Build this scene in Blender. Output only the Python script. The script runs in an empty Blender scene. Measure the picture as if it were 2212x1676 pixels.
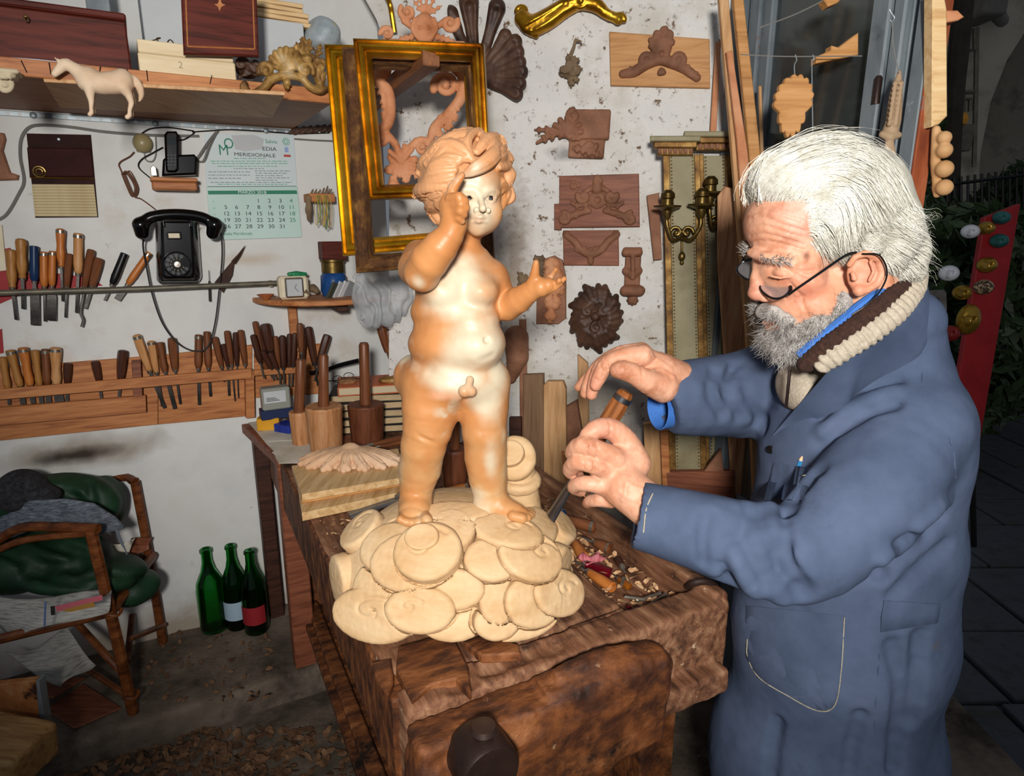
import bpy, bmesh, math, random
import numpy as np
from mathutils import Vector, Matrix, Euler
# ---------------------------------------------------------------- camera, world, light, exposure
FPX, CX, CY, W, H = 1400.0,1106.0,838.0,2212,1676
PITCH = math.radians(14.0)
CAM = np.array([0.0,0.0,1.55])
scene = bpy.context.scene
col = scene.collection
cam_data = bpy.data.cameras.new('camera')
cam_data.sensor_fit = 'HORIZONTAL'
cam_data.sensor_width = 36.0
cam_data.lens = 36.0 * FPX / W
cam_data.clip_start = 0.02
cam = bpy.data.objects.new('camera', cam_data)
cam.location = CAM
cam.rotation_euler = (math.pi / 2 - PITCH, 0,0)
col.objects.link(cam)
scene.camera = cam
world = bpy.data.worlds.new('dusk')
scene.world = world
world.use_nodes = True
world.node_tree.nodes['Background'].inputs[0].default_value = (0.78,0.86,1.0,1)
world.node_tree.nodes['Background'].inputs[1].default_value = 0.17
def add_light(name, kind, loc, target, energy, color=(1,1,1), **kw):
 l = bpy.data.lights.new(name, kind)
 l.energy = energy
 l.color = color
 for k, v in kw.items():
  setattr(l, k, v)
 o = bpy.data.objects.new(name, l)
 o.location = loc
 d = Vector(target) - Vector(loc)
 o.rotation_euler = d.to_track_quat('-Z', 'Y').to_euler()
 col.objects.link(o)
 return o
# the photographer's flash above and behind the lens; everything else is the open dusk sky
add_light('flash_offscreen', 'SPOT', (0.0,-0.7,1.83),(0.0,2.2,1.45),225,(1.0,0.965,0.92),
    spot_size=math.radians(80), spot_blend=0.7, shadow_soft_size=0.10)
vs = scene.view_settings
vs.view_transform = 'Standard'
vs.look = 'None'
vs.gamma = 1.0
vs.use_curve_mapping = False
vs.exposure = 0.08
# ---------------------------------------------------------------- pixel helpers
_c, _s = math.cos(PITCH), math.sin(PITCH)
def ray(px, py):
 x = (px - CX) / FPX
 y = (py - CY) / FPX
 return np.array([x, _c - y * _s, -(_s + y * _c)])
def at(px, py, Y):
 d = ray(px, py)
 return CAM + d * (Y / d[1])
def onz(px, py, z):
 d = ray(px, py)
 return CAM + d * ((z - CAM[2]) / d[2])
def rpx(py, Y, r):
 return r * (Y / ray(CX, py)[1]) / FPX
def nrm(v):
 v = np.asarray(v, float)
 return v / max(1e-9, np.linalg.norm(v))
class Frame:
 """a plane with origin, u (right), v (up), w (out of the plane)"""
 def __init__(s, o, u, v=(0,0,1)):
  s.o = np.array(o, float)
  s.u = nrm(u)
  v = np.array(v, float)
  s.v = nrm(v - s.u * np.dot(v, s.u))
  s.w = np.cross(s.u, s.v)
 def uv(s, px, py, w=0.0):
  d = ray(px, py)
  o = s.o + s.w * w
  t = np.dot(o - CAM, s.w) / np.dot(d, s.w)
  p = CAM + d * t - o
  return np.array([np.dot(p, s.u), np.dot(p, s.v)])
 def uvw(s, px, py, w=0.0):
  a = s.uv(px, py, w)
  return np.array([a[0], a[1], w])
 def P(s, u, v, w=0.0):
  return s.o + s.u * u + s.v * v + s.w * w
 def px(s, px, py, w=0.0):
  a = s.uv(px, py, w)
  return s.P(a[0], a[1], w)
 def M(s, u=0, v=0, w=0, rot=0.0):
  o = s.P(u, v, w)
  m = Matrix(((s.u[0], s.v[0], s.w[0], o[0]),(s.u[1], s.v[1], s.w[1], o[1]),
     (s.u[2], s.v[2], s.w[2], o[2]),(0,0,0,1)))
  return m @ Matrix.Rotation(rot, 4, 'Z')
# ---------------------------------------------------------------- materials
MATS = {}
def rgb(h):
 if isinstance(h, str):
  h = h.lstrip('#')
  c = [int(h[i:i + 2],16) / 255 for i in (0,2,4)]
  c = [x / 12.92 if x <= 0.04045 else ((x + 0.055) / 1.055) ** 2.4 for x in c]
  return (c[0], c[1], c[2],1)
 return (h[0], h[1], h[2],1)
def M(name, cols, rough=0.6, scale=8.0, stretch=(1,1,1), bump=0.15, metal=0.0, spec=0.4, detail=6.0,
   bscale=None, attr=None, trans=0.0, alpha=1.0, dist=0.0, grime=None, grime_scale=3.0, grime_amt=(0.5,0.7),
   coat=0.0, pos=None, sss=0.0, rvar=0.0, bdist=0.01, ior=1.45):
 if name in MATS:
  return MATS[name]
 m = bpy.data.materials.new(name)
 m.use_nodes = True
 nt = m.node_tree
 N, L = nt.nodes, nt.links
 b = N['Principled BSDF']
 if isinstance(cols, str):
  cols = [cols]
 tc = N.new('ShaderNodeTexCoord')
 mp = N.new('ShaderNodeMapping')
 mp.inputs['Scale'].default_value = stretch
 L.new(tc.outputs['Object'], mp.inputs['Vector'])
 no = N.new('ShaderNodeTexNoise')
 no.inputs['Scale'].default_value = scale
 no.inputs['Detail'].default_value = detail
 no.inputs['Roughness'].default_value = 0.6
 no.inputs['Distortion'].default_value = dist
 L.new(mp.outputs['Vector'], no.inputs['Vector'])
 out = None
 if len(cols) == 1:
  b.inputs['Base Color'].default_value = rgb(cols[0])
 else:
  r = N.new('ShaderNodeValToRGB')
  n = len(cols)
  ps = pos or [0.32 + 0.36 * i / (n - 1) for i in range(n)]
  while len(r.color_ramp.elements) < n:
   r.color_ramp.elements.new(0.5)
  for e, p, c in zip(r.color_ramp.elements, ps, cols):
   e.position = p
   e.color = rgb(c)
  L.new(no.outputs['Fac'], r.inputs['Fac'])
  out = r.outputs['Color']
 if attr:
  a = N.new('ShaderNodeVertexColor')
  a.layer_name = attr
  if out is None:
   out = a.outputs['Color']
  else:
   mx = N.new('ShaderNodeMix')
   mx.data_type = 'RGBA'
   mx.blend_type = 'MULTIPLY'
   mx.inputs['Factor'].default_value = 1.0
   L.new(out, mx.inputs['A'])
   L.new(a.outputs['Color'], mx.inputs['B'])
   out = mx.outputs['Result']
 if grime:
  gs = grime if isinstance(grime, list) else [(grime, grime_scale, grime_amt)]
  for i, (gc, gsc, ga) in enumerate(gs):
   g = N.new('ShaderNodeTexNoise')
   g.inputs['Scale'].default_value = gsc
   g.inputs['Detail'].default_value = 9
   g.inputs['Roughness'].default_value = 0.68
   mp2 = N.new('ShaderNodeMapping')
   mp2.inputs['Location'].default_value = (3.1 * i + 1.3,7.7 * i, 2.2)
   L.new(tc.outputs['Object'], mp2.inputs['Vector'])
   L.new(mp2.outputs['Vector'], g.inputs['Vector'])
   mr = N.new('ShaderNodeMapRange')
   mr.inputs['From Min'].default_value = ga[0]
   mr.inputs['From Max'].default_value = ga[1]
   L.new(g.outputs['Fac'], mr.inputs['Value'])
   mx = N.new('ShaderNodeMix')
   mx.data_type = 'RGBA'
   L.new(mr.outputs['Result'], mx.inputs['Factor'])
   if out is None:
    mx.inputs['A'].default_value = rgb(cols[0])
   else:
    L.new(out, mx.inputs['A'])
   mx.inputs['B'].default_value = rgb(gc)
   out = mx.outputs['Result']
 if out is not None:
  L.new(out, b.inputs['Base Color'])
 b.inputs['Roughness'].default_value = rough
 b.inputs['Metallic'].default_value = metal
 b.inputs['Specular IOR Level'].default_value = spec
 b.inputs['Transmission Weight'].default_value = trans
 b.inputs['Alpha'].default_value = alpha
 b.inputs['Coat Weight'].default_value = coat
 b.inputs['IOR'].default_value = ior
 if sss:
  b.inputs['Subsurface Weight'].default_value = sss
  b.inputs['Subsurface Radius'].default_value = (0.012,0.004,0.002)
  b.inputs['Subsurface Scale'].default_value = 0.6
 if rvar:
  mr = N.new('ShaderNodeMapRange')
  mr.inputs['To Min'].default_value = max(0.02, rough - rvar)
  mr.inputs['To Max'].default_value = min(1, rough + rvar)
  L.new(no.outputs['Fac'], mr.inputs['Value'])
  L.new(mr.outputs['Result'], b.inputs['Roughness'])
 if bump:
  bn = no
  if bscale:
   bn = N.new('ShaderNodeTexNoise')
   bn.inputs['Scale'].default_value = bscale
   bn.inputs['Detail'].default_value = 8
   bn.inputs['Roughness'].default_value = 0.65
   L.new(mp.outputs['Vector'], bn.inputs['Vector'])
  bp = N.new('ShaderNodeBump')
  bp.inputs['Strength'].default_value = bump
  bp.inputs['Distance'].default_value = bdist
  L.new(bn.outputs['Fac'], bp.inputs['Height'])
  L.new(bp.outputs['Normal'], b.inputs['Normal'])
 MATS[name] = m
 return m
def wood(name, a, b, c=None, rough=0.55, axis='x', scale=5.0, bump=0.12, **kw):
 st = {'x': (1.2,14,14), 'y': (14,1.2,14), 'z': (14,14,1.2)}[axis]
 return M(name, [a, b] + ([c] if c else []), rough=rough, scale=scale, stretch=st, bump=bump, dist=0.6, bdist=0.004, **kw)
# ---------------------------------------------------------------- objects
ROOTM = {}
def _finish(ob, frame, parent):
 if parent is not None:
  ob.parent = parent
  ob.matrix_parent_inverse = ROOTM[parent.name].inverted()
 ob.matrix_basis = frame
 ROOTM[ob.name] = frame.copy()
 col.objects.link(ob)
 return ob
def tag(o, label=None, cat=None, group=None, kind=None):
 if label: o['label'] = label
 if cat: o['category'] = cat
 if group: o['group'] = group
 if kind: o['kind'] = kind
 return o
def thing(name, label, cat, loc, group=None, kind=None):
 o = bpy.data.objects.new(name, None)
 o.empty_display_size = 0.05
 _finish(o, Matrix.Translation(Vector(loc)), None)
 return tag(o, label, cat, group, kind)
def obj(name, V, Fc, mat, parent=None, frame=None, smooth=True, colors=None, fix=True, sharp=None):
 """one mesh object; without frame the vertices are world space and the origin goes to the bottom centre"""
 V = np.asarray(V, dtype=np.float32).reshape(-1,3)
 if frame is None:
  lo, hi = V.min(0), V.max(0)
  c = np.array([(lo[0] + hi[0]) / 2,(lo[1] + hi[1]) / 2, lo[2]])
  V = V - c
  frame = Matrix.Translation(Vector(c))
 me = bpy.data.meshes.new(name)
 if isinstance(Fc, np.ndarray):
  n = len(Fc)
  k = Fc.shape[1]
  me.vertices.add(len(V))
  me.vertices.foreach_set('co', V.ravel())
  me.loops.add(n * k)
  me.loops.foreach_set('vertex_index', Fc.astype(np.int32).ravel())
  me.polygons.add(n)
  me.polygons.foreach_set('loop_start', np.arange(0, n * k, k, dtype=np.int32))
  me.polygons.foreach_set('loop_total', np.full(n, k, dtype=np.int32))
  me.update(calc_edges=True)
 else:
  me.from_pydata(V.tolist(),[], Fc)
  me.update()
 if fix and not isinstance(Fc, np.ndarray):
  bm = bmesh.new()
  bm.from_mesh(me)
  bmesh.ops.recalc_face_normals(bm, faces=bm.faces)
  bm.to_mesh(me)
  bm.free()
 if smooth is True:
  me.shade_smooth()
 if sharp and smooth:
  me.set_sharp_from_angle(angle=math.radians(sharp))
 if colors is not None:
  ca = me.color_attributes.new('Col', 'FLOAT_COLOR', 'POINT')
  c4 = np.ones((len(V),4), dtype=np.float32)
  c4[:, :3] = colors
  ca.data.foreach_set('color', c4.ravel())
 if mat is not None:
  for mm in (mat if isinstance(mat, (list, tuple)) else [mat]):
   me.materials.append(mm)
 ob = bpy.data.objects.new(name, me)
 return _finish(ob, frame, parent)
def copy_of(src, frame, parent=None):
 o = src.copy()
 return _finish(o, frame, parent)
class MB:
 """collects shapes for ONE mesh"""
 def __init__(s):
  s.v, s.f = [],[]
 def add(s, V, Fc, T=None):
  b = len(s.v)
  for p in V:
   p = Vector(p)
   if T is not None:
    p = T @ p
   s.v.append((p.x, p.y, p.z))
  for f in Fc:
   s.f.append(tuple(i + b for i in f))
  return s
 def box(s, lo, hi, bev=0.002, T=None):
  c = [(lo[i] + hi[i]) / 2 for i in range(3)]
  h = [abs(hi[i] - lo[i]) / 2 for i in range(3)]
  bev = min(bev, min(h) * 0.49)
  V, Fc, ix = [],[], {}
  for a in range(3):
   for sx in (-1,1):
    for sy in (-1,1):
     for sz in (-1,1):
      sg = (sx, sy, sz)
      ix[(a,) + sg] = len(V)
      V.append([c[i] + sg[i] * (h[i] if i == a else h[i] - bev) for i in range(3)])
  for a in range(3):
   o = [i for i in range(3) if i != a]
   for sa in (-1,1):
    q = []
    for (p, r) in ((-1,-1),(1,-1),(1,1),(-1,1)):
     sg = [0,0,0]
     sg[a], sg[o[0]], sg[o[1]] = sa, p, r
     q.append(ix[(a,) + tuple(sg)])
    Fc.append(q)
  for cax in range(3):
   a, b2 = [i for i in range(3) if i != cax]
   for sa in (-1,1):
    for sb in (-1,1):
     sg = [0,0,0]
     sg[a], sg[b2] = sa, sb
     lo_, hi_ = list(sg), list(sg)
     lo_[cax], hi_[cax] = -1,1
     Fc.append([ix[(a,) + tuple(lo_)], ix[(b2,) + tuple(lo_)], ix[(b2,) + tuple(hi_)], ix[(a,) + tuple(hi_)]])
  for sx in (-1,1):
   for sy in (-1,1):
    for sz in (-1,1):
     Fc.append([ix[(a, sx, sy, sz)] for a in range(3)])
  return s.add(V, Fc, T)
 def tube(s, pts, rad, n=8, T=None, cap=True, flat=1.0):
  pts = [np.asarray(p, float) for p in pts]
  k = len(pts)
  if not hasattr(rad, '__len__'):
   rad = [rad] * k
  V, Fc = [],[]
  tan = [nrm(pts[min(i + 1, k - 1)] - pts[max(i - 1,0)]) for i in range(k)]
  a = np.array([0,0,1.0]) if abs(tan[0][2]) < 0.9 else np.array([1.0,0,0])
  nx = nrm(np.cross(tan[0], a))
  for i in range(k):
   nx = nrm(nx - tan[i] * np.dot(nx, tan[i]))
   ny = np.cross(tan[i], nx)
   for j in range(n):
    t = 2 * math.pi * j / n
    V.append(pts[i] + nx * (math.cos(t) * rad[i]) + ny * (math.sin(t) * rad[i] * flat))
  for i in range(k - 1):
   for j in range(n):
    Fc.append([i * n + j, i * n + (j + 1) % n, (i + 1) * n + (j + 1) % n, (i + 1) * n + j])
  if cap:
   Fc.append(list(range(n))[::-1])
   Fc.append([(k - 1) * n + j for j in range(n)])
  return s.add(V, Fc, T)
 def lathe(s, prof, n=20, T=None, sx=1.0, sy=1.0):
  """profile of (radius, z) turned about z"""
  V, Fc = [],[]
  k = len(prof)
  for (r, z) in prof:
   for j in range(n):
    t = 2 * math.pi * j / n
    V.append((r * math.cos(t) * sx, r * math.sin(t) * sy, z))
  for i in range(k - 1):
   for j in range(n):
    Fc.append([i * n + j, i * n + (j + 1) % n, (i + 1) * n + (j + 1) % n, (i + 1) * n + j])
  Fc.append(list(range(n))[::-1])
  Fc.append([(k - 1) * n + j for j in range(n)])
  return s.add(V, Fc, T)
 def prism(s, poly, z0, z1, T=None, bev=0.0):
  n = len(poly)
  P = [np.array(p, float) for p in poly]
  rings = [(0, z0),(0, z1)]
  if bev:
   rings = [(bev, z0),(0, z0 + bev),(0, z1 - bev),(bev, z1)]
  ar = sum(P[i][0] * P[(i + 1) % n][1] - P[(i + 1) % n][0] * P[i][1] for i in range(n))
  sg = 1 if ar > 0 else -1
  V, Fc = [],[]
  for (ins, z) in rings:
   for i in range(n):
    p = P[i]
    if ins:
     e1 = nrm(P[i] - P[i - 1])
     e2 = nrm(P[(i + 1) % n] - P[i])
     n1 = np.array([-e1[1], e1[0]]) * sg
     n2 = np.array([-e2[1], e2[0]]) * sg
     b = nrm(n1 + n2)
     p = p + b * ins / max(0.5, np.dot(b, n1))
    V.append((p[0], p[1], z))
  for r in range(len(rings) - 1):
   for i in range(n):
    Fc.append([r * n + i, r * n + (i + 1) % n, (r + 1) * n + (i + 1) % n, (r + 1) * n + i])
  Fc.append(list(range(n))[::-1])
  Fc.append([(len(rings) - 1) * n + i for i in range(n)])
  return s.add(V, Fc, T)
 def grid(s, fn, nu, nv, T=None):
  V, Fc = [],[]
  for i in range(nu + 1):
   for j in range(nv + 1):
    V.append(fn(i / nu, j / nv))
  for i in range(nu):
   for j in range(nv):
    a = i * (nv + 1) + j
    Fc.append([a, a + 1, a + nv + 2, a + nv + 1])
  return s.add(V, Fc, T)
 def build(s, name, mat, parent=None, frame=None, smooth=True, sharp=35, fix=True):
  return obj(name, s.v, s.f, mat, parent, frame, smooth, sharp=sharp, fix=fix)
def spline(pts, n=8):
 """Catmull-Rom through points, n samples per span"""
 P = [np.asarray(p, float) for p in pts]
 P = [2 * P[0] - P[1]] + P + [2 * P[-1] - P[-2]]
 out = []
 for i in range(1, len(P) - 2):
  a, b, c, d = P[i - 1:i + 3]
  for j in range(n):
   t = j / n
   out.append(0.5 * ((2 * b) + (c - a) * t + (2 * a - 5 * b + 4 * c - d) * t * t + (3 * b - a - 3 * c + d) * t ** 3))
 out.append(P[-2])
 return out
# ---------------------------------------------------------------- numpy noise and signed-distance modelling
_rs = np.random.RandomState(7)
_tab = _rs.rand(32,32,32).astype(np.float32)
def vnoise(x, y, z, sc, octv=1):
 r = 0
 amp, tot = 1.0,0.0
 for o in range(octv):
  X, Y, Z = x * sc + 11.3 * o, y * sc + 5.7 * o, z * sc + 3.1 * o
  xi, yi, zi = np.floor(X), np.floor(Y), np.floor(Z)
  fx, fy, fz = X - xi, Y - yi, Z - zi
  fx = fx * fx * (3 - 2 * fx); fy = fy * fy * (3 - 2 * fy); fz = fz * fz * (3 - 2 * fz)
  xi = xi.astype(np.int32) & 31; yi = yi.astype(np.int32) & 31; zi = zi.astype(np.int32) & 31
  x1, y1, z1 = (xi + 1) & 31,(yi + 1) & 31,(zi + 1) & 31
  t = _tab
  v = ((t[xi, yi, zi] * (1 - fx) + t[x1, yi, zi] * fx) * (1 - fy) + (t[xi, y1, zi] * (1 - fx) + t[x1, y1, zi] * fx) * fy) * (1 - fz) + \
   ((t[xi, yi, z1] * (1 - fx) + t[x1, yi, z1] * fx) * (1 - fy) + (t[xi, y1, z1] * (1 - fx) + t[x1, y1, z1] * fx) * fy) * fz
  r = r + amp * (v - 0.5) * 2
  tot += amp
  amp *= 0.5
  sc = sc * 2.03
 return r / tot
def rotm(ex=0, ey=0, ez=0):
 return np.array(Euler((math.radians(ex), math.radians(ey), math.radians(ez))).to_matrix())
def basis(z, x=(1,0,0)):
 """3x3 with columns x,y,z from a z direction and an x hint"""
 z = nrm(z)
 x = np.asarray(x, float)
 x = nrm(x - z * np.dot(x, z))
 return np.stack([x, np.cross(z, x), z], axis=1)
class SDF:
 def __init__(s, lo, hi, h):
  s.lo = np.array(lo, float)
  s.h = h
  s.n = np.ceil((np.array(hi) - s.lo) / h).astype(int) + 1
  s.ax = [(s.lo[i] + h * np.arange(s.n[i])).astype(np.float32) for i in range(3)]
  s.D = np.full(tuple(s.n),1.0, dtype=np.float32)
 def win(s, lo, hi, pad):
  a = np.clip(np.floor((np.array(lo) - pad - s.lo) / s.h).astype(int),0, s.n)
  b = np.clip(np.ceil((np.array(hi) + pad - s.lo) / s.h).astype(int) + 1,0, s.n)
  if np.any(b <= a):
   return None, None
  sl = tuple(slice(a[i], b[i]) for i in range(3))
  X = s.ax[0][sl[0]][:, None, None]
  Y = s.ax[1][sl[1]][None, :, None]
  Z = s.ax[2][sl[2]][None, None, :]
  return sl, (X, Y, Z)
 def op(s, fn, lo, hi, k, mode):
  sl, P = s.win(lo, hi, max(abs(k),0) + 3 * s.h)
  if sl is None:
   return s
  d = fn(*P).astype(np.float32)
  a = s.D[sl]
  if mode == 'add':
   if k > 0:
    hh = np.clip(0.5 + 0.5 * (a - d) / k, 0,1)
    s.D[sl] = a + (d - a) * hh - k * hh * (1 - hh)
   else:
    s.D[sl] = np.minimum(a, d)
  elif mode == 'sub':
   d = -d
   if k > 0:
    hh = np.clip(0.5 - 0.5 * (a - d) / k, 0,1)
    s.D[sl] = a + (d - a) * hh + k * hh * (1 - hh)
   else:
    s.D[sl] = np.maximum(a, d)
  elif mode == 'and':
   s.D[sl] = np.maximum(a, d)
  return s
 # primitives -------------------------------------------------
 def ell(s, c, r, R=None, k=0.01, mode='add'):
  c = np.asarray(c, float)
  r = np.asarray(r if hasattr(r, '__len__') else [r] * 3, float)
  R = np.eye(3) if R is None else np.asarray(R)
  ext = np.sqrt(((R * r[None, :]) ** 2).sum(1))
  def fn(X, Y, Z):
   x, y, z = X - c[0], Y - c[1], Z - c[2]
   l = [R[0, i] * x + R[1, i] * y + R[2, i] * z for i in range(3)]
   k0 = np.sqrt(sum((l[i] / r[i]) ** 2 for i in range(3)))
   k1 = np.sqrt(sum((l[i] / r[i] ** 2) ** 2 for i in range(3))) + 1e-9
   return k0 * (k0 - 1) / k1
  return s.op(fn, c - ext, c + ext, k, mode)
 def cap(s, a, b, ra, rb=None, k=0.01, mode='add'):
  return s.path([a, b],[ra, ra if rb is None else rb], k, mode)
 def path(s, pts, rad, k=0.006, mode='add'):
  P = np.asarray(pts, float)
  if not hasattr(rad, '__len__'):
   rad = [rad] * len(P)
  rad = np.asarray(rad, float)
  lo = (P - rad[:, None]).min(0)
  hi = (P + rad[:, None]).max(0)
  def fn(X, Y, Z):
   best = None
   for i in range(len(P) - 1):
    a, b = P[i], P[i + 1]
    ab = b - a
    L2 = float(ab @ ab) + 1e-12
    t = np.clip(((X - a[0]) * ab[0] + (Y - a[1]) * ab[1] + (Z - a[2]) * ab[2]) / L2,0,1)
    d = np.sqrt((X - a[0] - t * ab[0]) ** 2 + (Y - a[1] - t * ab[1]) ** 2 + (Z - a[2] - t * ab[2]) ** 2) - (rad[i] + (rad[i + 1] - rad[i]) * t)
    best = d if best is None else np.minimum(best, d)
   return best
  return s.op(fn, lo, hi, k, mode)
 def box(s, c, hf, R=None, rad=0.0, k=0.0, mode='add', dis=None):
  c = np.asarray(c, float)
  hf = np.asarray(hf, float)
  R = np.eye(3) if R is None else np.asarray(R)
  ext = (np.abs(R) * hf[None, :]).sum(1)
  def fn(X, Y, Z):
   x, y, z = X - c[0], Y - c[1], Z - c[2]
   q = [np.abs(R[0, i] * x + R[1, i] * y + R[2, i] * z) - hf[i] + rad for i in range(3)]
   o = np.sqrt(sum(np.maximum(a, 0) ** 2 for a in q))
   return o + np.minimum(np.maximum(np.maximum(q[0], q[1]), q[2]),0) - rad
  return s.op(fn, c - ext, c + ext, k, mode)
 def disc(s, c, R, a, b, th, rad, k=0.0, mode='add', dome=0.0):
  """rounded elliptical pad, normal = third column of R, thickness 2*th"""
  c = np.asarray(c, float)
  R = np.asarray(R)
  m = max(a, b)
  ext = np.sqrt(((R * np.array([a, b, th + dome])[None, :]) ** 2).sum(1)) + 0.003
  def fn(X, Y, Z):
   x, y, z = X - c[0], Y - c[1], Z - c[2]
   l = [R[0, i] * x + R[1, i] * y + R[2, i] * z for i in range(3)]
   rr = np.sqrt((l[0] / a) ** 2 + (l[1] / b) ** 2) + 1e-6
   dr = (rr - 1) * min(a, b) + rad
   zz = l[2] - dome * np.clip(1 - rr * rr, 0,1) if dome else l[2]
   dz = np.abs(zz) - th + rad
   return np.sqrt(np.maximum(dr, 0) ** 2 + np.maximum(dz, 0) ** 2) + np.minimum(np.maximum(dr, dz),0) - rad
  return s.op(fn, c - ext, c + ext, k, mode)
 def noise(s, amp, sc, octv=2, band=0.05):
  w = np.abs(s.D) < band
  I = np.nonzero(w)
  s.D[I] += amp * vnoise(s.ax[0][I[0]], s.ax[1][I[1]], s.ax[2][I[2]], sc, octv)
  return s
 def warp(s, fn, band=0.05):
  """add fn(x,y,z) to the distance near the surface"""
  I = np.nonzero(np.abs(s.D) < band)
  s.D[I] += fn(s.ax[0][I[0]], s.ax[1][I[1]], s.ax[2][I[2]])
  return s
 def hit(s, px, py, y0=0.5, y1=2.2, inset=0.0):
  d = ray(px, py)
  t = np.arange(y0 / d[1], y1 / d[1], s.h * 0.5)
  P = CAM[None, :] + d[None, :] * t[:, None]
  I = np.round((P - s.lo) / s.h).astype(int)
  ok = np.all((I >= 0) & (I < s.n), axis=1)
  v = np.ones(len(t))
  v[ok] = s.D[I[ok, 0], I[ok, 1], I[ok, 2]]
  w = np.nonzero(v < 0)[0]
  i = w[0] if len(w) else int(np.argmin(v))
  return P[i] + nrm(d) * inset
 def mesh(s):
  D = s.D
  D[0], D[-1], D[:, 0], D[:, -1], D[:, :, 0], D[:, :, -1] = [np.maximum(q, 1e-4) for q in (D[0], D[-1], D[:, 0], D[:, -1], D[:, :, 0], D[:, :, -1])]
  ins = D < 0
  c = np.zeros(tuple(np.array(D.shape) - 1), dtype=np.int8)
  for dx in (0,1):
   for dy in (0,1):
    for dz in (0,1):
     c += ins[dx:D.shape[0] - 1 + dx, dy:D.shape[1] - 1 + dy, dz:D.shape[2] - 1 + dz]
  I = np.nonzero((c > 0) & (c < 8))
  n = len(I[0])
  idx = np.full(c.shape, -1, dtype=np.int32)
  idx[I] = np.arange(n)
  acc = np.zeros((n, 3), dtype=np.float32)
  cnt = np.zeros(n, dtype=np.float32)
  cor = {}
  for dx in (0,1):
   for dy in (0,1):
    for dz in (0,1):
     cor[(dx, dy, dz)] = D[I[0] + dx, I[1] + dy, I[2] + dz]
  for a in range(3):
   o = [i for i in range(3) if i != a]
   for p in (0,1):
    for q in (0,1):
     k0 = [0,0,0]
     k0[o[0]], k0[o[1]] = p, q
     k1 = list(k0)
     k1[a] = 1
     d0, d1 = cor[tuple(k0)], cor[tuple(k1)]
     m = (d0 < 0) != (d1 < 0)
     t = np.where(m, d0 / np.where(m, d0 - d1,1),0)
     v = np.zeros((n, 3), dtype=np.float32)
     v[:, a] = t
     v[:, o[0]] = p
     v[:, o[1]] = q
     acc[m] += v[m]
     cnt[m] += 1
  V = (acc / cnt[:, None] + np.stack(I, 1)) * s.h + s.lo
  Q = []
  for a in range(3):
   o = [(a + 1) % 3,(a + 2) % 3]
   sl0 = [slice(None)] * 3
   sl1 = [slice(None)] * 3
   sl0[a] = slice(0,-1)
   sl1[a] = slice(1, None)
   e0, e1 = ins[tuple(sl0)], ins[tuple(sl1)]
   E = np.nonzero(e0 != e1)
   E = [e.copy() for e in E]
   ok = (E[o[0]] > 0) & (E[o[1]] > 0) & (E[o[0]] < D.shape[o[0]] - 1) & (E[o[1]] < D.shape[o[1]] - 1)
   E = [e[ok] for e in E]
   flip = e0[tuple(E)]
   def g(p, q):
    K = [e.copy() for e in E]
    K[o[0]] -= p
    K[o[1]] -= q
    return idx[tuple(K)]
   quad = np.stack([g(1,1), g(0,1), g(0,0), g(1,0)],1)
   quad[~flip] = quad[~flip][:, ::-1]
   Q.append(quad)
  return V.astype(np.float32), np.concatenate(Q)
 def build(s, name, mat, parent=None, frame=None, colfn=None, post=None):
  V, Q = s.mesh()
  if post is not None:
   V = post(V)
  C = colfn(V) if colfn is not None else None
  return obj(name, V, Q, mat, parent, frame, True, colors=C)
def strands(P, R0, taper=True):
 """tubes of three sides along N polylines: P (N,K,3), R0 (N,) or scalar"""
 P = np.asarray(P, np.float32)
 N, K, _ = P.shape
 T = np.gradient(P, axis=1)
 T /= np.linalg.norm(T, axis=2, keepdims=True) + 1e-9
 a = np.cross(T, np.array([0.31,0.77,0.55], np.float32))
 a /= np.linalg.norm(a, axis=2, keepdims=True) + 1e-9
 b = np.cross(T, a)
 tp = (1 - 0.85 * np.linspace(0,1, K) ** 2) if taper else np.ones(K)
 r = (np.asarray(R0, np.float32).reshape(-1,1) * tp[None, :]).astype(np.float32)[:, :, None]
 V = np.stack([P + r * (math.cos(t) * a + math.sin(t) * b) for t in (0,2.094,4.189)], axis=2)   # N,K,3sides,3
 base = (np.arange(N)[:, None, None] * K + np.arange(K - 1)[None, :, None]) * 3
 j = np.arange(3)[None, None, :]
 j2 = (j + 1) % 3
 Q = np.stack([base + j, base + j2, base + 3 + j2, base + 3 + j], axis=-1).reshape(-1,4)
 return V.reshape(-1,3), Q
TEXTS = []
def text(name, body, size, mat, parent, frame, align='CENTER', extrude=0.0003, spacing=1.0, line=1.0, sx=1.0, shear=0.0):
 c = bpy.data.curves.new(name, 'FONT')
 c.body = body
 c.size = size
 c.align_x = align
 c.align_y = 'CENTER'
 c.extrude = extrude
 c.resolution_u = 3
 c.space_character = spacing
 c.space_line = line
 c.shear = shear
 o = bpy.data.objects.new(name, c)
 c.materials.append(mat)
 _finish(o, frame @ Matrix.Diagonal((sx, 1,1,1)), parent)
 TEXTS.append(o)
 return o
def convert_texts():
 bpy.context.view_layer.update()
 dg = bpy.context.evaluated_depsgraph_get()
 for o in TEXTS:
  me = bpy.data.meshes.new_from_object(o.evaluated_get(dg))
  n = bpy.data.objects.new('tmp', me)
  for k in o.keys():
   n[k] = o[k]
  n.parent = o.parent
  n.matrix_parent_inverse = o.matrix_parent_inverse.copy()
  n.matrix_basis = o.matrix_basis.copy()
  nm = o.name
  bpy.data.objects.remove(o, do_unlink=True)
  n.name = nm
  col.objects.link(n)
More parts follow.
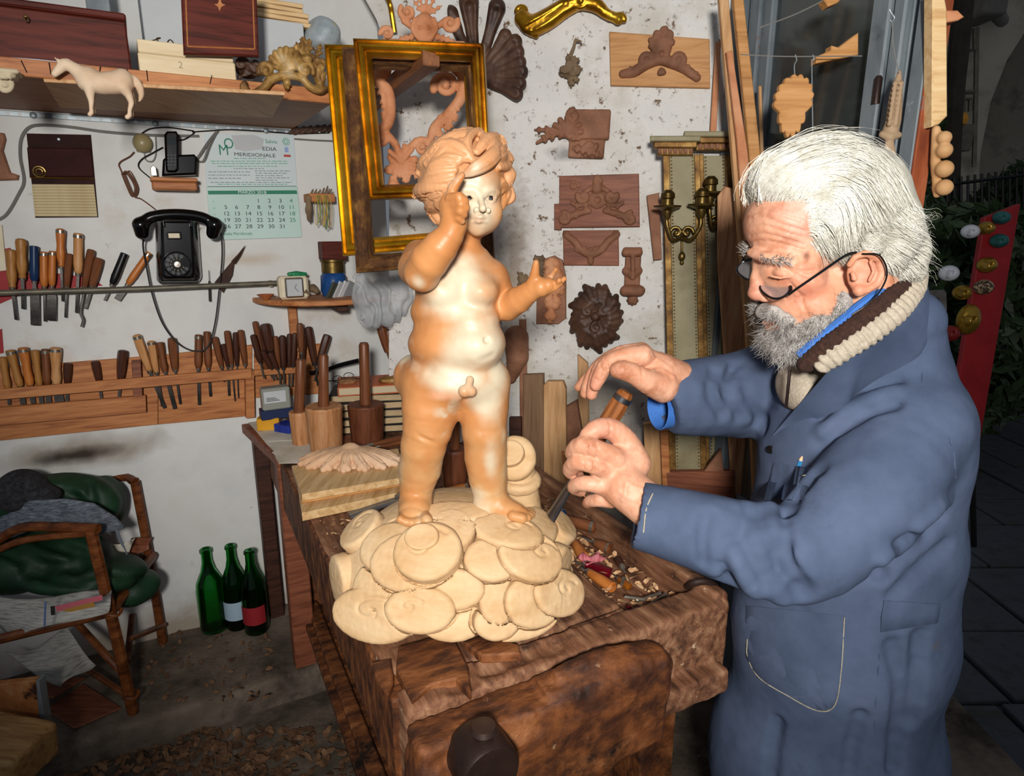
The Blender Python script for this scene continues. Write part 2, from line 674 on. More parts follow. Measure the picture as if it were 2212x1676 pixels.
# ================================================================= the setting
WL = Frame((-1.153,2.137,0),(0.874,0.486,0))          # left wall
WB = Frame((-0.42,2.25,0),(0.978,-0.208,0))           # wall of carvings
_e = WB.uv(1558,400)
WR = Frame(WB.P(_e[0],0),(0.275,-0.961,0))             # glazed side towards the courtyard
ZP = 0.10                                                  # raised floor by the left wall
def plaster(name, base, stains, rough_amt, crumble=None, soot=None):
 m = M(name, base, rough=0.85, scale=3.0, bump=rough_amt, bscale=22, grime=stains, bdist=0.012, spec=0.2)
 nt = m.node_tree
 N, L = nt.nodes, nt.links
 b = N['Principled BSDF']
 tc = [n for n in N if n.type == 'TEX_COORD'][0]
 def mix(fac, colr):
  src = b.inputs['Base Color'].links[0].from_socket
  mx = N.new('ShaderNodeMix')
  mx.data_type = 'RGBA'
  L.new(fac, mx.inputs['Factor'])
  L.new(src, mx.inputs['A'])
  mx.inputs['B'].default_value = rgb(colr)
  L.new(mx.outputs['Result'], b.inputs['Base Color'])
 def blob(cx, cy, sx, sy, colr, amt, nscale):
  mp = N.new('ShaderNodeMapping')
  mp.vector_type = 'TEXTURE'
  mp.inputs['Location'].default_value = (cx, cy, 0)
  mp.inputs['Scale'].default_value = (sx, sy, 1.0)
  L.new(tc.outputs['Object'], mp.inputs['Vector'])
  ln = N.new('ShaderNodeVectorMath')
  ln.operation = 'LENGTH'
  L.new(mp.outputs['Vector'], ln.inputs[0])
  no = N.new('ShaderNodeTexNoise')
  no.inputs['Scale'].default_value = nscale
  no.inputs['Detail'].default_value = 8
  L.new(tc.outputs['Object'], no.inputs['Vector'])
  ad = N.new('ShaderNodeMath')
  ad.operation = 'MULTIPLY_ADD'
  L.new(no.outputs['Fac'], ad.inputs[0])
  ad.inputs[1].default_value = 1.1
  L.new(ln.outputs['Value'], ad.inputs[2])
  mr = N.new('ShaderNodeMapRange')
  mr.inputs['From Min'].default_value = 1.5
  mr.inputs['From Max'].default_value = 0.75
  mr.inputs['To Min'].default_value = 0
  mr.inputs['To Max'].default_value = amt
  L.new(ad.outputs['Value'], mr.inputs['Value'])
  mix(mr.outputs['Result'], colr)
 for s in (soot or []):
  blob(*s)
 for s in (crumble or []):
  blob(*s)
 return m
def wl(px, py): return tuple(WL.uv(px, py))
def wb(px, py): return tuple(WB.uv(px, py))
def slab(name, fr, u0, u1, v0, v1, th, mat, kind='structure', nu=1, nv=1):
 mb = MB()
 mb.box((u0, v0,-th),(u1, v1,0),0.003)
 o = mb.build(name, mat, frame=fr.M())
 o['kind'] = kind
 return o
s1, s2, s3 = wl(190,975), wl(150,985), wl(150,700)
m_wall_l = plaster('left_wall_plaster', ['#cbccca', '#d8d8d5', '#d1cfc9'],
       [('#b9a98f', 2.2,(0.58,0.78)),('#8f8777', 14.0,(0.66,0.74))],0.12,
       soot=[(s1[0], s1[1],0.30,0.075, '#7c6a50', 0.75,9.0),(s2[0] + 0.02, s2[1],0.17,0.035, '#2b2018', 0.9,12.0),
       (wl(300,1340)[0],0.10,1.2,0.16, '#9b8670', 0.75,12.0),(wl(540,560)[0], wl(540,560)[1],0.14,0.03, '#b9a184', 0.5,16)])
wl_left = slab('wall_left', WL, -1.3,0.78,-0.02,3.0,0.12, m_wall_l)
k1, k2, k3, k4 = wb(1340,960), wb(1250,820), wb(1120,560), wb(1230,330)
m_wall_b = plaster('back_wall_plaster', ['#d3d1cd', '#dedcd8', '#cbc6bc'],
       [('#bdb4a4', 3.0,(0.5,0.7)),('#6b5138', 24.0,(0.605,0.66)),('#8a7558', 8.0,(0.62,0.76)),('#a39c92', 40.0,(0.58,0.66))],0.5,
       crumble=[(k1[0], k1[1] - 0.2,0.34,0.34, '#9c9488', 0.8,16.0),(k2[0] + 0.05, k2[1] - 0.06,0.26,0.14, '#c9c0ae', 0.75,24.0),
       (k3[0] - 0.01, k3[1],0.075,0.36, '#7d6347', 0.6,40.0),(k4[0], k4[1],0.09,0.03, '#8c8a88', 0.8,26.0),
       (k1[0] + 0.03, k1[1] - 0.02,0.09,0.12, '#7a655a', 0.8,22.0)])
u_end = WB.uv(1575,400)[0]
def wall_back():
 edge = [WB.uv(840,900), WB.uv(840,500), WB.uv(842,250), WB.uv(832,90), WB.uv(812,40), WB.uv(790,0), WB.uv(755,-60), WB.uv(700,-110), WB.uv(600,-150)]
 ev = [e[1] for e in edge]
 eu = [e[0] for e in edge]
 mb = MB()
 nu, nv = 120,150
 vt = 2.75
 V, Fc = [],[]
 vv = np.linspace(0, vt, nv + 1)
 for j in range(nv + 1):
  v = vv[j]
  u0 = eu[0] if v < ev[0] else (np.interp(v, ev, eu) if v < ev[-1] else eu[-1])
  for i in range(nu + 1):
   u = u0 + (u_end + 0.02 - u0) * i / nu
   V.append((u, v, 0))
 V = np.array(V)
 low = np.clip((k2[1] + 0.06 - V[:, 1]) / 0.25,0,1)
 n1 = vnoise(V[:, 0], V[:, 1],0 * V[:, 0],14.0,3)
 n2 = vnoise(V[:, 0], V[:, 1],0 * V[:, 0] + 3,3.0,2)
 V[:, 2] = 0.003 * n1 + 0.004 * n2 - low * (0.012 + 0.022 * np.abs(n1))
 for j in range(nv):
  for i in range(nu):
   a = j * (nu + 1) + i
   Fc.append([a, a + 1, a + nu + 2, a + nu + 1])
 b = len(V)
 R = [(V[j * (nu + 1)][0], V[j * (nu + 1)][1]) for j in range(nv + 1)]
 V2 = []
 for (u, v) in R:
  for d in (0,0.1,0.2,0.32):
   V2.append((u - d * 0.25, v, -d))
 V = np.concatenate([V, np.array(V2)])
 for j in range(nv):
  for q in range(3):
   a = b + j * 4 + q
   Fc.append([a, a + 1, a + 5, a + 4])
 o = obj('wall_back', V, [tuple(f) for f in Fc], m_wall_b, frame=WB.M(), fix=False, sharp=50)
 o['kind'] = 'structure'
wall_back()
# ---- floors
m_conc = M('worn_concrete', ['#4b4138', '#6d6052', '#837567'], rough=0.9, scale=5, bump=0.5, bscale=40, grime=[('#2b231c', 3.5,(0.48,0.66)),('#a09484', 20,(0.66,0.74))], bdist=0.01)
def step_floor():
 s = SDF((-2.2,0.55,-0.06),(0.3,2.75,0.13),0.012)
 R = np.array([[0.874,-0.486,0],[0.486,0.874,0],[0,0,1]])
 e = onz(400,1530, ZP)
 n = np.array([0.486,-0.874,0])
 dist = np.dot(e - WL.o, n)                    # how far the platform reaches from the wall
 c = WL.o + WL.u * (-0.2) + n * (dist / 2 - 0.05)
 s.box((c[0], c[1], ZP / 2 - 0.05),(1.4, dist / 2 + 0.05, ZP / 2 + 0.05), R, 0.012)
 s.noise(0.006,9,3)
 o = s.build('floor_platform', m_conc)
 o['kind'] = 'structure'
step_floor()
mb = MB()
mb.grid(lambda a, b: (-3.5 + 5.0 * a, -1.5 + 5.5 * b, 0),2,2)
o = mb.build('floor', m_conc, frame=Matrix.Identity(4)); o['kind'] = 'structure'
# ---- courtyard outside
m_pave = M('dark_paving', ['#33363a', '#45494e', '#3b3f45'], rough=0.8, scale=4, bump=0.4, bscale=30, grime=[('#3a3f26', 2.0,(0.52,0.7))])
gx = WR.P(0.0,0)
def out_ground():
 mb = MB()
 mb.box((gx[0] + 0.3,-1.5,-0.12),(9,9,-0.03),0.0)
 o = mb.build('floor_courtyard', m_pave, frame=Matrix.Identity(4))
 o['kind'] = 'structure'
 rng = random.Random(4)
 base = MB(); base.box((-0.5,-0.5,-0.02),(0.5,0.5,0.0),0.012)
 src = None
 y = 0.1
 r = 0
 while y < 5.6:
  dpt = rng.uniform(0.34,0.5)
  x = 1.12 + rng.uniform(-0.1,0.1) if y > 1.4 else 0.98 + rng.uniform(0, .1)
  if y < 1.55 and y + dpt > 1.3: x = 1.15
  while x < 4.6:
   wd = rng.uniform(0.35,0.75)
   F_ = Matrix.Translation((x + wd / 2, y + dpt / 2,-0.03 + 0.024 + rng.uniform(-0.004,0.004))) @ Matrix.Rotation(rng.uniform(-.012, .012),4, 'X') @ Matrix.Diagonal((wd - 0.02, dpt - 0.02,1,1))
   if src is None:
    src = base.build('flagstone', m_pave, parent=o, frame=F_)
   else:
    copy_of(src, F_, o)
   x += wd
  y += dpt
out_ground()
# ================================================================= workbench
BO = onz(880,1530,0.85)
BF_u = nrm((0.89,0.456,0)); BF_l = nrm((-0.456,0.89,0))
class BenchFrame:
 pass
def bloc(p):
 d = np.asarray(p) - BO
 return np.array([d @ BF_u, d @ BF_l, p[2]])
def bP(u, l, z):
 q = BO + BF_u * u + BF_l * l
 return np.array([q[0], q[1], z])
def bM(u, l, z, rz=0.0):
 q = bP(u, l, z)
 return Matrix(((BF_u[0], BF_l[0],0, q[0]),(BF_u[1], BF_l[1],0, q[1]),(0,0,1, q[2]),(0,0,0,1))) @ Matrix.Rotation(math.radians(rz),4, 'Z')
def bpx(px, py, z=0.85):
 a = bloc(onz(px, py, z)); return a[0], a[1]
BZ = 0.85
m_bench = M('old_bench_wood', ['#24130b', '#472614', '#70401f', '#8f5b36'], rough=0.6, scale=5, stretch=(2.5,7,3.5), bump=0.55, bscale=18, dist=0.4,
   grime=[('#1a100b', 7.0,(0.55,0.66)),('#a98b6c', 34.0,(0.66,0.74))], bdist=0.006, pos=[0.28,0.42,0.56,0.7])
m_bench_top = M('worn_bench_top', ['#4a2d1d', '#7a5138', '#9c7557'], rough=0.7, scale=6, stretch=(9,1.1,9), bump=0.5, bscale=20, dist=0.3,
   grime=[('#37221a', 9.0,(0.56,0.68)),('#d0b493', 40.0,(0.64,0.70))], bdist=0.005)
m_darkiron = M('dark_iron', ['#241814', '#3a2a24'], rough=0.42, scale=12, bump=0.1, metal=0.4, spec=0.5)
BW = 0.636
def bench():
 root = thing('workbench', 'massive worn brown carpenter bench with tool tray under the carved statue', 'workbench', bP(0.3,0.6,0))
 h = 0.0045
 L = 1.52
 # local space u,l,z ------------------------------------------------ top
 s = SDF((-0.03,-0.11,0.68),(0.68, L + 0.02,0.90), h)
 s.box((0.22, L / 2 + 0.03,0.80),(0.228, L / 2 - 0.03,0.05), None, 0.006)               # main plank
 s.box((0.63, L / 2,0.805),(0.017, L / 2,0.062), None, 0.008)                             # tray rim
 s.box((0.53, L / 2,0.785),(0.12, L / 2,0.012), None, 0.004)                              # tray bottom
 t0 = bpx(1243,1339); t1 = bpx(1353,1320)
 s.box((0.32,0.025,0.77),(0.325,0.036,0.083), None, 0.012)                              # thick end rail
 s.box((0.31,0.0,0.71),(0.305,0.05,0.025), None, 0.008)
 for (px, py, r, d) in ((1120,1420,40, .012),(1060,1440,35, .018),(850,1470,25, .02),(1180,1400,40, .012),(1000,1480,22, .01)):
  u, l = bpx(px, py)
  s.ell((u, l, BZ + 0.02 - d * 0.3),(0.045,0.03,0.02 + d * 0.3), None, 0.006, 'sub')
 s.box((0.243,0.064,0.86),(0.2,0.0035,0.03), rotm(0,0,3),0.0,0.0, 'sub')            # crack behind the end rail
 s.noise(0.0019,30,3)
 s.warp(lambda x, y, z: 0.0022 * vnoise(x, y * 0.25, z, 90,2))
 F0 = Matrix(((BF_u[0], BF_l[0],0, BO[0]),(BF_u[1], BF_l[1],0, BO[1]),(0,0,1,0),(0,0,0,1)))
 s.build('bench_top', m_bench_top, root, F0)
 s = SDF((-0.03,-0.13,0.55),(0.56,0.02,0.91),0.004)
 s.box((0.215,-0.045,0.755),(0.225,0.034,0.085), None, 0.012)
 s.ell((0.30,-0.047,0.80),(0.17,0.034,0.075), None, 0.03)
 s.box((0.16,-0.045,0.70),(0.17,0.034,0.10), None, 0.012,0.02)
 s.box((0.215,-0.045,0.875),(0.012,0.06,0.022), rotm(0,15,10),0.004,0.004, 'sub')
 s.box((0.08,-0.045,0.855),(0.12,0.06,0.012), rotm(0,2,0),0.004,0.006, 'sub')
 s.noise(0.004,18,3)
 s.warp(lambda x, y, z: 0.002 * vnoise(x, y, z * 0.25,110,2))
 s.build('vise_jaw', m_bench, root, F0)
 rng = random.Random(3)
 for poly, zt, nm in (([(855,1440),(870,1470),(890,1512),(930,1478),(985,1465),(1018,1496),(1012,1440),(985,1385),(930,1375),(860,1395)],0.012, 'worn_board'),
      ([(800,1430),(845,1420),(850,1470),(838,1500),(822,1480)],0.010, 'worn_board'),
      ([(1000,1385),(1040,1370),(1120,1390),(1125,1410),(1040,1415)],0.012, 'worn_board')):
  P = [bpx(x, y, BZ + zt) for (x, y) in poly]
  mb = MB(); mb.prism(P, BZ - 0.006, BZ + zt, bev=0.003)
  mb.build(nm, m_bench, root, F0)
 for (u, l) in ((0.06,0.10),(0.06,1.36),(0.56,0.12),(0.56,1.36)):
  mb = MB(); mb.box((-0.045,-0.05,0),(0.045,0.05,0.76),0.006)
  mb.build('leg', m_bench, root, bM(u, l, 0))
 for l in (0.12,1.36):
  mb = MB(); mb.box((0.06, l - 0.025,0.14),(0.56, l + 0.025,0.24),0.005); mb.build('stretcher', m_bench, root, F0)
 for u in (0.06,0.56):
  mb = MB(); mb.box((u - 0.02,0.1,0.2),(u + 0.02,1.36,0.28),0.005); mb.build('stretcher', m_bench, root, F0)
 mb = MB(); mb.box((0.02,0.2,0.24),(0.60,1.4,0.26),0.003); mb.build('lower_shelf', m_bench, root, F0)
 mb = MB(); mb.box((-0.014,0.03,0.68),(0.012, L, 0.845),0.004); mb.build('side_board', m_bench, root, F0)
 c = bpx(1040,1600,0.74)
 vf = Frame((BO[0] - 0.08 * BF_l[0], BO[1] - 0.08 * BF_l[1],0), BF_u).uv(1028,1618)
 T = F0 @ Matrix.Translation((vf[0],-0.078, vf[1])) @ Matrix.Rotation(math.radians(90),4, 'X')
 mb = MB()
 mb.lathe([(0.0,-0.01),(0.042,-0.01),(0.046,0.004),(0.046,0.05),(0.042,0.056),(0.0,0.057)],28)
 sc = mb.build('vise_screw', m_darkiron, root, T)
 mb = MB()
 mb.tube([(0,-0.10,0.03),(0,0.056,0.03)],0.013,14)
 mb.lathe([(0,0),(0.017,0.0),(0.02,0.006),(0.017,0.013),(0,0.015)],18, Matrix.Translation((0,0.05,0.03)) @ Matrix.Rotation(math.radians(-90),4, 'X'))
 mb.build('vise_handle', m_darkiron, root, T)
 p0 = bloc(onz(1500,1295, BZ)); p1 = bloc(onz(1560,1300, BZ))
 mb = MB()
 mb.tube(spline([(0.60,0.062, BZ + .004),(0.605,0.05, BZ + 0.018),(0.625,0.038, BZ + 0.022),(0.645,0.03, BZ + 0.008),(0.652,0.028, BZ - 0.03)],5),0.007,8)
 mb.build('bench_hook', m_darkiron, root, F0)
bench()
# ================================================================= carved statue on its cloud base
Y0 = 1.13
m_lime = M('pale_limewood', ['#c09a6c', '#cdab80', '#d6b88f'], rough=0.62, scale=9, stretch=(1,1,3), bump=0.12, bscale=60, bdist=0.003, grime=[('#b98d64', 14,(0.6,0.78))], spec=0.3)
m_putto = M('worn_painted_wood', ['#f4f0ea', '#ffffff'], rough=0.42, scale=16, bump=0.10, bscale=70, bdist=0.003, attr='Col', spec=0.4, rvar=0.12)
CC = np.array([-0.112,1.165,0.85])
CR = np.array([0.215,0.20,0.20])
def on_dome(px, py, sc=1.0):
 d = ray(px, py)
 r = CR * sc
 o = (CAM - CC) / r
 dd = d / r
 a, b, c = dd @ dd, 2 * (o @ dd), o @ o - 1
 disc = b * b - 4 * a * c
 if disc < 0:
  t = -b / (2 * a)
 else:
  t = (-b - math.sqrt(disc)) / (2 * a)
 p = CAM + d * t
 n = nrm((p - CC) / r ** 2)
 return p, n
def cloud_base():
 root = thing('carved_statue', 'carved child statue with peeling orange and cream paint on limewood cloud base', 'statue', (CC[0], CC[1],0.85))
 h = 0.002
 s = SDF((CC[0] - 0.27, CC[1] - 0.26,0.84),(CC[0] + 0.26, CC[1] + 0.24,1.16), h)
 s.ell(CC + np.array([0,0,0.085]),(0.192,0.178,0.104), None, 0.0); s.ell(CC + np.array([0,0,0.03]),(0.165,0.15,0.06), None, 0.01)
 def z2(zx, zy): return 680 + zx / 2.793,840 + zy / 2.793
 L = [(1480,1440,105,115,0.000,0.1),(830,1410,180,105,0.002,0.2),(1210,1450,245,125,0.006,0.35),(150,1350,85,130,0.0,0.1),
   (380,1440,235,150,0.010,0.35),(1090,1390,130,105,0.012,0.2),(1530,1130,55,80,0.0,0.1),(650,1320,195,130,0.016,0.15),
   (840,1210,175,115,0.010,0.2),(380,1190,115,135,0.010,0.15),(1100,1270,110,135,0.010,0.2),(1290,1270,160,150,0.017,0.2),
   (1410,1230,140,130,0.024,0.25),(250,1080,100,140,0.004,0.1),(1480,1060,70,130,0.004,0.1),(600,1050,235,165,0.012,0.25),
   (1060,1040,155,120,0.010,0.3),(1270,1030,180,140,0.019,0.35),(450,965,150,130,0.010,0.4),(310,880,115,95,0.016,0.5),
   (700,1015,188,158,0.025,0.35),(1460,850,95,85,0.014,0.6),(1340,840,110,95,0.008,0.9),(1150,885,205,90,0.012,1.0),
   (820,850,140,110,0.004,0.9),(560,810,150,60,-0.006,1.2),(840,740,200,60,0.0,1.4)]
 sp = {4: (0.0,0.62),7: (-0.25,0.4),12: (0.1,0.5),17: (0.3,0.55),19: (0.1,0.6),20: (-0.15,0.0),23: (0.2,0.5)}
 for i, (zx, zy, a, b, lift, up) in enumerate(L):
  px, py = z2(zx, zy)
  p, n = on_dome(px, py, 1.0)
  if n[2] > 0.0 or True:
   n = nrm(n + np.array([0,-0.25, up]))
  t = (p[1]) / ray(px, py)[1]
  am, bm = a / 2.793 * t / FPX, b / 2.793 * t / FPX
  vdir = nrm(ray(px, py))
  R = basis(n, (1,0,0))
  f1 = max(0.6, np.linalg.norm(R[:, 0] - vdir * (R[:, 0] @ vdir)))
  f2 = max(0.6, np.linalg.norm(R[:, 1] - vdir * (R[:, 1] @ vdir)))
  am, bm = 1.07 * am / f1,1.07 * bm / f2
  q = p + n * (lift * 1.4 - 0.013)
  q[2] = max(q[2],0.852 + 0.86 * bm * abs(R[2,1]) + 0.004)
  s.disc(q + n * 0.001, R, am + 0.0032, bm + 0.0032,0.0155,0.007,0.002, 'sub')
  s.disc(q, R, am, bm, 0.0155,0.007,0.0003, 'add', dome=0.004)
  if i in sp:
   ox, r0 = sp[i]
   if i == 20:
    s.disc(q + R[:, 0] * (-0.14 * am) + R[:, 1] * (0.38 * bm) + n * 0.018, R, am * 0.5, bm * 0.46,0.010,0.003,0.001)
    r0 = 0.8
   pts = []
   for k in range(34):
    th = 0.5 + k * 0.22
    rr = r0 * math.exp(-0.17 * k * 0.22 * 1.6)
    x, y = ox * am + am * rr * math.cos(th),0.15 * bm + bm * rr * math.sin(th)
    e = (x / am) ** 2 + (y / bm) ** 2
    pts.append(q + R[:, 0] * x + R[:, 1] * y + n * (0.0155 + 0.005 * max(0,1 - e)))
   s.path(pts, 0.0032,0.003, 'sub')
 pb = at(1122,1075,1.24); pt_ = at(1122,985,1.24)
 s.path([pb - np.array([0,0,0.05]), pb, at(1118,1020,1.235)],[0.05,0.042,0.036],0.006)
 R = basis(nrm((-0.15,-0.8,0.58)),(1,0,0))
 s.disc(at(1112,990,1.21), R, 0.043,0.046,0.014,0.011,0.002)
 s.disc(at(1105,985,1.21) + R[:, 2] * 0.014, R, 0.028,0.026,0.013,0.003,0.001)
 s.disc(at(1122,1038,1.225), basis(nrm((0,-0.3,0.95))),0.044,0.04,0.012,0.01,0.002)
 s.op(lambda X, Y, Z: (0.8502 - Z) + 0 * X + 0 * Y, (-9,-9,0.8),(9,9,2),0, 'and')
 s.warp(lambda x, y, z: 0.0007 * vnoise(x, y, z, 120,2))
 s.build('cloud_base', m_lime, root)
 return root
def putto(root):
 h = 0.0021
 s = SDF((-0.22,0.92,1.0),(0.13,1.33,1.72), h)
 def p(px, py, d=0.0): return at(px, py, Y0 + d)
 def r(py, d, q): return rpx(py, Y0 + d, q)
 def E(px, py, d, rx, ry, rz, k=0.012, rot=0, mode='add'):
  a = rpx(py, Y0 + d, 1)
  s.ell(p(px, py, d),(rx * a, rz, ry * a), rotm(0, rot, 0), k, mode)
 def S(px, py, d, q, k=0.01, mode='add'):
  s.ell(p(px, py, d), r(py, d, q), None, k, mode)
 def C(pts, k=0.01, mode='add'):
  s.path([p(a, b, d) for (a, b, d, q) in pts],[r(b, d, q) for (a, b, d, q) in pts], k, mode)
 E(985,815,0.005,107,62,0.075,0.02)
 E(985,742,0.0,103,66,0.072,0.02)
 E(983,672,0.005,96,55,0.066,0.018)
 E(985,608,0.008,92,62,0.062,0.02)
 E(985,556,0.012,74,36,0.045,0.018)
 E(1030,742,-0.03,58,50,0.052,0.022)          # belly dome
 E(1020,690,-0.025,55,30,0.042,0.014)         # roll above it
 E(1038,628,-0.022,40,36,0.040,0.012)         # chest
 E(958,632,-0.030,46,36,0.036,0.014)
 S(902,815,0.035,52,0.02)                        # buttock
 S(1060,600,0.012,33,0.02)
 C([(890,700,-0.035,4),(930,692,-0.062,4),(975,682,-0.069,4),(1015,664,-0.070,4)],0.012, 'sub')
 C([(938,782,-0.072,3),(985,792,-0.084,3.5),(1030,790,-0.088,3.5),(1066,772,-0.072,3)],0.012, 'sub')
 C([(1000,640,-0.066,4),(1002,610,-0.062,5),(1000,575,-0.05,5)],0.016, 'sub')
 s.ell(s.hit(1052,734),0.0058, None, 0.004, 'sub')
 C([(935,835,0.0,64),(930,880,-0.008,62),(924,925,-0.012,54),(916,955,-0.012,48)],0.02)
 C([(914,968,-0.008,47),(908,1010,0.004,46),(900,1050,0.008,37),(898,1075,0.008,34),(897,1092,0.002,34)],0.010)
 C([(900,1085,0.012,32),(896,1105,-0.022,35),(893,1118,-0.036,31)],0.012)
 for i, (x, y, q) in enumerate([(865,1122,9),(876,1127,9.5),(888,1129,10),(902,1129,11.5),(921,1124,14)]):
  C([(x * 0.8 + 895 * 0.2, y - 10,-0.035, q),(x, y, -0.066, q)],0.003)
 C([(1046,830,0.004,56),(1046,880,0.0,53),(1046,925,-0.006,48)],0.018)
 C([(1048,942,-0.004,46),(1049,985,0.004,46),(1054,1030,0.008,42),(1058,1065,0.008,37),(1056,1092,0.004,34)],0.010)
 C([(1050,1098,0.004,27),(1085,1098,-0.006,28),(1115,1107,-0.02,21),(1126,1112,-0.024,17)],0.012)
 for (x, y, d, q) in [(1128,1119,-0.040,11.5),(1140,1118,-0.034,8.5),(1146,1114,-0.026,8),(1150,1111,-0.016,7.5),(1150,1107,-0.006,7)]:
  C([(x - 20, y - 5, d + 0.004, q),(x, y, d, q)],0.003)
 C([(1096,1066,-0.03,2),(1075,1072,-0.032,2),(1040,1064,-0.03,2)],0.006, 'sub')
 C([(940,955,-0.055,2.5),(955,965,-0.05,2.5),(900,940,-0.058,2)],0.008, 'sub')
 C([(1010,850,-0.055,4),(1000,890,-0.05,4),(998,940,-0.045,5),(988,985,-0.03,6)],0.014, 'sub')
 C([(1010,835,-0.078,3.5),(1050,812,-0.075,3.5),(1085,788,-0.05,3)],0.01, 'sub')
 C([(996,838,-0.078,3.5),(960,818,-0.075,3.5),(925,808,-0.06,3)],0.01, 'sub')
 C([(1015,820,-0.078,9),(1012,836,-0.088,7)],0.005)
 S(1003,845,-0.088,14,0.004); S(1018,845,-0.085,12,0.004)
 C([(985,560,0.01,42),(1000,515,0.005,36),(1008,490,0.0,36)],0.014)
 C([(908,556,0.02,38),(902,580,-0.03,42),(912,592,-0.078,38)],0.014)
 C([(912,588,-0.082,37),(928,562,-0.098,42),(950,535,-0.108,38),(972,508,-0.112,30)],0.008)
 C([(974,503,-0.112,27),(980,488,-0.112,27)],0.004)
 C([(980,484,-0.113,28),(981,462,-0.115,29),(976,440,-0.115,24)],0.006)
 C([(963,498,-0.135,1.6),(978,497,-0.143,1.6),(996,496,-0.13,1.6)],0.004, 'sub')
 C([(972,432,-0.118,12),(978,408,-0.122,12),(988,392,-0.124,10.5),(998,379,-0.124,8)],0.004)
 C([(972,428,-0.128,11),(992,426,-0.140,12),(1003,434,-0.138,10)],0.003)
 C([(974,444,-0.126,11),(996,441,-0.142,11.5),(1006,449,-0.138,9.5)],0.003)
 C([(976,460,-0.124,11),(994,456,-0.140,11),(1002,463,-0.136,9)],0.003)
 C([(978,474,-0.122,11),(992,470,-0.134,10),(998,477,-0.132,8)],0.003)
 C([(958,462,-0.112,9),(957,440,-0.115,8),(964,424,-0.118,7)],0.004)
 C([(1062,600,0.018,34),(1082,640,0.025,32),(1094,662,0.01,30)],0.014)
 C([(1096,662,0.008,29),(1120,648,-0.01,29),(1142,632,-0.024,24),(1150,626,-0.028,21)],0.006)
 C([(1154,623,-0.030,21),(1168,620,-0.036,22),(1184,616,-0.038,16)],0.006)
 C([(1153,607,-0.034,14),(1156,587,-0.042,9.5),(1158,567,-0.046,6.8)],0.005)
 C([(1182,605,-0.028,8),(1192,595,-0.03,6.5),(1200,583,-0.036,5.5)],0.004)
 C([(1190,614,-0.036,8),(1204,611,-0.042,7),(1208,606,-0.05,6)],0.003)
 C([(1190,620,-0.032,8),(1208,612,-0.032,7),(1219,602,-0.036,5.6)],0.003)
 C([(1184,628,-0.036,8),(1200,621,-0.040,6.5),(1211,612,-0.044,5.2)],0.003)
 C([(1166,608,-0.056,2),(1166,622,-0.06,2),(1176,632,-0.056,2)],0.005, 'sub')
 C([(1146,612,-0.048,1.6),(1150,628,-0.053,1.6),(1156,644,-0.044,1.6)],0.004, 'sub')
 # ---------------- head
 E(1000,392,0.01,86,92,0.078,0.01)
 E(1030,432,-0.012,50,72,0.054,0.012,-6)
 E(1040,392,-0.014,46,46,0.052,0.012)
 E(1036,476,-0.020,42,30,0.044,0.012)
 S(1000,462,-0.034,25,0.012); S(1063,458,-0.030,22,0.012)
 S(1031,494,-0.044,14,0.012)
 E(1034,470,-0.046,25,17,0.022,0.008)
 E(1012,429,-0.076,16,10,0.016,0.008,0, 'sub')
 E(1059,429,-0.070,15,10,0.016,0.008,0, 'sub')
 C([(1037,418,-0.060,6),(1040,436,-0.070,6.5),(1043,450,-0.080,8.5)],0.006)
 S(1029,454,-0.068,6.5,0.004); S(1055,454,-0.064,6,0.004)
 S(1035,462,-0.076,2.4,0.003, 'sub'); S(1050,462,-0.074,2.2,0.003, 'sub')
 def HP(pts, q, ins=-0.0006, k=0.002, mode='add'):
  s.path([s.hit(x, y, 1.045) + nrm(ray(x, y)) * ins for (x, y) in spline(pts, 4)], r(428,-0.05, q), k, mode)
 for X in (1012,1059):
  s.ell(s.hit(X, 428,1.045) + np.array([0,0.0052,0]), r(428,-0.05,11), None, 0.001)
 for X in (1012,1060):
  HP([(X - 15,428),(X - 6,421),(X + 5,421),(X + 13,428)],2.6); HP([(X - 12,434),(X, 437),(X + 11,433)],1.8, k=0.003)
 HP([(986,417),(1006,409),(1026,411),(1033,419)],5,0.0012,0.006); HP([(1045,418),(1052,412),(1066,411),(1076,417)],5,0.0012,0.006)
 C([(1017,471,-0.061,3.5),(1028,467.5,-0.068,4.5),(1034,469,-0.070,4),(1040,468,-0.069,4.5),(1050,472,-0.061,3.2)],0.003)
 C([(1021,478,-0.060,3.5),(1034,480,-0.067,5),(1046,478,-0.060,3.5)],0.004)
 C([(1014,473.5,-0.062,1.5),(1026,473.5,-0.070,1.6),(1034,474.5,-0.073,1.6),(1042,474,-0.071,1.6),(1052,474.5,-0.062,1.5)],0.002, 'sub')
 C([(1032,463,-0.075,2),(1033,467,-0.074,2)],0.003, 'sub')
 C([(1026,486,-0.066,3),(1034,487,-0.068,3),(1042,486,-0.065,3)],0.006, 'sub')
 E(985,360,0.008,74,66,0.084,0.012)
 E(950,400,0.03,46,55,0.06,0.012)
 E(1068,340,-0.005,30,30,0.05,0.012)
 C([(1090,340,0.0,16),(1098,380,0.002,12),(1092,420,0.0,12),(1084,446,0.0,8)],0.008)
 HC = p(1003,388,0.006); ha = rpx(388, Y0,1)
 HR = np.array([93 * ha, 0.083,97 * ha])
 def hs(px, py, off):
  d = ray(px, py); o = (CAM - HC) / HR; dd = d / HR
  A, B, Cc = dd @ dd, 2 * (o @ dd), o @ o - 1
  q = B * B - 4 * A * Cc
  t = -B / (2 * A) if q < 0 else (-B - math.sqrt(q)) / (2 * A)
  P = CAM + d * t
  n = nrm((P - HC) / HR ** 2)
  return P + n * off, n
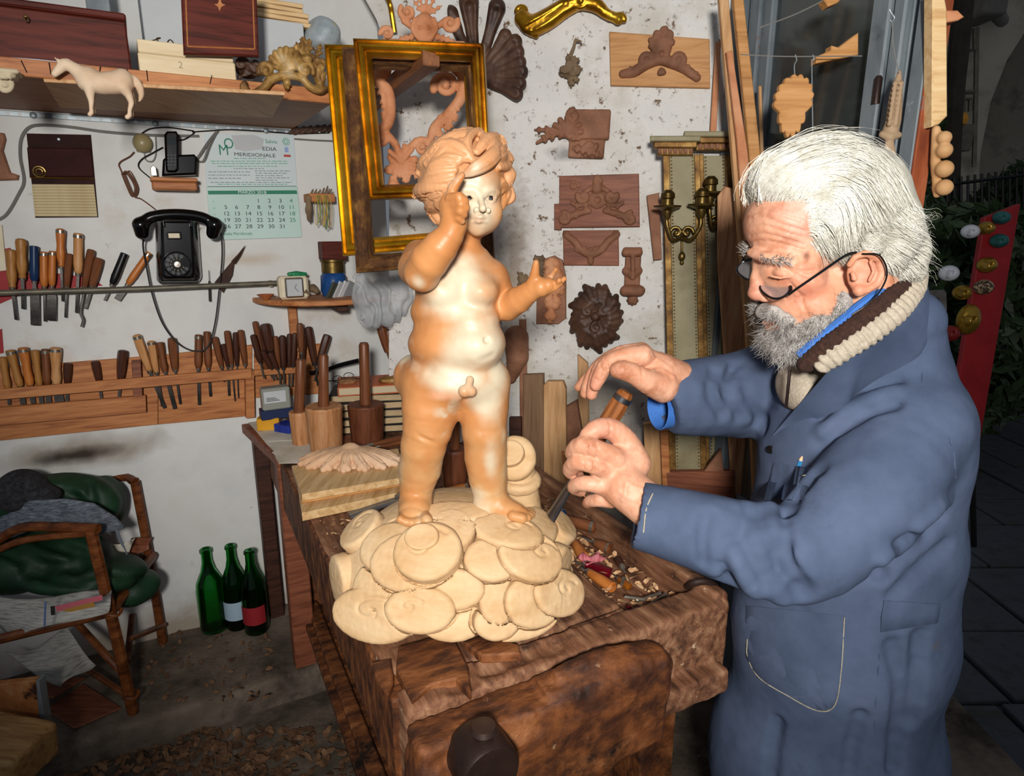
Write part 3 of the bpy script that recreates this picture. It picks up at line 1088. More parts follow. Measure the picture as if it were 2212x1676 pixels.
 def lock(pts, g=3, k=0.0035):
  X = spline([(a, b, o, q) for (a, b, o, q) in pts],4)
  PN = [hs(x[0], x[1], x[2] * ha) for x in X]
  Q = [x[3] * ha for x in X]
  s.path([pn[0] for pn in PN], Q, k)
  P = np.array([pn[0] for pn in PN]); N_ = np.array([pn[1] for pn in PN])
  T = np.gradient(P, axis=0); T /= np.linalg.norm(T, axis=1, keepdims=True) + 1e-9
  B_ = np.cross(N_, T)
  for o in np.linspace(-0.6,0.6, g):
   G = [P[i] + (B_[i] * o + N_[i] * math.sqrt(1 - o * o)) * Q[i] for i in range(len(P))]
   s.path(G, [max(0.0008,0.16 * q) for q in Q],0.0025, 'sub')
 for L_, g in (
  ([(1020,290,0,10),(985,297,2,15),(948,322,2,15),(925,352,0,11)],4),
  ([(1010,305,0,8),(975,318,1,13),(945,345,1,12),(930,365,0,8)],3),
  ([(1045,300,-2,10),(1018,285,0,12),(985,288,0,10)],3),
  ([(905,372,0,9),(918,350,2,13),(940,330,0,10)],3),
  ([(1020,348,4,8),(1000,328,8,11),(972,316,8,11),(952,321,7,9),(948,331,3,5)],3),
  ([(1010,345,2,7),(985,342,4,9),(962,340,3,8),(945,346,0,6)],2),
  ([(990,350,2,8),(965,352,7,12),(942,362,7,12),(928,376,3,7)],3),
  ([(982,368,2,8),(958,372,6,11),(936,378,6,12),(918,390,3,8)],3),
  ([(980,386,2,8),(957,391,5,11),(934,396,6,12),(912,402,4,10)],3),
  ([(972,402,2,10),(944,405,6,14),(916,410,8,15),(901,419,6,9)],4),
  ([(962,414,2,9),(936,421,4,12),(912,425,4,9)],3),
  ([(960,425,-2,8),(945,436,0,10),(952,455,-3,6)],2),
  ([(935,425,-4,16),(930,450,-6,20),(942,478,-12,19)],3),
  ([(1070,318,4,13),(1060,340,9,16),(1040,358,10,16),(1018,370,8,12),(1002,379,5,5)],4),
  ([(1030,330,3,8),(1048,310,8,14),(1068,310,9,16),(1078,326,8,13),(1066,340,9,8)],3),
  ([(1016,334,3,7),(1009,315,7,9),(1018,297,8,9),(1034,292,8,9),(1040,304,7,7),(1034,313,6,4)],2),
  ([(1078,326,3,12),(1096,342,3,13),(1094,358,5,11),(1076,363,4,6)],3),
  ([(1092,358,2,11),(1104,376,3,10),(1098,394,3,9),(1087,414,-2,6)],3),
  ([(1086,392,-2,9),(1092,408,0,9),(1088,428,-2,8)],2),
  ([(1094,400,2,8),(1105,418,3,9),(1100,434,2,9),(1082,451,-6,5)],3)):
  lock(L_, g)
 s.warp(lambda x, y, z: 0.0006 * vnoise(x, y, z, 60,2))
 def cols(V):
  n = len(V)
  cream = np.array(rgb('#d3c7ad')[:3]); orange = np.array(rgb('#c68954')[:3]); terra = np.array(rgb('#a86434')[:3]); gold = np.array(rgb('#d0a673')[:3])
  hair = np.array(rgb('#cb956a')[:3]); pale = np.array(rgb('#c9c6b0')[:3]); pink = np.array(rgb('#e6a884')[:3]); dark = np.array(rgb('#1d140f')[:3])
  n1 = vnoise(V[:, 0], V[:, 1], V[:, 2],16,3)
  n2 = vnoise(V[:, 0] + 3, V[:, 1], V[:, 2],42,3)
  def blob(px, py, d, rx, ry, rz):
   c = p(px, py, d); a = rpx(py, Y0 + d, 1)
   q = ((V[:, 0] - c[0]) / (rx * a)) ** 2 + ((V[:, 1] - c[1]) / rz) ** 2 + ((V[:, 2] - c[2]) / (ry * a)) ** 2
   return np.clip(1.3 - np.sqrt(q) + 0.5 * n1 + 0.2 * n2,0,1)
  w = np.zeros(n)
  for b in [(1030,745,-0.06,90,95,0.08),(1005,640,-0.05,85,90,0.07),(1035,450,-0.06,70,75,0.055),(1000,815,-0.06,85,45,0.05),
      (1060,860,-0.05,50,60,0.04),(1075,800,-0.03,45,80,0.05),(1060,1000,-0.04,20,60,0.03),(905,610,-0.11,18,22,0.03),(915,545,0.0,22,15,0.04)]:
   w = np.maximum(w, blob(*b) * (0.75 if b[1] > 950 or b[0] < 930 else 1.0))
  w = w * w * (3 - 2 * w)
  base = orange[None, :] + (terra - orange)[None, :] * np.clip(0.35 + 0.9 * n1,0,1)[:, None] * 0.75
  lg = np.clip((p(1000,860)[2] - V[:, 2]) / 0.1,0,1) * np.clip(0.6 + 1.2 * n1 + 0.5 * n2,0,1)
  base = base + (gold - base) * (lg * 0.8)[:, None]
  w = np.maximum(w, 0.75 * np.clip(2.2 * n1 + 0.9 * n2 - 0.35,0,1) ** 1.5)
  c = base * (1 - w[:, None]) + cream[None, :] * w[:, None]
  g = blob(965,900,-0.06,28,55,0.03) * np.clip(n2 * 4 + 0.6,0,1)
  g = np.maximum(g, blob(1040,900,-0.06,12,50,0.03) * np.clip(n2 * 5 + 0.2,0,1))
  c = c * (1 - g[:, None] * 0.8) + pale[None, :] * g[:, None] * 0.8
  g = blob(955,858,-0.07,38,12,0.03)
  c = c * (1 - g[:, None] * 0.7) + pink[None, :] * g[:, None] * 0.7
  fc = p(1034,440,-0.03)
  a = rpx(440, Y0,1)
  q = np.sqrt(((V[:, 0] - fc[0] - 0.12 * (V[:, 2] - fc[2])) / (57 * a)) ** 2 + ((V[:, 2] - fc[2]) / (76 * a)) ** 2)
  yb = V[:, 1]
  hw = np.clip((q - 1.0) * 7,0,1) * (V[:, 2] > p(1000,500)[2])
  hw = np.maximum(hw, np.clip((V[:, 2] - p(1040,362)[2]) / 0.006,0,1))
  hand = (V[:, 1] < Y0 - 0.088) & (V[:, 0] < p(1012,440,-0.12)[0])
  hw[hand] = 0
  c = c * (1 - hw[:, None]) + hair[None, :] * hw[:, None]
  for (px, py, d, q_, cc, am) in ((1034,474,-0.07,20, '#b98a70', 0.5),(1016,432,-0.06,13, '#c9946c', 0.5),(1062,432,-0.055,14, '#d3a684', 0.4)):
   g = np.clip(1.2 - np.linalg.norm((V - p(px, py, d)) / r(py, d, q_), axis=1) + 0.3 * n2,0,1) * am
   c = c * (1 - g[:, None]) + np.array(rgb(cc)[:3])[None, :] * g[:, None]
  for (px, d) in ((1014,-0.062),(1060,-0.056)):
   ctr = p(px, 428, d)
   g = np.hypot(V[:, 0] - ctr[0], V[:, 2] - ctr[2]) < r(428, d, 5.6)
   g &= np.abs(V[:, 1] - ctr[1]) < 0.02
   c[g] = dark
  return c
 s.build('figure', m_putto, root, colfn=cols)
putto(cloud_base())
# ================================================================= the wood carver
YM = 1.02
m_skin = M('skin', ['#d9c3b4', '#ffffff', '#f3e2d6'], rough=0.48, scale=26, bump=0.22, bscale=150, bdist=0.0025, attr='Col', spec=0.35, sss=0.12)
m_hair = M('silver_hair', ['#bdb9a9', '#dbd8cb', '#ece9de'], rough=0.38, scale=40, bump=0.0, spec=0.5)
m_hair_under = M('silver_hair_under', ['#aaa698', '#c9c6b8'], rough=0.55, scale=60, stretch=(1,1,1), bump=0.3, bscale=160, bdist=0.003)
m_beard = M('grey_beard', ['#7d7872', '#b5b0aa', '#dedad4'], rough=0.5, scale=70, bump=0.0, spec=0.4)
m_beard_under = M('grey_beard_under', ['#8f8781', '#b9b2ab'], rough=0.8, scale=60, bump=0.4, bscale=180, bdist=0.003)
m_coat = M('blue_work_cloth', ['#3f4a60', '#4a566d', '#556079'], rough=0.82, scale=7, bump=0.12, bscale=420, bdist=0.002, spec=0.12, grime=[('#353a49', 4.0,(0.60,0.78)),('#574f48', 11.0,(0.70,0.76))])
m_thread = M('pale_thread', ['#b9ad96', '#8d8876'], rough=0.8, scale=200, bump=0)
m_wool_cream = M('cream_wool', ['#a99d8a', '#bfb3a0'], rough=0.95, scale=160, bump=0.7, bscale=260, bdist=0.004)
m_wool_brown = M('brown_wool', ['#2a1a14', '#452c22'], rough=0.95, scale=160, bump=0.7, bscale=260, bdist=0.004)
m_shirt = M('blue_shirt', ['#2f5fa8', '#4377c0'], rough=0.8, scale=20, bump=0.1)
m_black_plastic = M('black_plastic', ['#0d0d0f'], rough=0.25, bump=0)
m_trouser = M('dark_trouser', ['#24272e', '#2e323a'], rough=0.9, scale=30, bump=0.1)
m_shoe = M('brown_shoe', ['#2b1d15', '#3a281c'], rough=0.5, scale=20, bump=0.1)
_rng = np.random.RandomState(11)
def person():
 def p(px, py, d=0.0): return at(px, py, YM + d)
 def r(py, d, q): return rpx(py, YM + d, q)
 class B:
  """drawing helpers over one distance grid"""
  def __init__(s, f): s.f = f
  def E(s, px, py, d, rx, ry, rz, k=0.01, rot=0, mode='add'):
   a = r(py, d, 1)
   s.f.ell(p(px, py, d),(rx * a, rz, ry * a), rotm(0, rot, 0), k, mode)
  def S(s, px, py, d, q, k=0.008, mode='add'):
   s.f.ell(p(px, py, d), r(py, d, q), None, k, mode)
  def C(s, pts, k=0.008, mode='add'):
   s.f.path([p(a, b, d) for (a, b, d, q) in pts],[r(b, d, q) for (a, b, d, q) in pts], k, mode)
  def fold(s, pts, rad, k=0.01, mode='sub', inset=0.0):
   s.f.path([s.f.hit(a, b, inset=inset) for (a, b) in spline(pts, 5)], rad, k, mode)
 parts = []
 # ------------------------------------------------------------ head and neck
 f = SDF((0.30,0.90,1.18),(0.66,1.14,1.72),0.0021)
 b = B(f)
 b.E(1800,462,0,136,120,0.076)
 b.E(1692,480,0,80,78,0.066,0.02)
 b.E(1704,566,0,74,78,0.062,0.015)
 b.E(1748,650,0,84,72,0.060,0.02)
 b.E(1700,700,0,44,48,0.040,0.02)
 b.C([(1850,610,0.0,88),(1885,700,0.01,88),(1905,770,0.02,60)],0.02)
 b.C([(1640,572,0,10),(1633,602,-0.002,13),(1636,630,-0.003,18)],0.008)
 b.E(1634,633,-0.003,17,15,0.013,0.005)
 b.S(1652,642,-0.014,12,0.004); b.S(1652,642,0.012,12,0.004)
 b.S(1650,656,-0.014,5,0.003, 'sub')
 b.E(1678,588,-0.062,30,17,0.022,0.012,0, 'sub')
 b.E(1690,590,-0.040,21,14,0.016,0.003,12)
 b.C([(1664,596,-0.050,2.5),(1686,601,-0.057,3),(1712,596,-0.055,2.5)],0.003)
 b.C([(1672,580,-0.052,1.6),(1692,577,-0.057,1.8),(1714,588,-0.055,1.6)],0.003, 'sub')
 b.C([(1668,606,-0.05,1.8),(1690,614,-0.058,1.8),(1712,608,-0.058,1.5)],0.005, 'sub')
 b.C([(1622,546,-0.008,9),(1650,556,-0.036,12),(1690,562,-0.052,11),(1712,570,-0.056,8)],0.01)
 b.E(1742,608,-0.044,34,26,0.020,0.015)
 b.C([(1662,636,-0.022,3),(1682,652,-0.042,4),(1700,676,-0.05,4)],0.01, 'sub')
 b.C([(1652,696,-0.006,6),(1676,694,-0.030,7),(1694,698,-0.04,6)],0.004)
 for (y0, y1, am) in ((455,470,1.6),(470,490,1.8),(487,505,1.8),(505,520,1.6),(520,532,1.5)):       # forehead lines
  b.fold([(1620, y0 + 6),(1650, y0),(1690, y1 - 6),(1735, y1 + 8)], r(480,0, am * 0.6),0.004)
 for (x0, y0, x1, y1) in ((1722,575,1752,562),(1722,584,1758,584),(1720,592,1752,606),(1708,612,1735,640),(1730,640,1745,680)):
  b.fold([(x0, y0),((x0 + x1) / 2,(y0 + y1) / 2 + 3),(x1, y1)], r(580,0,1.3),0.005)
 b.E(1866,590,-0.074,36,44,0.012,0.006,-12)
 b.C([(1836,572,-0.084,6),(1846,556,-0.088,7),(1872,547,-0.09,8),(1898,560,-0.088,9),(1906,588,-0.086,9),(1896,612,-0.086,8),(1874,626,-0.086,8)],0.003)
 b.S(1856,628,-0.084,13,0.006)
 b.E(1862,592,-0.094,17,20,0.012,0.005,0, 'sub')
 b.C([(1880,566,-0.090,4),(1888,585,-0.092,4),(1878,606,-0.092,4)],0.003)
 b.C([(1842,590,-0.088,5),(1846,602,-0.09,6)],0.004)
 f.warp(lambda x, y, z: 0.0006 * vnoise(x, y, z, 130,2))
 HV, HQ = f.mesh()
 headf = f
 # ------------------------------------------------------------ hands
 f = SDF((0.02,0.88,1.02),(0.42,1.30,1.50),0.0021)
 b = B(f)
 dn = -0.045
 b.C([(1440,1118, dn - 0.062,48),(1408,1098, dn - 0.05,48),(1382,1078, dn - 0.036,48),(1350,1052, dn - 0.026,48)],0.012)
 b.E(1322,1030, dn - 0.010,44,58,0.024,0.012,-35)
 b.E(1345,1010, dn - 0.008,40,50,0.022,0.014,-20)
 fingers = [[(1340,992, dn - 0.012,24),(1300,975, dn - 0.026,21),(1258,962, dn - 0.022,21),(1238,978, dn + 0.006,18),(1250,992, dn + 0.03,16)],
      [(1326,1020, dn - 0.016,24),(1288,1006, dn - 0.030,20),(1250,997, dn - 0.024,20),(1232,1015, dn + 0.004,17),(1246,1026, dn + 0.028,15)],
      [(1314,1050, dn - 0.014,23),(1282,1046, dn - 0.026,18),(1256,1044, dn - 0.018,17),(1240,1052, dn + 0.006,15),(1254,1060, dn + 0.026,13)],
      [(1318,1078, dn - 0.010,20),(1294,1080, dn - 0.010,15),(1276,1082, dn + 0.004,13.5),(1270,1086, dn + 0.02,12)]]
 for g in fingers:
  b.C(spline(g, 3),0.004)
 for (x, y) in ((1332,992),(1316,1020),(1304,1048)):
  b.S(x, y, dn - 0.026,15,0.010)
 b.C(spline([(1372,1000, dn + 0.0,34),(1352,955, dn + 0.006,27),(1322,928, dn + 0.004,24),(1292,926, dn - 0.004,22),(1270,940, dn - 0.010,18)],3),0.006)
 for (pts) in (((1400,1060),(1370,1052),(1345,1030)),((1385,1085),(1360,1075),(1338,1062)),((1352,1046),(1350,1070),(1345,1080))):    # veins
  b.fold(pts, 0.0022,0.004, 'add', inset=0.001)
 for (x, y) in ((1290,974),(1268,962),(1282,1004),(1260,997),(1318,926)):   # knuckle creases
  b.fold([(x - 2, y - 14),(x + 1, y),(x - 1, y + 14)],0.0012,0.003, 'sub')
 df = 0.105
 b.C([(1500,840, df + 0.04,44),(1462,826, df + 0.022,47),(1430,812, df + 0.012,48)],0.012)
 b.E(1398,790, df + 0.016,55,36,0.030,0.014,28)
 b.E(1415,826, df - 0.006,40,30,0.024,0.012,10)
 for g in ([(1388,768, df - 0.006,24),(1350,770, df - 0.010,20),(1312,786, df - 0.010,18),(1296,812, df - 0.008,16),(1287,832, df - 0.006,13)],
     [(1385,762, df + 0.016,23),(1340,766, df + 0.016,19),(1300,792, df + 0.016,17),(1284,826, df + 0.016,15),(1278,852, df + 0.016,12)],
     [(1378,762, df + 0.036,22),(1330,768, df + 0.040,18),(1290,796, df + 0.042,16),(1272,828, df + 0.04,14),(1264,850, df + 0.04,11)],
     [(1370,766, df + 0.054,20),(1325,780, df + 0.062,16),(1284,806, df + 0.068,14),(1262,824, df + 0.07,12),(1250,836, df + 0.07,9.5)]):
  b.C(spline(g, 3),0.004)
 b.C(spline([(1432,836, df - 0.016,34),(1402,826, df - 0.030,27),(1370,808, df - 0.036,23),(1346,800, df - 0.038,21),(1334,800, df - 0.036,17)],3),0.008)
 b.fold([(1336,790),(1350,789),(1352,800),(1350,811),(1336,811)],0.0009,0.0015, 'sub')
 b.fold([(1282,818),(1291,820),(1290,832)],0.0009,0.0015, 'sub')
 for pts in (((1450,800),(1425,780),(1400,766)),((1455,815),(1430,800),(1410,800))):
  b.fold(pts, 0.0022,0.004, 'add', inset=0.001)
 for (x, y) in ((1385,800),(1310,785),(1300,800)):
  b.fold([(x - 4, y - 14),(x + 1, y),(x + 3, y + 12)],0.0012,0.003, 'sub')
 f.warp(lambda x, y, z: 0.0005 * vnoise(x, y, z, 160,2))
 NV, NQ = f.mesh()
 # ------------------------------------------------------------ hidden core that joins head, arms and legs
 f = SDF((0.10,0.78,0.02),(0.95,1.45,1.45),0.012)
 b = B(f)
 b.C([(1905,800,0.03,55),(1880,920,0.06,110),(1840,1150,0.07,140),(1830,1300,0.07,140)],0.03)
 b.C([(1950,930,-0.04,60),(1730,1195,-0.155,55),(1450,1125,-0.11,40)],0.03)
 b.C([(1760,860,0.20,60),(1640,862,0.20,52),(1500,840,0.145,40)],0.03)
 cx = p(1800,1300,0.07)
 for sgn in (-1,1):
  f.path([(cx[0] + 0.02, cx[1] + 0.09 * sgn, cx[2]),(cx[0] - 0.01, cx[1] + 0.085 * sgn, 0.5),(cx[0] + 0.03, cx[1] + 0.10 * sgn, 0.10)],[0.075,0.058,0.042],0.03)
 CV, CQ = f.mesh()
 V = np.concatenate([HV, NV, CV])
 Q = np.concatenate([HQ, NQ + len(HV), CQ + len(HV) + len(NV)])
 base = np.array(rgb('#c98f70')[:3]); pink = np.array(rgb('#cc7f6c')[:3]); pale = np.array(rgb('#d8a68a')[:3]); red = np.array(rgb('#b9655a')[:3])
 n1 = vnoise(V[:, 0], V[:, 1], V[:, 2],30,3)
 C = base[None, :] + (pale - base)[None, :] * np.clip(0.5 + n1,0,1)[:, None]
 def dab(px, py, d, q, cc, am):
  g = np.clip(1.3 - np.linalg.norm(V - p(px, py, d), axis=1) / r(py, d, q),0,1)[:, None] * am
  return C * (1 - g) + np.asarray(cc)[None, :] * g
 for a in ((1632,632,0,30, red, 0.6),(1740,620,-0.05,45, pink, 0.5),(1745,455,-0.05,70, np.array(rgb('#e0b0a2')[:3]),0.8),(1870,600,-0.08,45, pink, 0.35),(1680,694,-0.03,20, red, 0.5),
     (1742,552,-0.06,9, np.array(rgb('#6e4434')[:3]),0.8),(1690,600,-0.05,18, pink, 0.4),
     (1334,1000, dn, 40, pink, 0.5),(1310,1050, dn, 30, pink, 0.5),(1300,930, dn, 40, red, 0.35),(1255,970, dn, 30, red, 0.35),(1245,1010, dn, 30, red, 0.35),(1280,830, df, 40, pink, 0.4),
     (1340,800, df - 0.045,12, np.array(rgb('#d3a08c')[:3]),0.6)):
  C = dab(*a)
 root = obj('person', V, Q, m_skin, colors=C)
 tag(root, 'white-haired bearded man in blue work coat carving the statue with a gouge', 'person')
 # ------------------------------------------------------------ hair
 ELL = []
 def he(px, py, d, rx, ry, rz):
  a = r(py, d, 1)
  ELL.append((p(px, py, d), np.array([rx * a, rz, ry * a])))
 he(1702,396,0,76,66,0.066); he(1775,392,0,120,86,0.080); he(1850,430,0,100,108,0.084); he(1885,500,0,85,110,0.084)
 he(1806,452,0,146,128,0.085); he(1930,545,0,52,72,0.074); he(1940,585,0,36,36,0.06); he(1830,520,-0.005,60,50,0.078)
 f = SDF((0.33,0.90,1.36),(0.68,1.14,1.74),0.0028)
 for (c, rr) in ELL:
  f.ell(c, rr, None, 0.01)
 b = B(f)
 b.E(1640,516,-0.02,74,98,0.12,0.01,20, 'sub')
 b.E(1700,528,-0.06,76,98,0.08,0.008,20, 'sub')
 b.E(1700,530,0.06,72,86,0.08,0.008,20, 'sub')
 b.E(1770,600,-0.06,62,60,0.08,0.008,0, 'sub')
 b.E(1770,600,0.06,62,60,0.08,0.008,0, 'sub')
 b.E(1850,605,-0.08,52,50,0.04,0.01,0, 'sub')
 f.build('hair', m_hair_under, root)
 hf = f
 def hhit(px, py, off):
  best = None
  for (c, rr) in ELL:
   d = ray(px, py); o = (CAM - c) / rr; dd = d / rr
   A, B_, C_ = dd @ dd, 2 * (o @ dd), o @ o - 1
   q = B_ * B_ - 4 * A * C_
   if q >= 0:
    t = (-B_ - math.sqrt(q)) / (2 * A); miss = 0
   else:
    t = -B_ / (2 * A); miss = -q
   P = CAM + d * t
   key = (miss > 0, miss if miss > 0 else t)
   if best is None or key < best[0]:
    best = (key, P, nrm((P - c) / rr ** 2))
  return best[1] + best[2] * off
 Z = lambda zx, zy: (1560 + zx / 3.104,280 + zy / 3.104)
 G = [([(215,485),(215,380),(300,260),(470,170),(680,110),(900,130),(1060,220),(1160,380)],16,210),
   ([(240,480),(270,380),(400,270),(580,190),(800,150),(980,200),(1100,330),(1190,500)],16,210),
   ([(330,470),(380,370),(500,280),(680,210),(860,200),(1020,290),(1120,420),(1210,600)],17,210),
   ([(420,450),(490,360),(620,280),(780,230),(930,260),(1050,370),(1130,520),(1230,660)],17,210),
   ([(520,420),(600,340),(740,290),(880,310),(990,400),(1070,530),(1150,640),(1260,690)],16,200),
   ([(600,470),(700,390),(840,370),(940,440),(1000,560),(1060,660),(1170,700),(1290,680)],15,200),
   ([(600,510),(700,450),(820,470),(880,570),(890,690),(950,770),(1080,740),(1230,720)],14,200),
   ([(580,560),(680,500),(790,550),(840,660),(830,770),(870,850),(980,830),(1120,770)],13,190),
   ([(590,610),(680,580),(760,640),(800,730),(820,800),(850,850),(920,860)],12,130),
   ([(600,660),(660,670),(710,740),(750,800),(800,840),(860,880)],11,110),
   ([(620,740),(650,780),(680,850),(700,920),(720,980)],9,60),
   ([(900,250),(1050,340),(1130,470),(1180,580),(1250,640),(1300,620),(1315,660)],18,170),
   ([(1000,480),(1100,590),(1200,690),(1290,740),(1330,800)],18,170),
   ([(1020,640),(1120,720),(1220,790),(1310,850),(1335,900)],18,160),
   ([(1050,760),(1130,830),(1200,890),(1270,950),(1290,1000)],17,150),
   ([(1100,820),(1130,900),(1170,970),(1180,1040),(1140,1080)],14,120),
   ([(1090,880),(1090,970),(1100,1040),(1050,1090)],9,70)]
 out = []
 K = 14
 ctrY = p(1800,480)[1]
 for gpts, jit, n in G:
  g = np.array([Z(*q) for q in gpts])
  for i in range(n):
   off = _rng.normal(0, jit, 2) * 0.75
   sh = _rng.uniform(-0.12,0.25)
   wob = _rng.normal(0,2.5,(len(g),2))
   pts = g + off[None, :] + wob
   sp = np.array(spline([tuple(q) for q in pts],6))
   u = np.linspace(max(0, sh), min(1, _rng.uniform(0.6,1.0)), K) * (len(sp) - 1)
   i0 = np.clip(u.astype(int),0, len(sp) - 2)
   q = sp[i0] + (sp[i0 + 1] - sp[i0]) * (u - i0)[:, None]
   lift = _rng.uniform(0.0008,0.006)
   fly = _rng.rand() < 0.06
   L = [hhit(a, c_, lift + (0.018 * (j / K) ** 2 if fly else 0.004 * (j / K) ** 2)) for j, (a, c_) in enumerate(q)]
   out.append(L)
 out = np.array(out)
 mir = out[::3].copy()
 mir[:, :, 1] = 2 * ctrY - mir[:, :, 1]
 allp = np.concatenate([out, mir])
 SV, SQ = strands(allp, _rng.uniform(0.00035,0.0007, len(allp)))
 obj('hair_strands', SV, SQ, m_hair, root)
 eb = []
 for i in range(90):
  t = _rng.rand()
  x, y = 1642 + 62 * t + _rng.normal(0,3),556 + 9 * math.sin(t * 2.4) + _rng.normal(0,4)
  P0 = headf.hit(x, y)
  d = np.array([0.6 * t - 0.5 + _rng.normal(0,0.3),-0.7,0.25 + _rng.normal(0,0.4)])
  eb.append([P0 + nrm(d + np.array([0.3,0,-0.35]) * j / 5) * 0.0028 * j for j in range(6)])
 for i in range(40):
  P0 = p(1612 + _rng.normal(0,4),540 + _rng.normal(0,5),0.012 + _rng.normal(0,0.004))
  d = np.array([-0.8, _rng.normal(0,0.3),0.6 + _rng.normal(0,0.3)])
  eb.append([P0 + nrm(d) * 0.0026 * j for j in range(6)])
 SV, SQ = strands(np.array(eb),0.0005)
 n1 = 90 * 6 * 3; q1 = 90 * 5 * 3
 obj('eyebrow', SV[:n1], SQ[:q1], m_beard, root)
 obj('eyebrow', SV[n1:], SQ[q1:] - n1, m_beard, root)
 # ------------------------------------------------------------ beard
 f = SDF((0.33,0.92,1.20),(0.60,1.12,1.50),0.003)
 b = B(f)
 b.E(1700,728,0,46,52,0.050,0.012)
 b.E(1742,690,0,58,55,0.062,0.015)
 b.E(1785,650,0,36,46,0.066,0.015)
 b.C([(1650,672,-0.002,15),(1674,674,-0.032,15),(1704,694,-0.050,14)],0.008)
 b.C([(1650,672,0.002,15),(1674,674,0.032,15),(1704,694,0.050,14)],0.008)
 f.noise(0.003,70,2)
 f.build('beard', m_beard_under, root)
 bp = []
 poly = [(1645,662),(1672,660),(1700,680),(1730,668),(1760,640),(1786,608),(1812,612),(1826,650),(1826,682),(1790,720),(1745,755),(1715,772),(1690,778),(1668,758),(1656,730),(1660,715),(1690,712),(1668,700),(1650,690)]
 pa = np.array(poly)
 def inside(x, y):
  c = False
  j = len(pa) - 1
  for i in range(len(pa)):
   if ((pa[i, 1] > y) != (pa[j, 1] > y)) and (x < (pa[j, 0] - pa[i, 0]) * (y - pa[i, 1]) / (pa[j, 1] - pa[i, 1]) + pa[i, 0]):
    c = not c
   j = i
  return c
 cnt = 0
 bc = p(1745,690)
 while cnt < 3000:
  x, y = _rng.uniform(1640,1830), _rng.uniform(600,785)
  if not inside(x, y):
   continue
  cnt += 1
  P0 = f.hit(x, y)
  nn = nrm(P0 - bc)
  t = (x - 1640) / 190
  d = nrm(np.array([-0.35 + 0.1 * _rng.normal(),-0.35,-0.9]) + nn * 0.5 + _rng.normal(0,0.32,3))
  ln = _rng.uniform(0.010,0.030) * (0.6 if y < 690 else 1.0)
  cu = _rng.normal(0,0.5,3)
  L = [P0]
  dd = d.copy()
  for j in range(6):
   dd = nrm(dd + cu * 0.22 + _rng.normal(0,0.12,3))
   L.append(L[-1] + dd * ln / 6)
  bp.append(L)
 bp = np.array(bp)
 mir = bp[::3].copy(); mir[:, :, 1] = 2 * ctrY - mir[:, :, 1]
 bp = np.concatenate([bp, mir])
 SV, SQ = strands(bp, _rng.uniform(0.0003,0.0005, len(bp)))
 obj('beard_strands', SV, SQ, m_beard, root)
 # ------------------------------------------------------------ coat
 f = SDF((0.16,0.72,0.33),(1.00,1.50,1.46),0.0048)
 b = B(f)
 b.E(1856,968,0.065,200,215,0.185,0.03)
 b.E(1912,862,0.06,108,105,0.185,0.05,35)
 b.E(1838,1160,0.065,212,220,0.180,0.05)
 b.C([(1960,700,0.0,70),(1940,770,0.02,100)],0.03)
 b.E(1812,1360,0.065,222,260,0.190,0.05)
 b.E(1775,1640,0.065,235,330,0.200,0.05)
 b.C(spline([(1958,938,-0.06,98),(1922,1005,-0.090,114),(1850,1095,-0.125,120),(1760,1180,-0.155,108),(1700,1200,-0.165,96)],3),0.025)
 b.C(spline([(1715,1200,-0.165,98),(1620,1180,-0.155,92),(1520,1150,-0.135,86),(1440,1128,-0.115,80),(1376,1112,-0.105,76)],3),0.015)
 b.C(spline([(1790,850,0.17,105),(1700,838,0.21,104),(1600,852,0.195,92),(1500,856,0.15,82),(1425,856,0.13,74)],3),0.02)
 q0, q1 = p(1376,1112,-0.105), p(1440,1128,-0.115)
 ax = nrm(q0 - q1)
 f.box(q0 + ax * 0.05 - np.array([0,0,0]),(0.09,0.09,0.048), basis(ax),0,0, 'sub')
 f.path([q0 + ax * 0.02, q1],[0.040,0.038],0, 'sub')
 q0, q1 = p(1428,856,0.13), p(1500,856,0.15)
 ax2 = nrm(nrm(q0 - q1) + np.array([0,0,-0.45]))
 f.box(q0 + ax2 * 0.052,(0.12,0.12,0.05), basis(ax2),0,0, 'sub')
 f.path([q0 - np.array([0.03,0,0]), q1],[0.049,0.047],0, 'sub')
 f.path([p(1850,640,0.0), p(1890,735,0.01), p(1880,780,0.02)],[0.068,0.058,0.03],0.006, 'sub')
 b.E(1712,800,0.03,60,75,0.06,0.02,-15, 'sub')
 for pts, rad in (([(1572,1128),(1553,1175),(1556,1225),(1572,1262)],0.014),([(1590,1112),(1597,1165),(1624,1214),(1652,1258)],0.018),
      ([(1636,1100),(1655,1180),(1688,1244),(1722,1290)],0.018),([(1676,1100),(1690,1140),(1686,1190)],0.009),([(1530,1112),(1522,1160),(1530,1210)],0.007),
      ([(1780,900),(1850,850),(1930,820)],0.010),([(1770,960),(1850,900),(1930,870)],0.009),([(1900,1240),(1960,1180),(2030,1120)],0.010),
      ([(1930,1290),(1990,1230),(2050,1180)],0.008),([(1660,770),(1600,800),(1610,860),(1650,920)],0.010),([(1590,790),(1570,840),(1600,900)],0.008),
      ([(1545,800),(1535,850),(1560,900)],0.007),([(1930,1400),(1950,1500),(1930,1660)],0.010),([(1860,1550),(1840,1620),(1835,1676)],0.008),
      ([(1990,1380),(1985,1450),(1970,1560)],0.010),([(1680,1560),(1670,1620),(1665,1676)],0.008),([(1760,1010),(1720,1060),(1690,1110)],0.009)):
  b.fold(pts, rad * 1.45,0.012, 'sub', inset=-rad * 0.45)
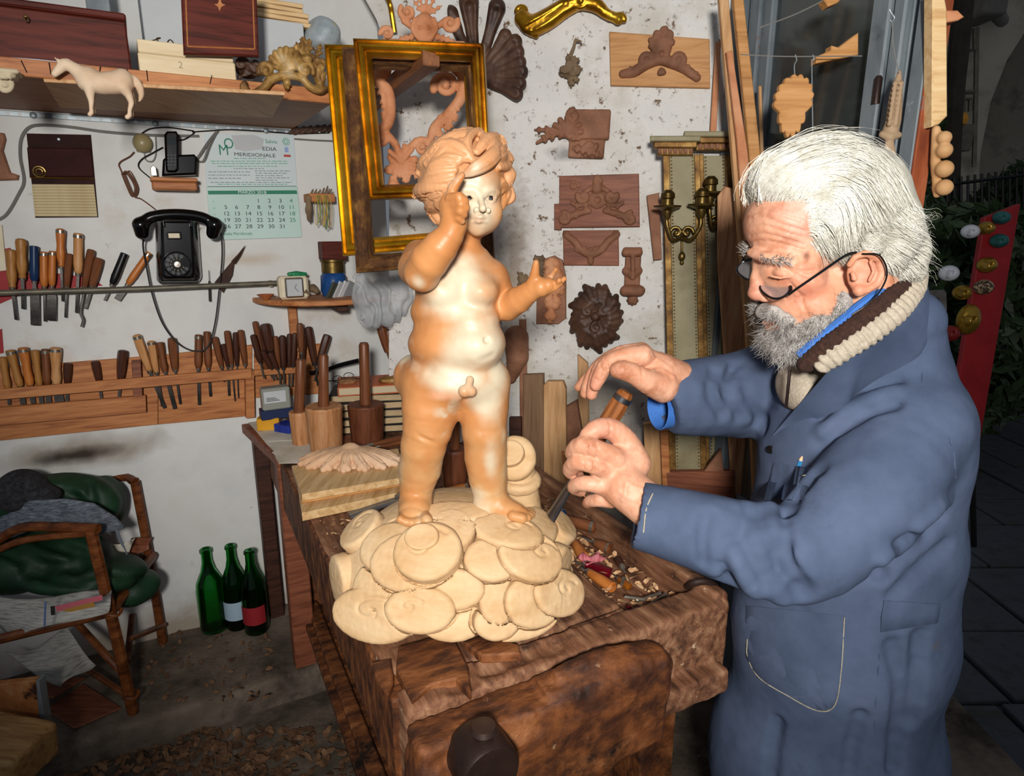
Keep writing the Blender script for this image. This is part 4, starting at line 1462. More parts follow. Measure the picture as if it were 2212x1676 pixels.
 for pts, rad in (([(1562,1120),(1543,1175),(1546,1230)],0.008),([(1582,1108),(1577,1165),(1600,1225),(1632,1272)],0.010),([(1618,1106),(1632,1175),(1660,1238),(1690,1285)],0.010),
      ([(1660,1100),(1676,1160),(1712,1230)],0.009),([(1780,930),(1850,875),(1935,846)],0.008),([(1624,790),(1588,830),(1612,900)],0.008),([(1905,1210),(1970,1150),(2040,1080)],0.009)):
  b.fold(pts, rad * 1.3,0.014, 'add', inset=rad * 0.3)
 f.warp(lambda x, y, z: 0.005 * vnoise(x, y, z * 0.6,9,2) + 0.0012 * vnoise(x, y, z, 40,2))
 coatf = f
 coat = f.build('coat', m_coat, root)
 def on_coat(pts, inset, n=6): return [coatf.hit(a, c, inset=inset) for (a, c) in spline(pts, n)]
 def seam(name, pts, rad=0.0011, mat=m_coat, inset=0.0):
  mb = MB(); mb.tube(on_coat(pts, inset), rad, 5); return mb.build(name, mat, coat)
 seam('seam', [(1991,787),(1993,830),(1993,880)]); seam('seam', [(1940,870),(1993,880),(2034,908),(2058,970),(2064,1033)])
 seam('seam', [(1904,1290),(1905,1350),(1898,1430),(1890,1540),(1882,1670)]);
 seam('stitching', [(1410,1066),(1396,1100),(1390,1150)],0.0012, m_thread, -0.0012)
 seam('stitching', [(1672,1008),(1690,1022),(1715,1030),(1740,1026)],0.0008, m_thread)
 def patch(name, px_poly, n=10, lift=0.004):
  P = np.array(px_poly, float)
  L, Rr = P[:len(P) // 2], P[len(P) // 2:][::-1]
  V, Fc = [],[]
  m = len(L)
  for i in range(m):
   for j in range(n + 1):
    q = L[i] + (Rr[i] - L[i]) * j / n
    h = coatf.hit(q[0], q[1])
    V.append(h - nrm(ray(q[0], q[1])) * lift)
  b0 = len(V)
  V += [v + nrm(v - CAM) * (lift + 0.004) for v in V]
  for i in range(m - 1):
   for j in range(n):
    a = i * (n + 1) + j
    Fc.append((a, a + 1, a + n + 2, a + n + 1))
    Fc.append((b0 + a, b0 + a + n + 1, b0 + a + n + 2, b0 + a + 1))
  for i in range(m - 1):
   for e in (0, n):
    a = i * (n + 1) + e
    Fc.append((a, a + n + 1, b0 + a + n + 1, b0 + a))
  for e in (0, m - 1):
   for j in range(n):
    a = e * (n + 1) + j
    Fc.append((a, a + 1, b0 + a + 1, b0 + a))
  return obj(name, V, Fc, m_coat, coat, sharp=60)
 lft = [(1612,1308),(1610,1340),(1610,1380),(1611,1420),(1636,1465),(1700,1505),(1760,1536)]
 rgt = [(1828,1331),(1826,1360),(1823,1400),(1819,1440),(1814,1480),(1810,1510),(1800,1527)]
 pk = patch('pocket', lft + rgt[::-1])
 def thread(pts, parent, lift):
  mb = MB(); mb.tube([coatf.hit(a, c) - nrm(ray(a, c)) * lift for (a, c) in spline(pts, 5)],0.0009,5); mb.build('stitching', m_thread, parent)
 thread([(1824,1334),(1818,1440),(1804,1522),(1766,1535),(1700,1502),(1640,1464),(1615,1420),(1614,1380)], coat, 0.0048)
 patch('half_belt', [(1910,1297),(1904,1332),(1903,1366)] + [(2026,1346),(2030,1326),(2033,1306)], lift=0.006)
 patch('chest_pocket', [(1672,1000),(1660,1040),(1650,1080)] + [(1738,1080),(1748,1050),(1752,1010)], lift=0.004)
 mb = MB()
 bt = coatf.hit(1665,971)
 mb.lathe([(0,0),(0.006,0),(0.0075,0.001),(0.007,0.003),(0.004,0.0022),(0,0.002)],16, Matrix.Translation(Vector(bt - nrm(ray(1665,971)) * 0.001)) @ Vector(nrm((-0.75,-0.6,0.1))).to_track_quat('Z', 'Y').to_matrix().to_4x4())
 mb.build('button', m_black_plastic, coat)
 def band(name, inner, outer, mat, th, parent, n=6, dp=0.0):
  a = [np.array(q) for q in spline(inner, 5)]
  c = [np.array(q) for q in spline(outer, 5)]
  V, Fc = [],[]
  m = len(a)
  for i in range(m):
   for j in range(n + 1):
    t = j / n
    q = a[i] + (c[i] - a[i]) * t
    up = math.sin(math.pi * t) * 0.006
    V.append(q + np.array([0.1,-0.5,0.6]) * up)
  b0 = len(V)
  V += [v - np.array([0.1,-0.4,0.7]) * th for v in V]
  for i in range(m - 1):
   for j in range(n):
    k = i * (n + 1) + j
    Fc.append((k, k + 1, k + n + 2, k + n + 1)); Fc.append((b0 + k, b0 + k + n + 1, b0 + k + n + 2, b0 + k + 1))
   for e in (0, n):
    k = i * (n + 1) + e
    Fc.append((k, k + n + 1, b0 + k + n + 1, b0 + k))
  for e in (0, m - 1):
   for j in range(n):
    k = e * (n + 1) + j
    Fc.append((k, k + 1, b0 + k + 1, b0 + k))
  return obj(name, V, Fc, mat, parent, sharp=60)
 ch = lambda x, y, l: coatf.hit(x, y) - nrm(ray(x, y)) * l
 band('collar', [p(1996,590,0.03), p(1988,632,-0.04), p(1958,682,-0.078), p(1920,712,-0.088), p(1876,744,-0.092), p(1832,770,-0.09), p(1790,800,-0.082)],
   [p(2004,640,0.05), p(2018,690,-0.03), ch(1990,765,0.004), ch(1900,815,0.005), ch(1850,850,0.006), ch(1810,885,0.006), ch(1668,940,0.004)], m_coat, 0.003, coat)
 # ------------------------------------------------------------ knitted collar, shirt, sweater front
 cream_path = spline([p(1984,590,0.01), p(1976,622,-0.045), p(1946,664,-0.078), p(1911,696,-0.09), p(1866,729,-0.094), p(1824,754,-0.092), p(1787,780,-0.085), p(1768,800,-0.075)],30)
 f = SDF((0.40,0.88,1.18),(0.70,1.12,1.52),0.0024)
 acc = 0
 last = cream_path[0]
 ribs = [cream_path[0]]
 for q in cream_path[1:]:
  if np.linalg.norm(q - ribs[-1]) > 0.0102:
   ribs.append(q)
 for i, q in enumerate(ribs):
  tn = nrm(ribs[min(i + 1, len(ribs) - 1)] - ribs[max(i - 1,0)])
  R = basis(tn, (0.5,-0.6,0.6))
  f.ell(q, (0.0125,0.0175,0.0074), R, 0.0016)
 f.warp(lambda x, y, z: 0.0008 * vnoise(x, y, z, 300,1))
 f.build('knitted_collar', m_wool_cream, root)
 f = SDF((0.38,0.88,1.18),(0.70,1.12,1.54),0.0024)
 P = spline([p(1972,578,0.02), p(1955,615,-0.04), p(1920,645,-0.068), p(1880,676,-0.08), p(1836,712,-0.083), p(1790,745,-0.080), p(1742,786,-0.066)],10)
 f.path(P, [0.0135] * len(P),0.002)
 L = np.concatenate([[0], np.cumsum([np.linalg.norm(P[i + 1] - P[i]) for i in range(len(P) - 1)])])
 for i in range(0, len(P) - 1,2):
  tn = nrm(P[i + 1] - P[i])
  f.ell(P[i],(0.0155,0.0155,0.0028), basis(tn),0.001)
 f.build('knitted_collar_band', m_wool_brown, root)
 mb = MB()
 mb.tube(spline([p(1925,618,-0.03), p(1895,640,-0.062), p(1860,665,-0.068), p(1815,702,-0.07), p(1770,738,-0.066), p(1730,770,-0.055)],5),0.011,10)
 mb.build('shirt_collar', m_shirt, root)
 f = SDF((0.33,0.90,1.02),(0.62,1.22,1.36),0.004)
 b = B(f)
 b.E(1775,830,0.05,70,80,0.07,0.02)
 b.E(1718,835,0.03,32,50,0.058,0.02)
 f.build('sweater', m_wool_cream, root)
 mb = MB(); mb.tube(spline([p(1706,800,-0.034), p(1702,840,-0.034), p(1698,880,-0.026)],4),0.0025,6); mb.build('zipper', m_darkiron, root)
 q0, q1 = p(1428,872,0.13), p(1500,866,0.15)
 a_ = nrm(q0 - q1)
 mb = MB()
 R = Matrix(basis(a_).tolist()).to_4x4()
 mb.lathe([(0.036,-0.055),(0.0375,-0.02),(0.0405,0.006),(0.0385,0.007),(0.035,-0.02),(0.034,-0.055)],26, Matrix.Translation(Vector(q0 - np.array([0,0,0.008]))) @ R)
 mb.build('shirt_cuff', m_shirt, root)
 f = SDF((0.30,0.85,0.02),(0.92,1.35,0.75),0.008)
 for sgn in (-1,1):
  f.path([(cx[0] + 0.01, cx[1] + 0.08 * sgn, 0.55),(cx[0] - 0.01, cx[1] + 0.085 * sgn, 0.40),(cx[0] + 0.03, cx[1] + 0.10 * sgn, 0.07)],[0.075,0.078,0.072],0.02)
 f.build('trousers', m_trouser, root)
 for sgn in (-1,1):
  f = SDF((cx[0] - 0.25, cx[1] + 0.10 * sgn - 0.07,0.0),(cx[0] + 0.15, cx[1] + 0.10 * sgn + 0.07,0.16),0.006)
  yy = cx[1] + 0.10 * sgn
  f.path([(cx[0] + 0.05, yy, 0.05),(cx[0] - 0.05, yy, 0.045),(cx[0] - 0.16, yy, 0.035)],[0.045,0.045,0.036],0.01)
  f.path([(cx[0] + 0.03, yy, 0.05),(cx[0] + 0.03, yy, 0.11)],[0.045,0.05],0.01)
  f.op(lambda X, Y, Z: (0.004 - Z) + 0 * X + 0 * Y, (-9,-9,-1),(9,9,2),0, 'and')
  f.build('shoe', m_shoe, root)
 # ------------------------------------------------------------ spectacles
 gl = thing('spectacles', 'dark half-frame reading glasses low on the bearded man\'s nose', 'glasses', p(1690,640,-0.04))
 lens_n = nrm((-0.72,-0.42,-0.55))
 def rim(c, ex, ey, rx, ry):
  return [c + ex * rx * math.cos(t) + ey * ry * math.sin(t) for t in np.linspace(0,2 * math.pi, 33)]
 nb = p(1632,604,-0.010)
 A = p(1600,566,0.055); Bp = p(1700,640,-0.060)
 ex = nrm(Bp - A)
 ey = nrm(np.array([0.45,0.45,0.6]) - ex * np.dot(np.array([0.45,0.45,0.6]), ex))
 mid = (A + Bp) / 2
 half = np.linalg.norm(Bp - A) / 2
 m_lens = M('spectacle_lens', ['#8d8f92'], rough=0.03, bump=0, alpha=0.22)
 for sg in (-1,1):
  c = mid + ex * half * 0.52 * sg
  ring = [c + ex * half * 0.43 * math.copysign(abs(math.cos(t)) ** 0.75, math.cos(t)) + ey * half * 0.27 * math.copysign(abs(math.sin(t)) ** 0.85, math.sin(t)) for t in np.linspace(0,2 * math.pi, 41)]
  mb = MB(); mb.tube(ring, [0.0018 + 0.0014 * max(0, math.sin(t)) for t in np.linspace(0,2 * math.pi, 41)],8, cap=False)
  fr = mb.build('rim', m_black_plastic, gl)
  mb = MB()
  nz = np.cross(ex, ey) * 0.0007
  n_ = len(ring) - 1
  V = [q + nz for q in ring[:-1]] + [q - nz for q in ring[:-1]]
  mb.add(V, [tuple(range(n_)), tuple(range(2 * n_ - 1, n_ - 1,-1))] + [(i, (i + 1) % n_, n_ + (i + 1) % n_, n_ + i) for i in range(n_)])
  mb.build('lens', m_lens, fr)
 mb = MB(); mb.tube(spline([mid - ex * half * 0.12 + ey * 0.006, mid + ey * 0.012, mid + ex * half * 0.12 + ey * 0.006],5),0.003,8); mb.build('bridge', m_black_plastic, gl)
 mb = MB(); mb.tube(spline([Bp + ey * 0.004, p(1712,630,-0.066), p(1770,590,-0.080), p(1826,552,-0.086), p(1850,545,-0.088)],5),0.0018,8); mb.build('temple_arm', m_black_plastic, gl)
 mb = MB(); mb.tube(spline([A + ey * 0.004, p(1618,545,0.066), p(1700,540,0.075), p(1800,545,0.085)],5),0.0018,8); mb.build('temple_arm', m_black_plastic, gl)
 mb = MB(); mb.tube(spline([p(1862,548,-0.098), p(1900,552,-0.104), p(1916,590,-0.100), p(1900,630,-0.092), p(1870,660,-0.085), p(1840,680,-0.08)],6),0.0012,6); mb.build('cord', m_black_plastic, gl)
 # ------------------------------------------------------------ gouge in his hands
 m_handle = wood('stained_handle', '#5b3218', '#8a5228', '#a4683a', axis='z', rough=0.4)
 m_steel = M('blade_steel', ['#55565a', '#77787c'], rough=0.3, scale=10, bump=0.05, metal=0.9)
 T0 = p(1192,1104,0.085); T1 = p(1354,846,0.075)
 ax = nrm(T1 - T0)
 Ln = np.linalg.norm(T1 - T0)
 g = thing('carving_gouge', 'large wooden-handled gouge held in both hands of the carver', 'gouge', T0)
 R = Matrix(basis(ax, (0.3,-0.9,0)).tolist()).to_4x4()
 F_ = Matrix.Translation(Vector(T0)) @ R
 mb = MB()
 hb = Ln * 0.44
 mb.lathe([(0, hb),(0.011, hb),(0.0135, hb + 0.02),(0.0165, Ln * 0.68),(0.0175, Ln * 0.88),(0.0165, Ln * 0.92),(0.0145, Ln * 0.93),(0.0145, Ln * 0.985),(0.011, Ln),(0, Ln)],10)
 hd = mb.build('handle', m_handle, g, F_, sharp=25)
 mb = MB(); mb.lathe([(0.0150, Ln * 0.925),(0.0165, Ln * 0.926),(0.0165, Ln * 0.962),(0.0150, Ln * 0.963)],24); mb.build('striking_ring', m_steel, g, F_)
 mb = MB(); mb.lathe([(0.0105, hb - 0.002),(0.0118, hb - 0.001),(0.0122, hb + 0.016),(0.011, hb + 0.017)],24); mb.build('ferrule', m_steel, g, F_)
 def blade(a, c):
  t = a
  z = hb * t - 0.012 * (1 - t)
  w = 0.0125 * (1 - t) ** 0.6 + 0.0045 if t < 0.97 else 0.005
  ang = (c - 0.5) * 2
  th = 0.0012 if True else 0
  return (w * ang, 0.006 * ang * ang * (1 - t), z)
 mb = MB()
 n_ = 10
 V, Fc = [],[]
 for i in range(15):
  for j in range(n_ + 1):
   x, y, z = blade(i / 14, j / n_)
   V.append((x, y - 0.0012, z))
  for j in range(n_, -1,-1):
   x, y, z = blade(i / 14, j / n_)
   V.append((x, y + 0.0012 + 0.002 * i / 14, z))
 m_ = 2 * (n_ + 1)
 for i in range(14):
  for j in range(m_):
   Fc.append((i * m_ + j, i * m_ + (j + 1) % m_, (i + 1) * m_ + (j + 1) % m_, (i + 1) * m_ + j))
 Fc.append(tuple(range(m_))); Fc.append(tuple(14 * m_ + j for j in range(m_)))
 mb.add(V, Fc); mb.build('blade', m_steel, g, F_)
 m_blue = M('blue_paint', ['#2f7fb5'], rough=0.4, bump=0)
 m_raw = M('sharpened_wood', ['#d9b08a'], rough=0.7, bump=0)
 pe = thing('pencil', 'short blue pencil sticking out of the coat\'s chest pocket', 'pencil', p(1724,1010,-0.02))
 a0 = coatf.hit(1723,1016) + nrm(ray(1723,1016)) * 0.001; a1 = coatf.hit(1733,985) - nrm(ray(1733,985)) * 0.003
 dv = nrm(a1 - a0); l_ = np.linalg.norm(a1 - a0)
 F_ = Matrix.Translation(Vector(a0)) @ Matrix(basis(dv).tolist()).to_4x4()
 mb = MB(); mb.lathe([(0,-0.004),(0.0037,-0.004),(0.0037, l_ * 0.72),(0, l_ * 0.72)],6); mb.build('pencil_body', m_blue, pe, F_)
 mb = MB(); mb.lathe([(0.0036, l_ * 0.72),(0.0012, l_ * 0.97),(0, l_)],8); mb.build('pencil_tip', m_raw, pe, F_)
person()
# ================================================================= carving tools: relief modelling in the plane of a wall
class Relief:
 def __init__(s, fr, x0, y0, x1, y1, w0, w1, h):
  s.fr = fr; s.fat = 1.0
  P = [fr.uv(x, y, w) for x in (x0, x1) for y in (y0, y1) for w in (w0, w1)]
  lo, hi = np.min(P, axis=0), np.max(P, axis=0)
  s.f = SDF((lo[0] - 2 * h, lo[1] - 2 * h, w0 - 2 * h),(hi[0] + 2 * h, hi[1] + 2 * h, w1 + 2 * h), h)
  cx, cy, w = (x0 + x1) / 2,(y0 + y1) / 2,(w0 + w1) / 2
  s.sc = np.linalg.norm(fr.uv(cx, cy + 5, w) - fr.uv(cx, cy - 5, w)) / 10
  s.sx = np.linalg.norm(fr.uv(cx + 5, cy, w) - fr.uv(cx - 5, cy, w)) / 10
 def pt(s, px, py, w): return s.fr.uvw(px, py, w)
 def C(s, pts, k=0.003, mode='add', sm=0):
  if sm:
   pts = spline(pts, sm)
  s.f.path([s.pt(q[0], q[1], q[2]) for q in pts],[q[3] * s.sc * s.fat for q in pts], k, mode)
 def E(s, px, py, w, rx, ry, rw, rot=0, k=0.003, mode='add'):
  s.f.ell(s.pt(px, py, w),(rx * s.sx, ry * s.sc, rw), rotm(0,0, rot), k, mode)
 def S(s, px, py, w, q, k=0.003, mode='add'):
  s.f.ell(s.pt(px, py, w), q * s.sc, None, k, mode)
 def box(s, x0, y0, x1, y1, w0, w1, rad=0.002, rot=0, k=0.0, mode='add'):
  a = s.fr.uv((x0 + x1) / 2,(y0 + y1) / 2, w1)
  s.f.box((a[0], a[1],(w0 + w1) / 2),(abs(x1 - x0) / 2 * s.sx, abs(y1 - y0) / 2 * s.sc, (w1 - w0) / 2), rotm(0,0, rot), rad, k, mode)
 def spiral(s, cx, cy, r, a0, turns, sg, w, q0, q1, lift=0.0, k=0.002):
  n = int(14 * turns)
  pts = []
  for i in range(n + 1):
   t = i / n
   a = math.radians(a0) + sg * t * turns * 2 * math.pi
   rr = r * (1 - t) ** 0.85 + 0.04 * r
   pts.append((cx + rr * math.cos(a), cy - rr * math.sin(a), w + lift * t, q0 + (q1 - q0) * t))
  s.C(pts, k)
  s.S(cx, cy, w + lift, q1 * 1.7, k)
 def leaf(s, pts, wd, w, n=5, lobe=0.5, th=None, k=0.002):
  """acanthus-like leaf along a polyline of pixels"""
  P = np.array(spline(pts, 6))
  m = len(P)
  T = np.gradient(P, axis=0)
  T /= np.linalg.norm(T, axis=1, keepdims=True) + 1e-9
  Nn = np.stack([-T[:, 1], T[:, 0]],1)
  prof = lambda t: math.sin(math.pi * min(0.96,0.18 + 0.8 * t)) ** 0.7
  th = th or wd * 0.42
  s.C([(P[i][0], P[i][1], w, th * (0.35 + 0.65 * prof(i / (m - 1)))) for i in range(m)], k)
  for j in range(n):
   t = (j + 0.4) / n
   i = int(t * (m - 1))
   L = wd * prof(t)
   for sg in (-1,1):
    a = P[i]
    e = a + Nn[i] * sg * L * 0.85 + T[i] * L * 0.55
    s.C([(a[0], a[1], w, wd * 0.32),(e[0] * .6 + a[0] * .4, e[1] * .6 + a[1] * .4, w + 0.003, wd * 0.36),(e[0], e[1], w, wd * 0.24)], k)
  s.C([(P[i][0], P[i][1], w + th * s.sc * (0.35 + 0.65 * prof(i / (m - 1))), wd * 0.06) for i in range(m)],0.001, 'sub')
 def build(s, name, mat, parent=None, post=None): return s.f.build(name, mat, parent, s.fr.M())
def fbox(fr, x0, y0, x1, y1, w1, depth, rot=0.0):
 """frame and half sizes of a box whose front face shows as the given pixel rectangle on plane w1"""
 xm, ym = (x0 + x1) / 2,(y0 + y1) / 2
 ul, ur = fr.uv(x0, ym, w1)[0], fr.uv(x1, ym, w1)[0]
 vb, vt = fr.uv(xm, y1, w1)[1], fr.uv(xm, y0, w1)[1]
 return fr.M((ul + ur) / 2,(vb + vt) / 2, w1 - depth / 2, rot),((ur - ul) / 2,(vt - vb) / 2, depth / 2)
def pbox(name, mat, fr, x0, y0, x1, y1, w1, depth, parent=None, bev=0.002, rot=0.0):
 F_, hf = fbox(fr, x0, y0, x1, y1, w1, depth, rot)
 mb = MB()
 mb.box([-a for a in hf], hf, bev)
 return mb.build(name, mat, parent, F_)
def ppoly(name, mat, fr, poly, w0, w1, parent=None, bev=0.0015):
 P = [fr.uv(x, y, w1) for (x, y) in poly]
 c = np.mean(P, axis=0)
 mb = MB()
 mb.prism([(q[0] - c[0], q[1] - c[1]) for q in P], w0, w1, bev=bev)
 return mb.build(name, mat, parent, fr.M(c[0], c[1],0))
def ptube(name, mat, fr, pts, r, w=None, parent=None, n=6, sm=6):
 """tube through pixels (px,py,w) on a frame"""
 P = [fr.px(q[0], q[1], q[2] if len(q) > 2 else w) for q in pts]
 mb = MB()
 mb.tube(spline(P, sm) if sm else P, r, n)
 return mb.build(name, mat, parent)
w_orange = wood('orange_pine', '#8d4f2b', '#b0703f', '#c38450', axis='x')
w_shelf = wood('brown_shelf_pine', '#7a4526', '#97602f', '#a86d40', axis='x')
w_pale = wood('pale_pine', '#c39a66', '#d9b684', '#e3c798', axis='x')
w_tan = wood('tan_pine', '#a87c50', '#c19364', '#cda477', axis='y')
w_redb = wood('red_brown_wood', '#5e3220', '#7d4730', '#8f573c', axis='x')
w_dark = wood('dark_walnut', '#2a160e', '#40241a', '#523024', axis='x')
w_mahog = wood('mahogany', '#3a160e', '#57231a', '#642c20', axis='x', rough=0.55, spec=0.2)
w_carve = M('terracotta_carved_wood', ['#6b4631', '#875b43', '#9a6c52'], rough=0.7, scale=12, bump=0.25, bscale=80, bdist=0.003)
w_carve_d = M('dark_carved_wood', ['#2d1d15', '#4a3124', '#5c4030'], rough=0.5, scale=14, bump=0.3, bscale=70, bdist=0.003)
w_carve_o = M('orange_carved_wood', ['#a5653e', '#c2825a', '#cf9670'], rough=0.7, scale=10, bump=0.2, bscale=70, bdist=0.003)
w_carve_g = M('old_gilt_carving', ['#4a3016', '#7d5a2a', '#a98448', '#b9a27c'], rough=0.55, scale=16, bump=0.3, bscale=70, bdist=0.003, metal=0.25)
w_gray = M('grey_brown_carving', ['#4b3a2a', '#6f5b45', '#877257'], rough=0.8, scale=18, bump=0.3, bscale=80, bdist=0.003)
m_gold = M('gold_leaf', ['#7a4d10', '#b9861f', '#dcae3c'], rough=0.32, scale=9, bump=0.2, bscale=60, bdist=0.003, metal=0.85)
m_gold2 = M('rubbed_gilt', ['#5c3515', '#8a5a22', '#b98a3a'], rough=0.45, scale=14, bump=0.3, bscale=50, bdist=0.004, metal=0.5)
m_brass = M('old_brass', ['#4a3a1c', '#6e5a30', '#8a7344'], rough=0.38, scale=20, bump=0.1, metal=0.85)
m_steel_d = M('tool_steel', ['#2f2d2b', '#4d4a47', '#676460'], rough=0.42, scale=14, bump=0.15, metal=0.7)
m_ferrule = M('bright_ferrule', ['#8b8378', '#b5ab9c'], rough=0.3, scale=20, bump=0.05, metal=0.85)
m_white = M('white_card', ['#b5b8ba', '#c0c3c4'], rough=0.8, scale=6, bump=0.05)
m_cream = M('cream_paint', ['#cfc3a4', '#ddd3b8'], rough=0.6, scale=10, bump=0.1)
m_black = M('black_gloss', ['#070708', '#0c0c0e'], rough=0.16, scale=10, bump=0.02, spec=0.6)
m_wire_g = M('grey_cable', ['#6c6a66', '#7d7a75'], rough=0.6, bump=0)
m_wire_b = M('brown_wire', ['#5a3a2c', '#74503c'], rough=0.6, bump=0)
m_wire_k = M('black_wire', ['#101010'], rough=0.5, bump=0)
m_galv = M('galvanised_steel', ['#7d868b', '#97a0a4'], rough=0.45, scale=12, bump=0.1, metal=0.5)
m_pipe = M('grey_pipe', ['#5b564d', '#77715f'], rough=0.5, scale=18, bump=0.15, metal=0.4)
HW = {'honey': wood('honey_handle', '#7d5128', '#a06d36', '#b38147', axis='z', rough=0.42), 'orange': wood('orange_handle', '#8d4a1c', '#b3682c', '#c47c3e', axis='z', rough=0.38),
   'brown': wood('brown_handle', '#4c2a17', '#6d3f24', '#7f4e30', axis='z', rough=0.4), 'dark': wood('dark_handle', '#2a1610', '#43241a', '#52301f', axis='z', rough=0.4),
   'tan': wood('tan_handle', '#94653c', '#ba8450', '#c8986a', axis='z', rough=0.45),
   'blue': M('blue_plastic', ['#12294a', '#1a365e'], rough=0.3, bump=0), 'black': M('black_rubber', ['#111113'], rough=0.35, bump=0)}
def tool(fr, label, group, top, bot, wd, end, bw, w=0.03, hue='brown', style='taper', hoop=False, wb_=None, cat='chisel', bend=None, name='wood_chisel', blade_w=None):
 """a carving tool on a frame: handle from top to bot (pixels), blade on to end"""
 P0, P1 = fr.px(top[0], top[1], w), fr.px(bot[0], bot[1], w if wb_ is None else wb_)
 P2 = fr.px(end[0], end[1], w if wb_ is None else wb_) if end is not None else None
 L = np.linalg.norm(P1 - P0)
 ax = nrm(P1 - P0)
 pxm = L / max(1e-6, math.hypot(bot[0] - top[0], bot[1] - top[1]))
 r = wd / 2 * pxm
 t = thing(name, label, cat, P1, group)
 F_ = Matrix.Translation(Vector(P0)) @ Matrix(basis(ax, fr.u).tolist()).to_4x4()
 prof = {'taper': [(0.55,0),(0.85,0.02),(0.95,0.08),(1.0,0.3),(0.88,0.7),(0.7,0.95),(0.62,1.0)],
   'bulb': [(0.5,0),(0.9,0.03),(1.0,0.12),(0.9,0.3),(0.82,0.45),(0.95,0.62),(0.9,0.75),(0.62,0.93),(0.72,0.97),(0.6,1.0)],
   'straight': [(0.7,0),(0.92,0.02),(0.95,0.5),(1.0,0.75),(0.85,0.93),(0.6,1.0)],
   'flare': [(0.75,0),(0.98,0.02),(1.0,0.15),(0.85,0.4),(0.78,0.6),(0.9,0.85),(0.7,1.0)]}[style]
 n = 8 if style == 'taper' else 14
 mb = MB()
 mb.lathe([(0,0)] + [(a * r, z * L) for (a, z) in prof] + [(0, L)], n)
 mb.build('handle', HW[hue], t, F_, sharp=28)
 if hoop:
  mb = MB(); mb.lathe([(0.8 * r, 0.04 * L),(0.99 * r, 0.042 * L),(1.0 * r, 0.12 * L),(0.9 * r, 0.122 * L)],14); mb.build('striking_ring', m_ferrule, t, F_)
 if P2 is not None:
  mb = MB(); mb.lathe([(0.5 * r, 0.95 * L),(0.66 * r, 0.951 * L),(0.56 * r, 1.06 * L),(0.3 * r, 1.065 * L)],12); mb.build('ferrule', m_ferrule if not hue == 'dark' else m_steel_d, t, F_)
  mb = MB()
  if bend:
   Q = [P1] + [fr.px(x, y, w) for (x, y) in bend] + [P2]
   mb.tube(spline(Q, 5), bw / 2 * pxm, 6)
   mb.build('blade', m_steel_d, t)
  else:
   a2 = nrm(P2 - P1); L2 = np.linalg.norm(P2 - P1)
   F2 = Matrix.Translation(Vector(P1)) @ Matrix(basis(a2, fr.u).tolist()).to_4x4()
   b = bw / 2 * pxm
   nk = min(b, 0.35 * r)
   V = []
   for (z, x, y) in ((-0.01 * L, nk, nk * 0.8),(0.12 * L2, nk, nk * 0.8),(0.30 * L2, b, min(b, 0.0022)),(0.97 * L2, b, min(b, 0.0018)),(L2, b * 0.96,0.0004)):
    V += [(-x, -y, z),(x, -y, z),(x, y, z),(-x, y, z)]
   Fc = [(0,1,2,3),(16,17,18,19)]
   for i in range(4):
    for j in range(4):
     Fc.append((i * 4 + j, i * 4 + (j + 1) % 4, i * 4 + 4 + (j + 1) % 4, i * 4 + 4 + j))
   mb.add(V, Fc)
   mb.build('blade', m_steel_d, t, F2, sharp=30)
 return t
# ================================================================= left wall: shelf and what stands on it
SZ, SW = 1.873,0.55            # underside height and depth of the shelf
ST = SZ + 0.032
def shelf():
 uL, uR = -1.15, WL.uv(720,205, SW)[0]
 root = thing('wall_shelf', 'long deep pine shelf high on the wall above the telephones', 'shelf', WL.P((uL + uR) / 2, SZ, SW / 2))
 mb = MB(); mb.box((uL, SZ, 0.0),(uR, ST, SW - 0.02),0.002); mb.build('shelf_board', w_shelf, root, WL.M())
 mb = MB(); mb.box((uL, SZ - 0.002, SW - 0.02),(uR, ST + 0.002, SW),0.002); mb.build('front_edge', w_orange, root, WL.M())
 P = [WL.uv(x, y, 0.3) for x, y in ((0,0),(1,1))]
 q = [onz(95,176, SZ - 0.008), onz(615,205, SZ - 0.008), onz(588,254, SZ - 0.008), onz(130,232, SZ - 0.008)]
 mb = MB(); mb.prism([(a[0], a[1]) for a in q], SZ - 0.009, SZ - 0.0005, bev=0.001); mb.build('under_panel', w_tan, root, Matrix.Identity(4))
 for i, x in enumerate((52,108,215,279,318,455)):
  y = 138 + x * 0.083 if False else 140 + x * 0.075
  a = WL.px(x, y + 0, SW); d = np.array([0.004 * ((i % 3) - 1),0,0.012])
  mb = MB(); mb.tube([a - d, a + d + WL.w * 0.003],0.0011,5); mb.build('nail', m_darkiron, root)
shelf()
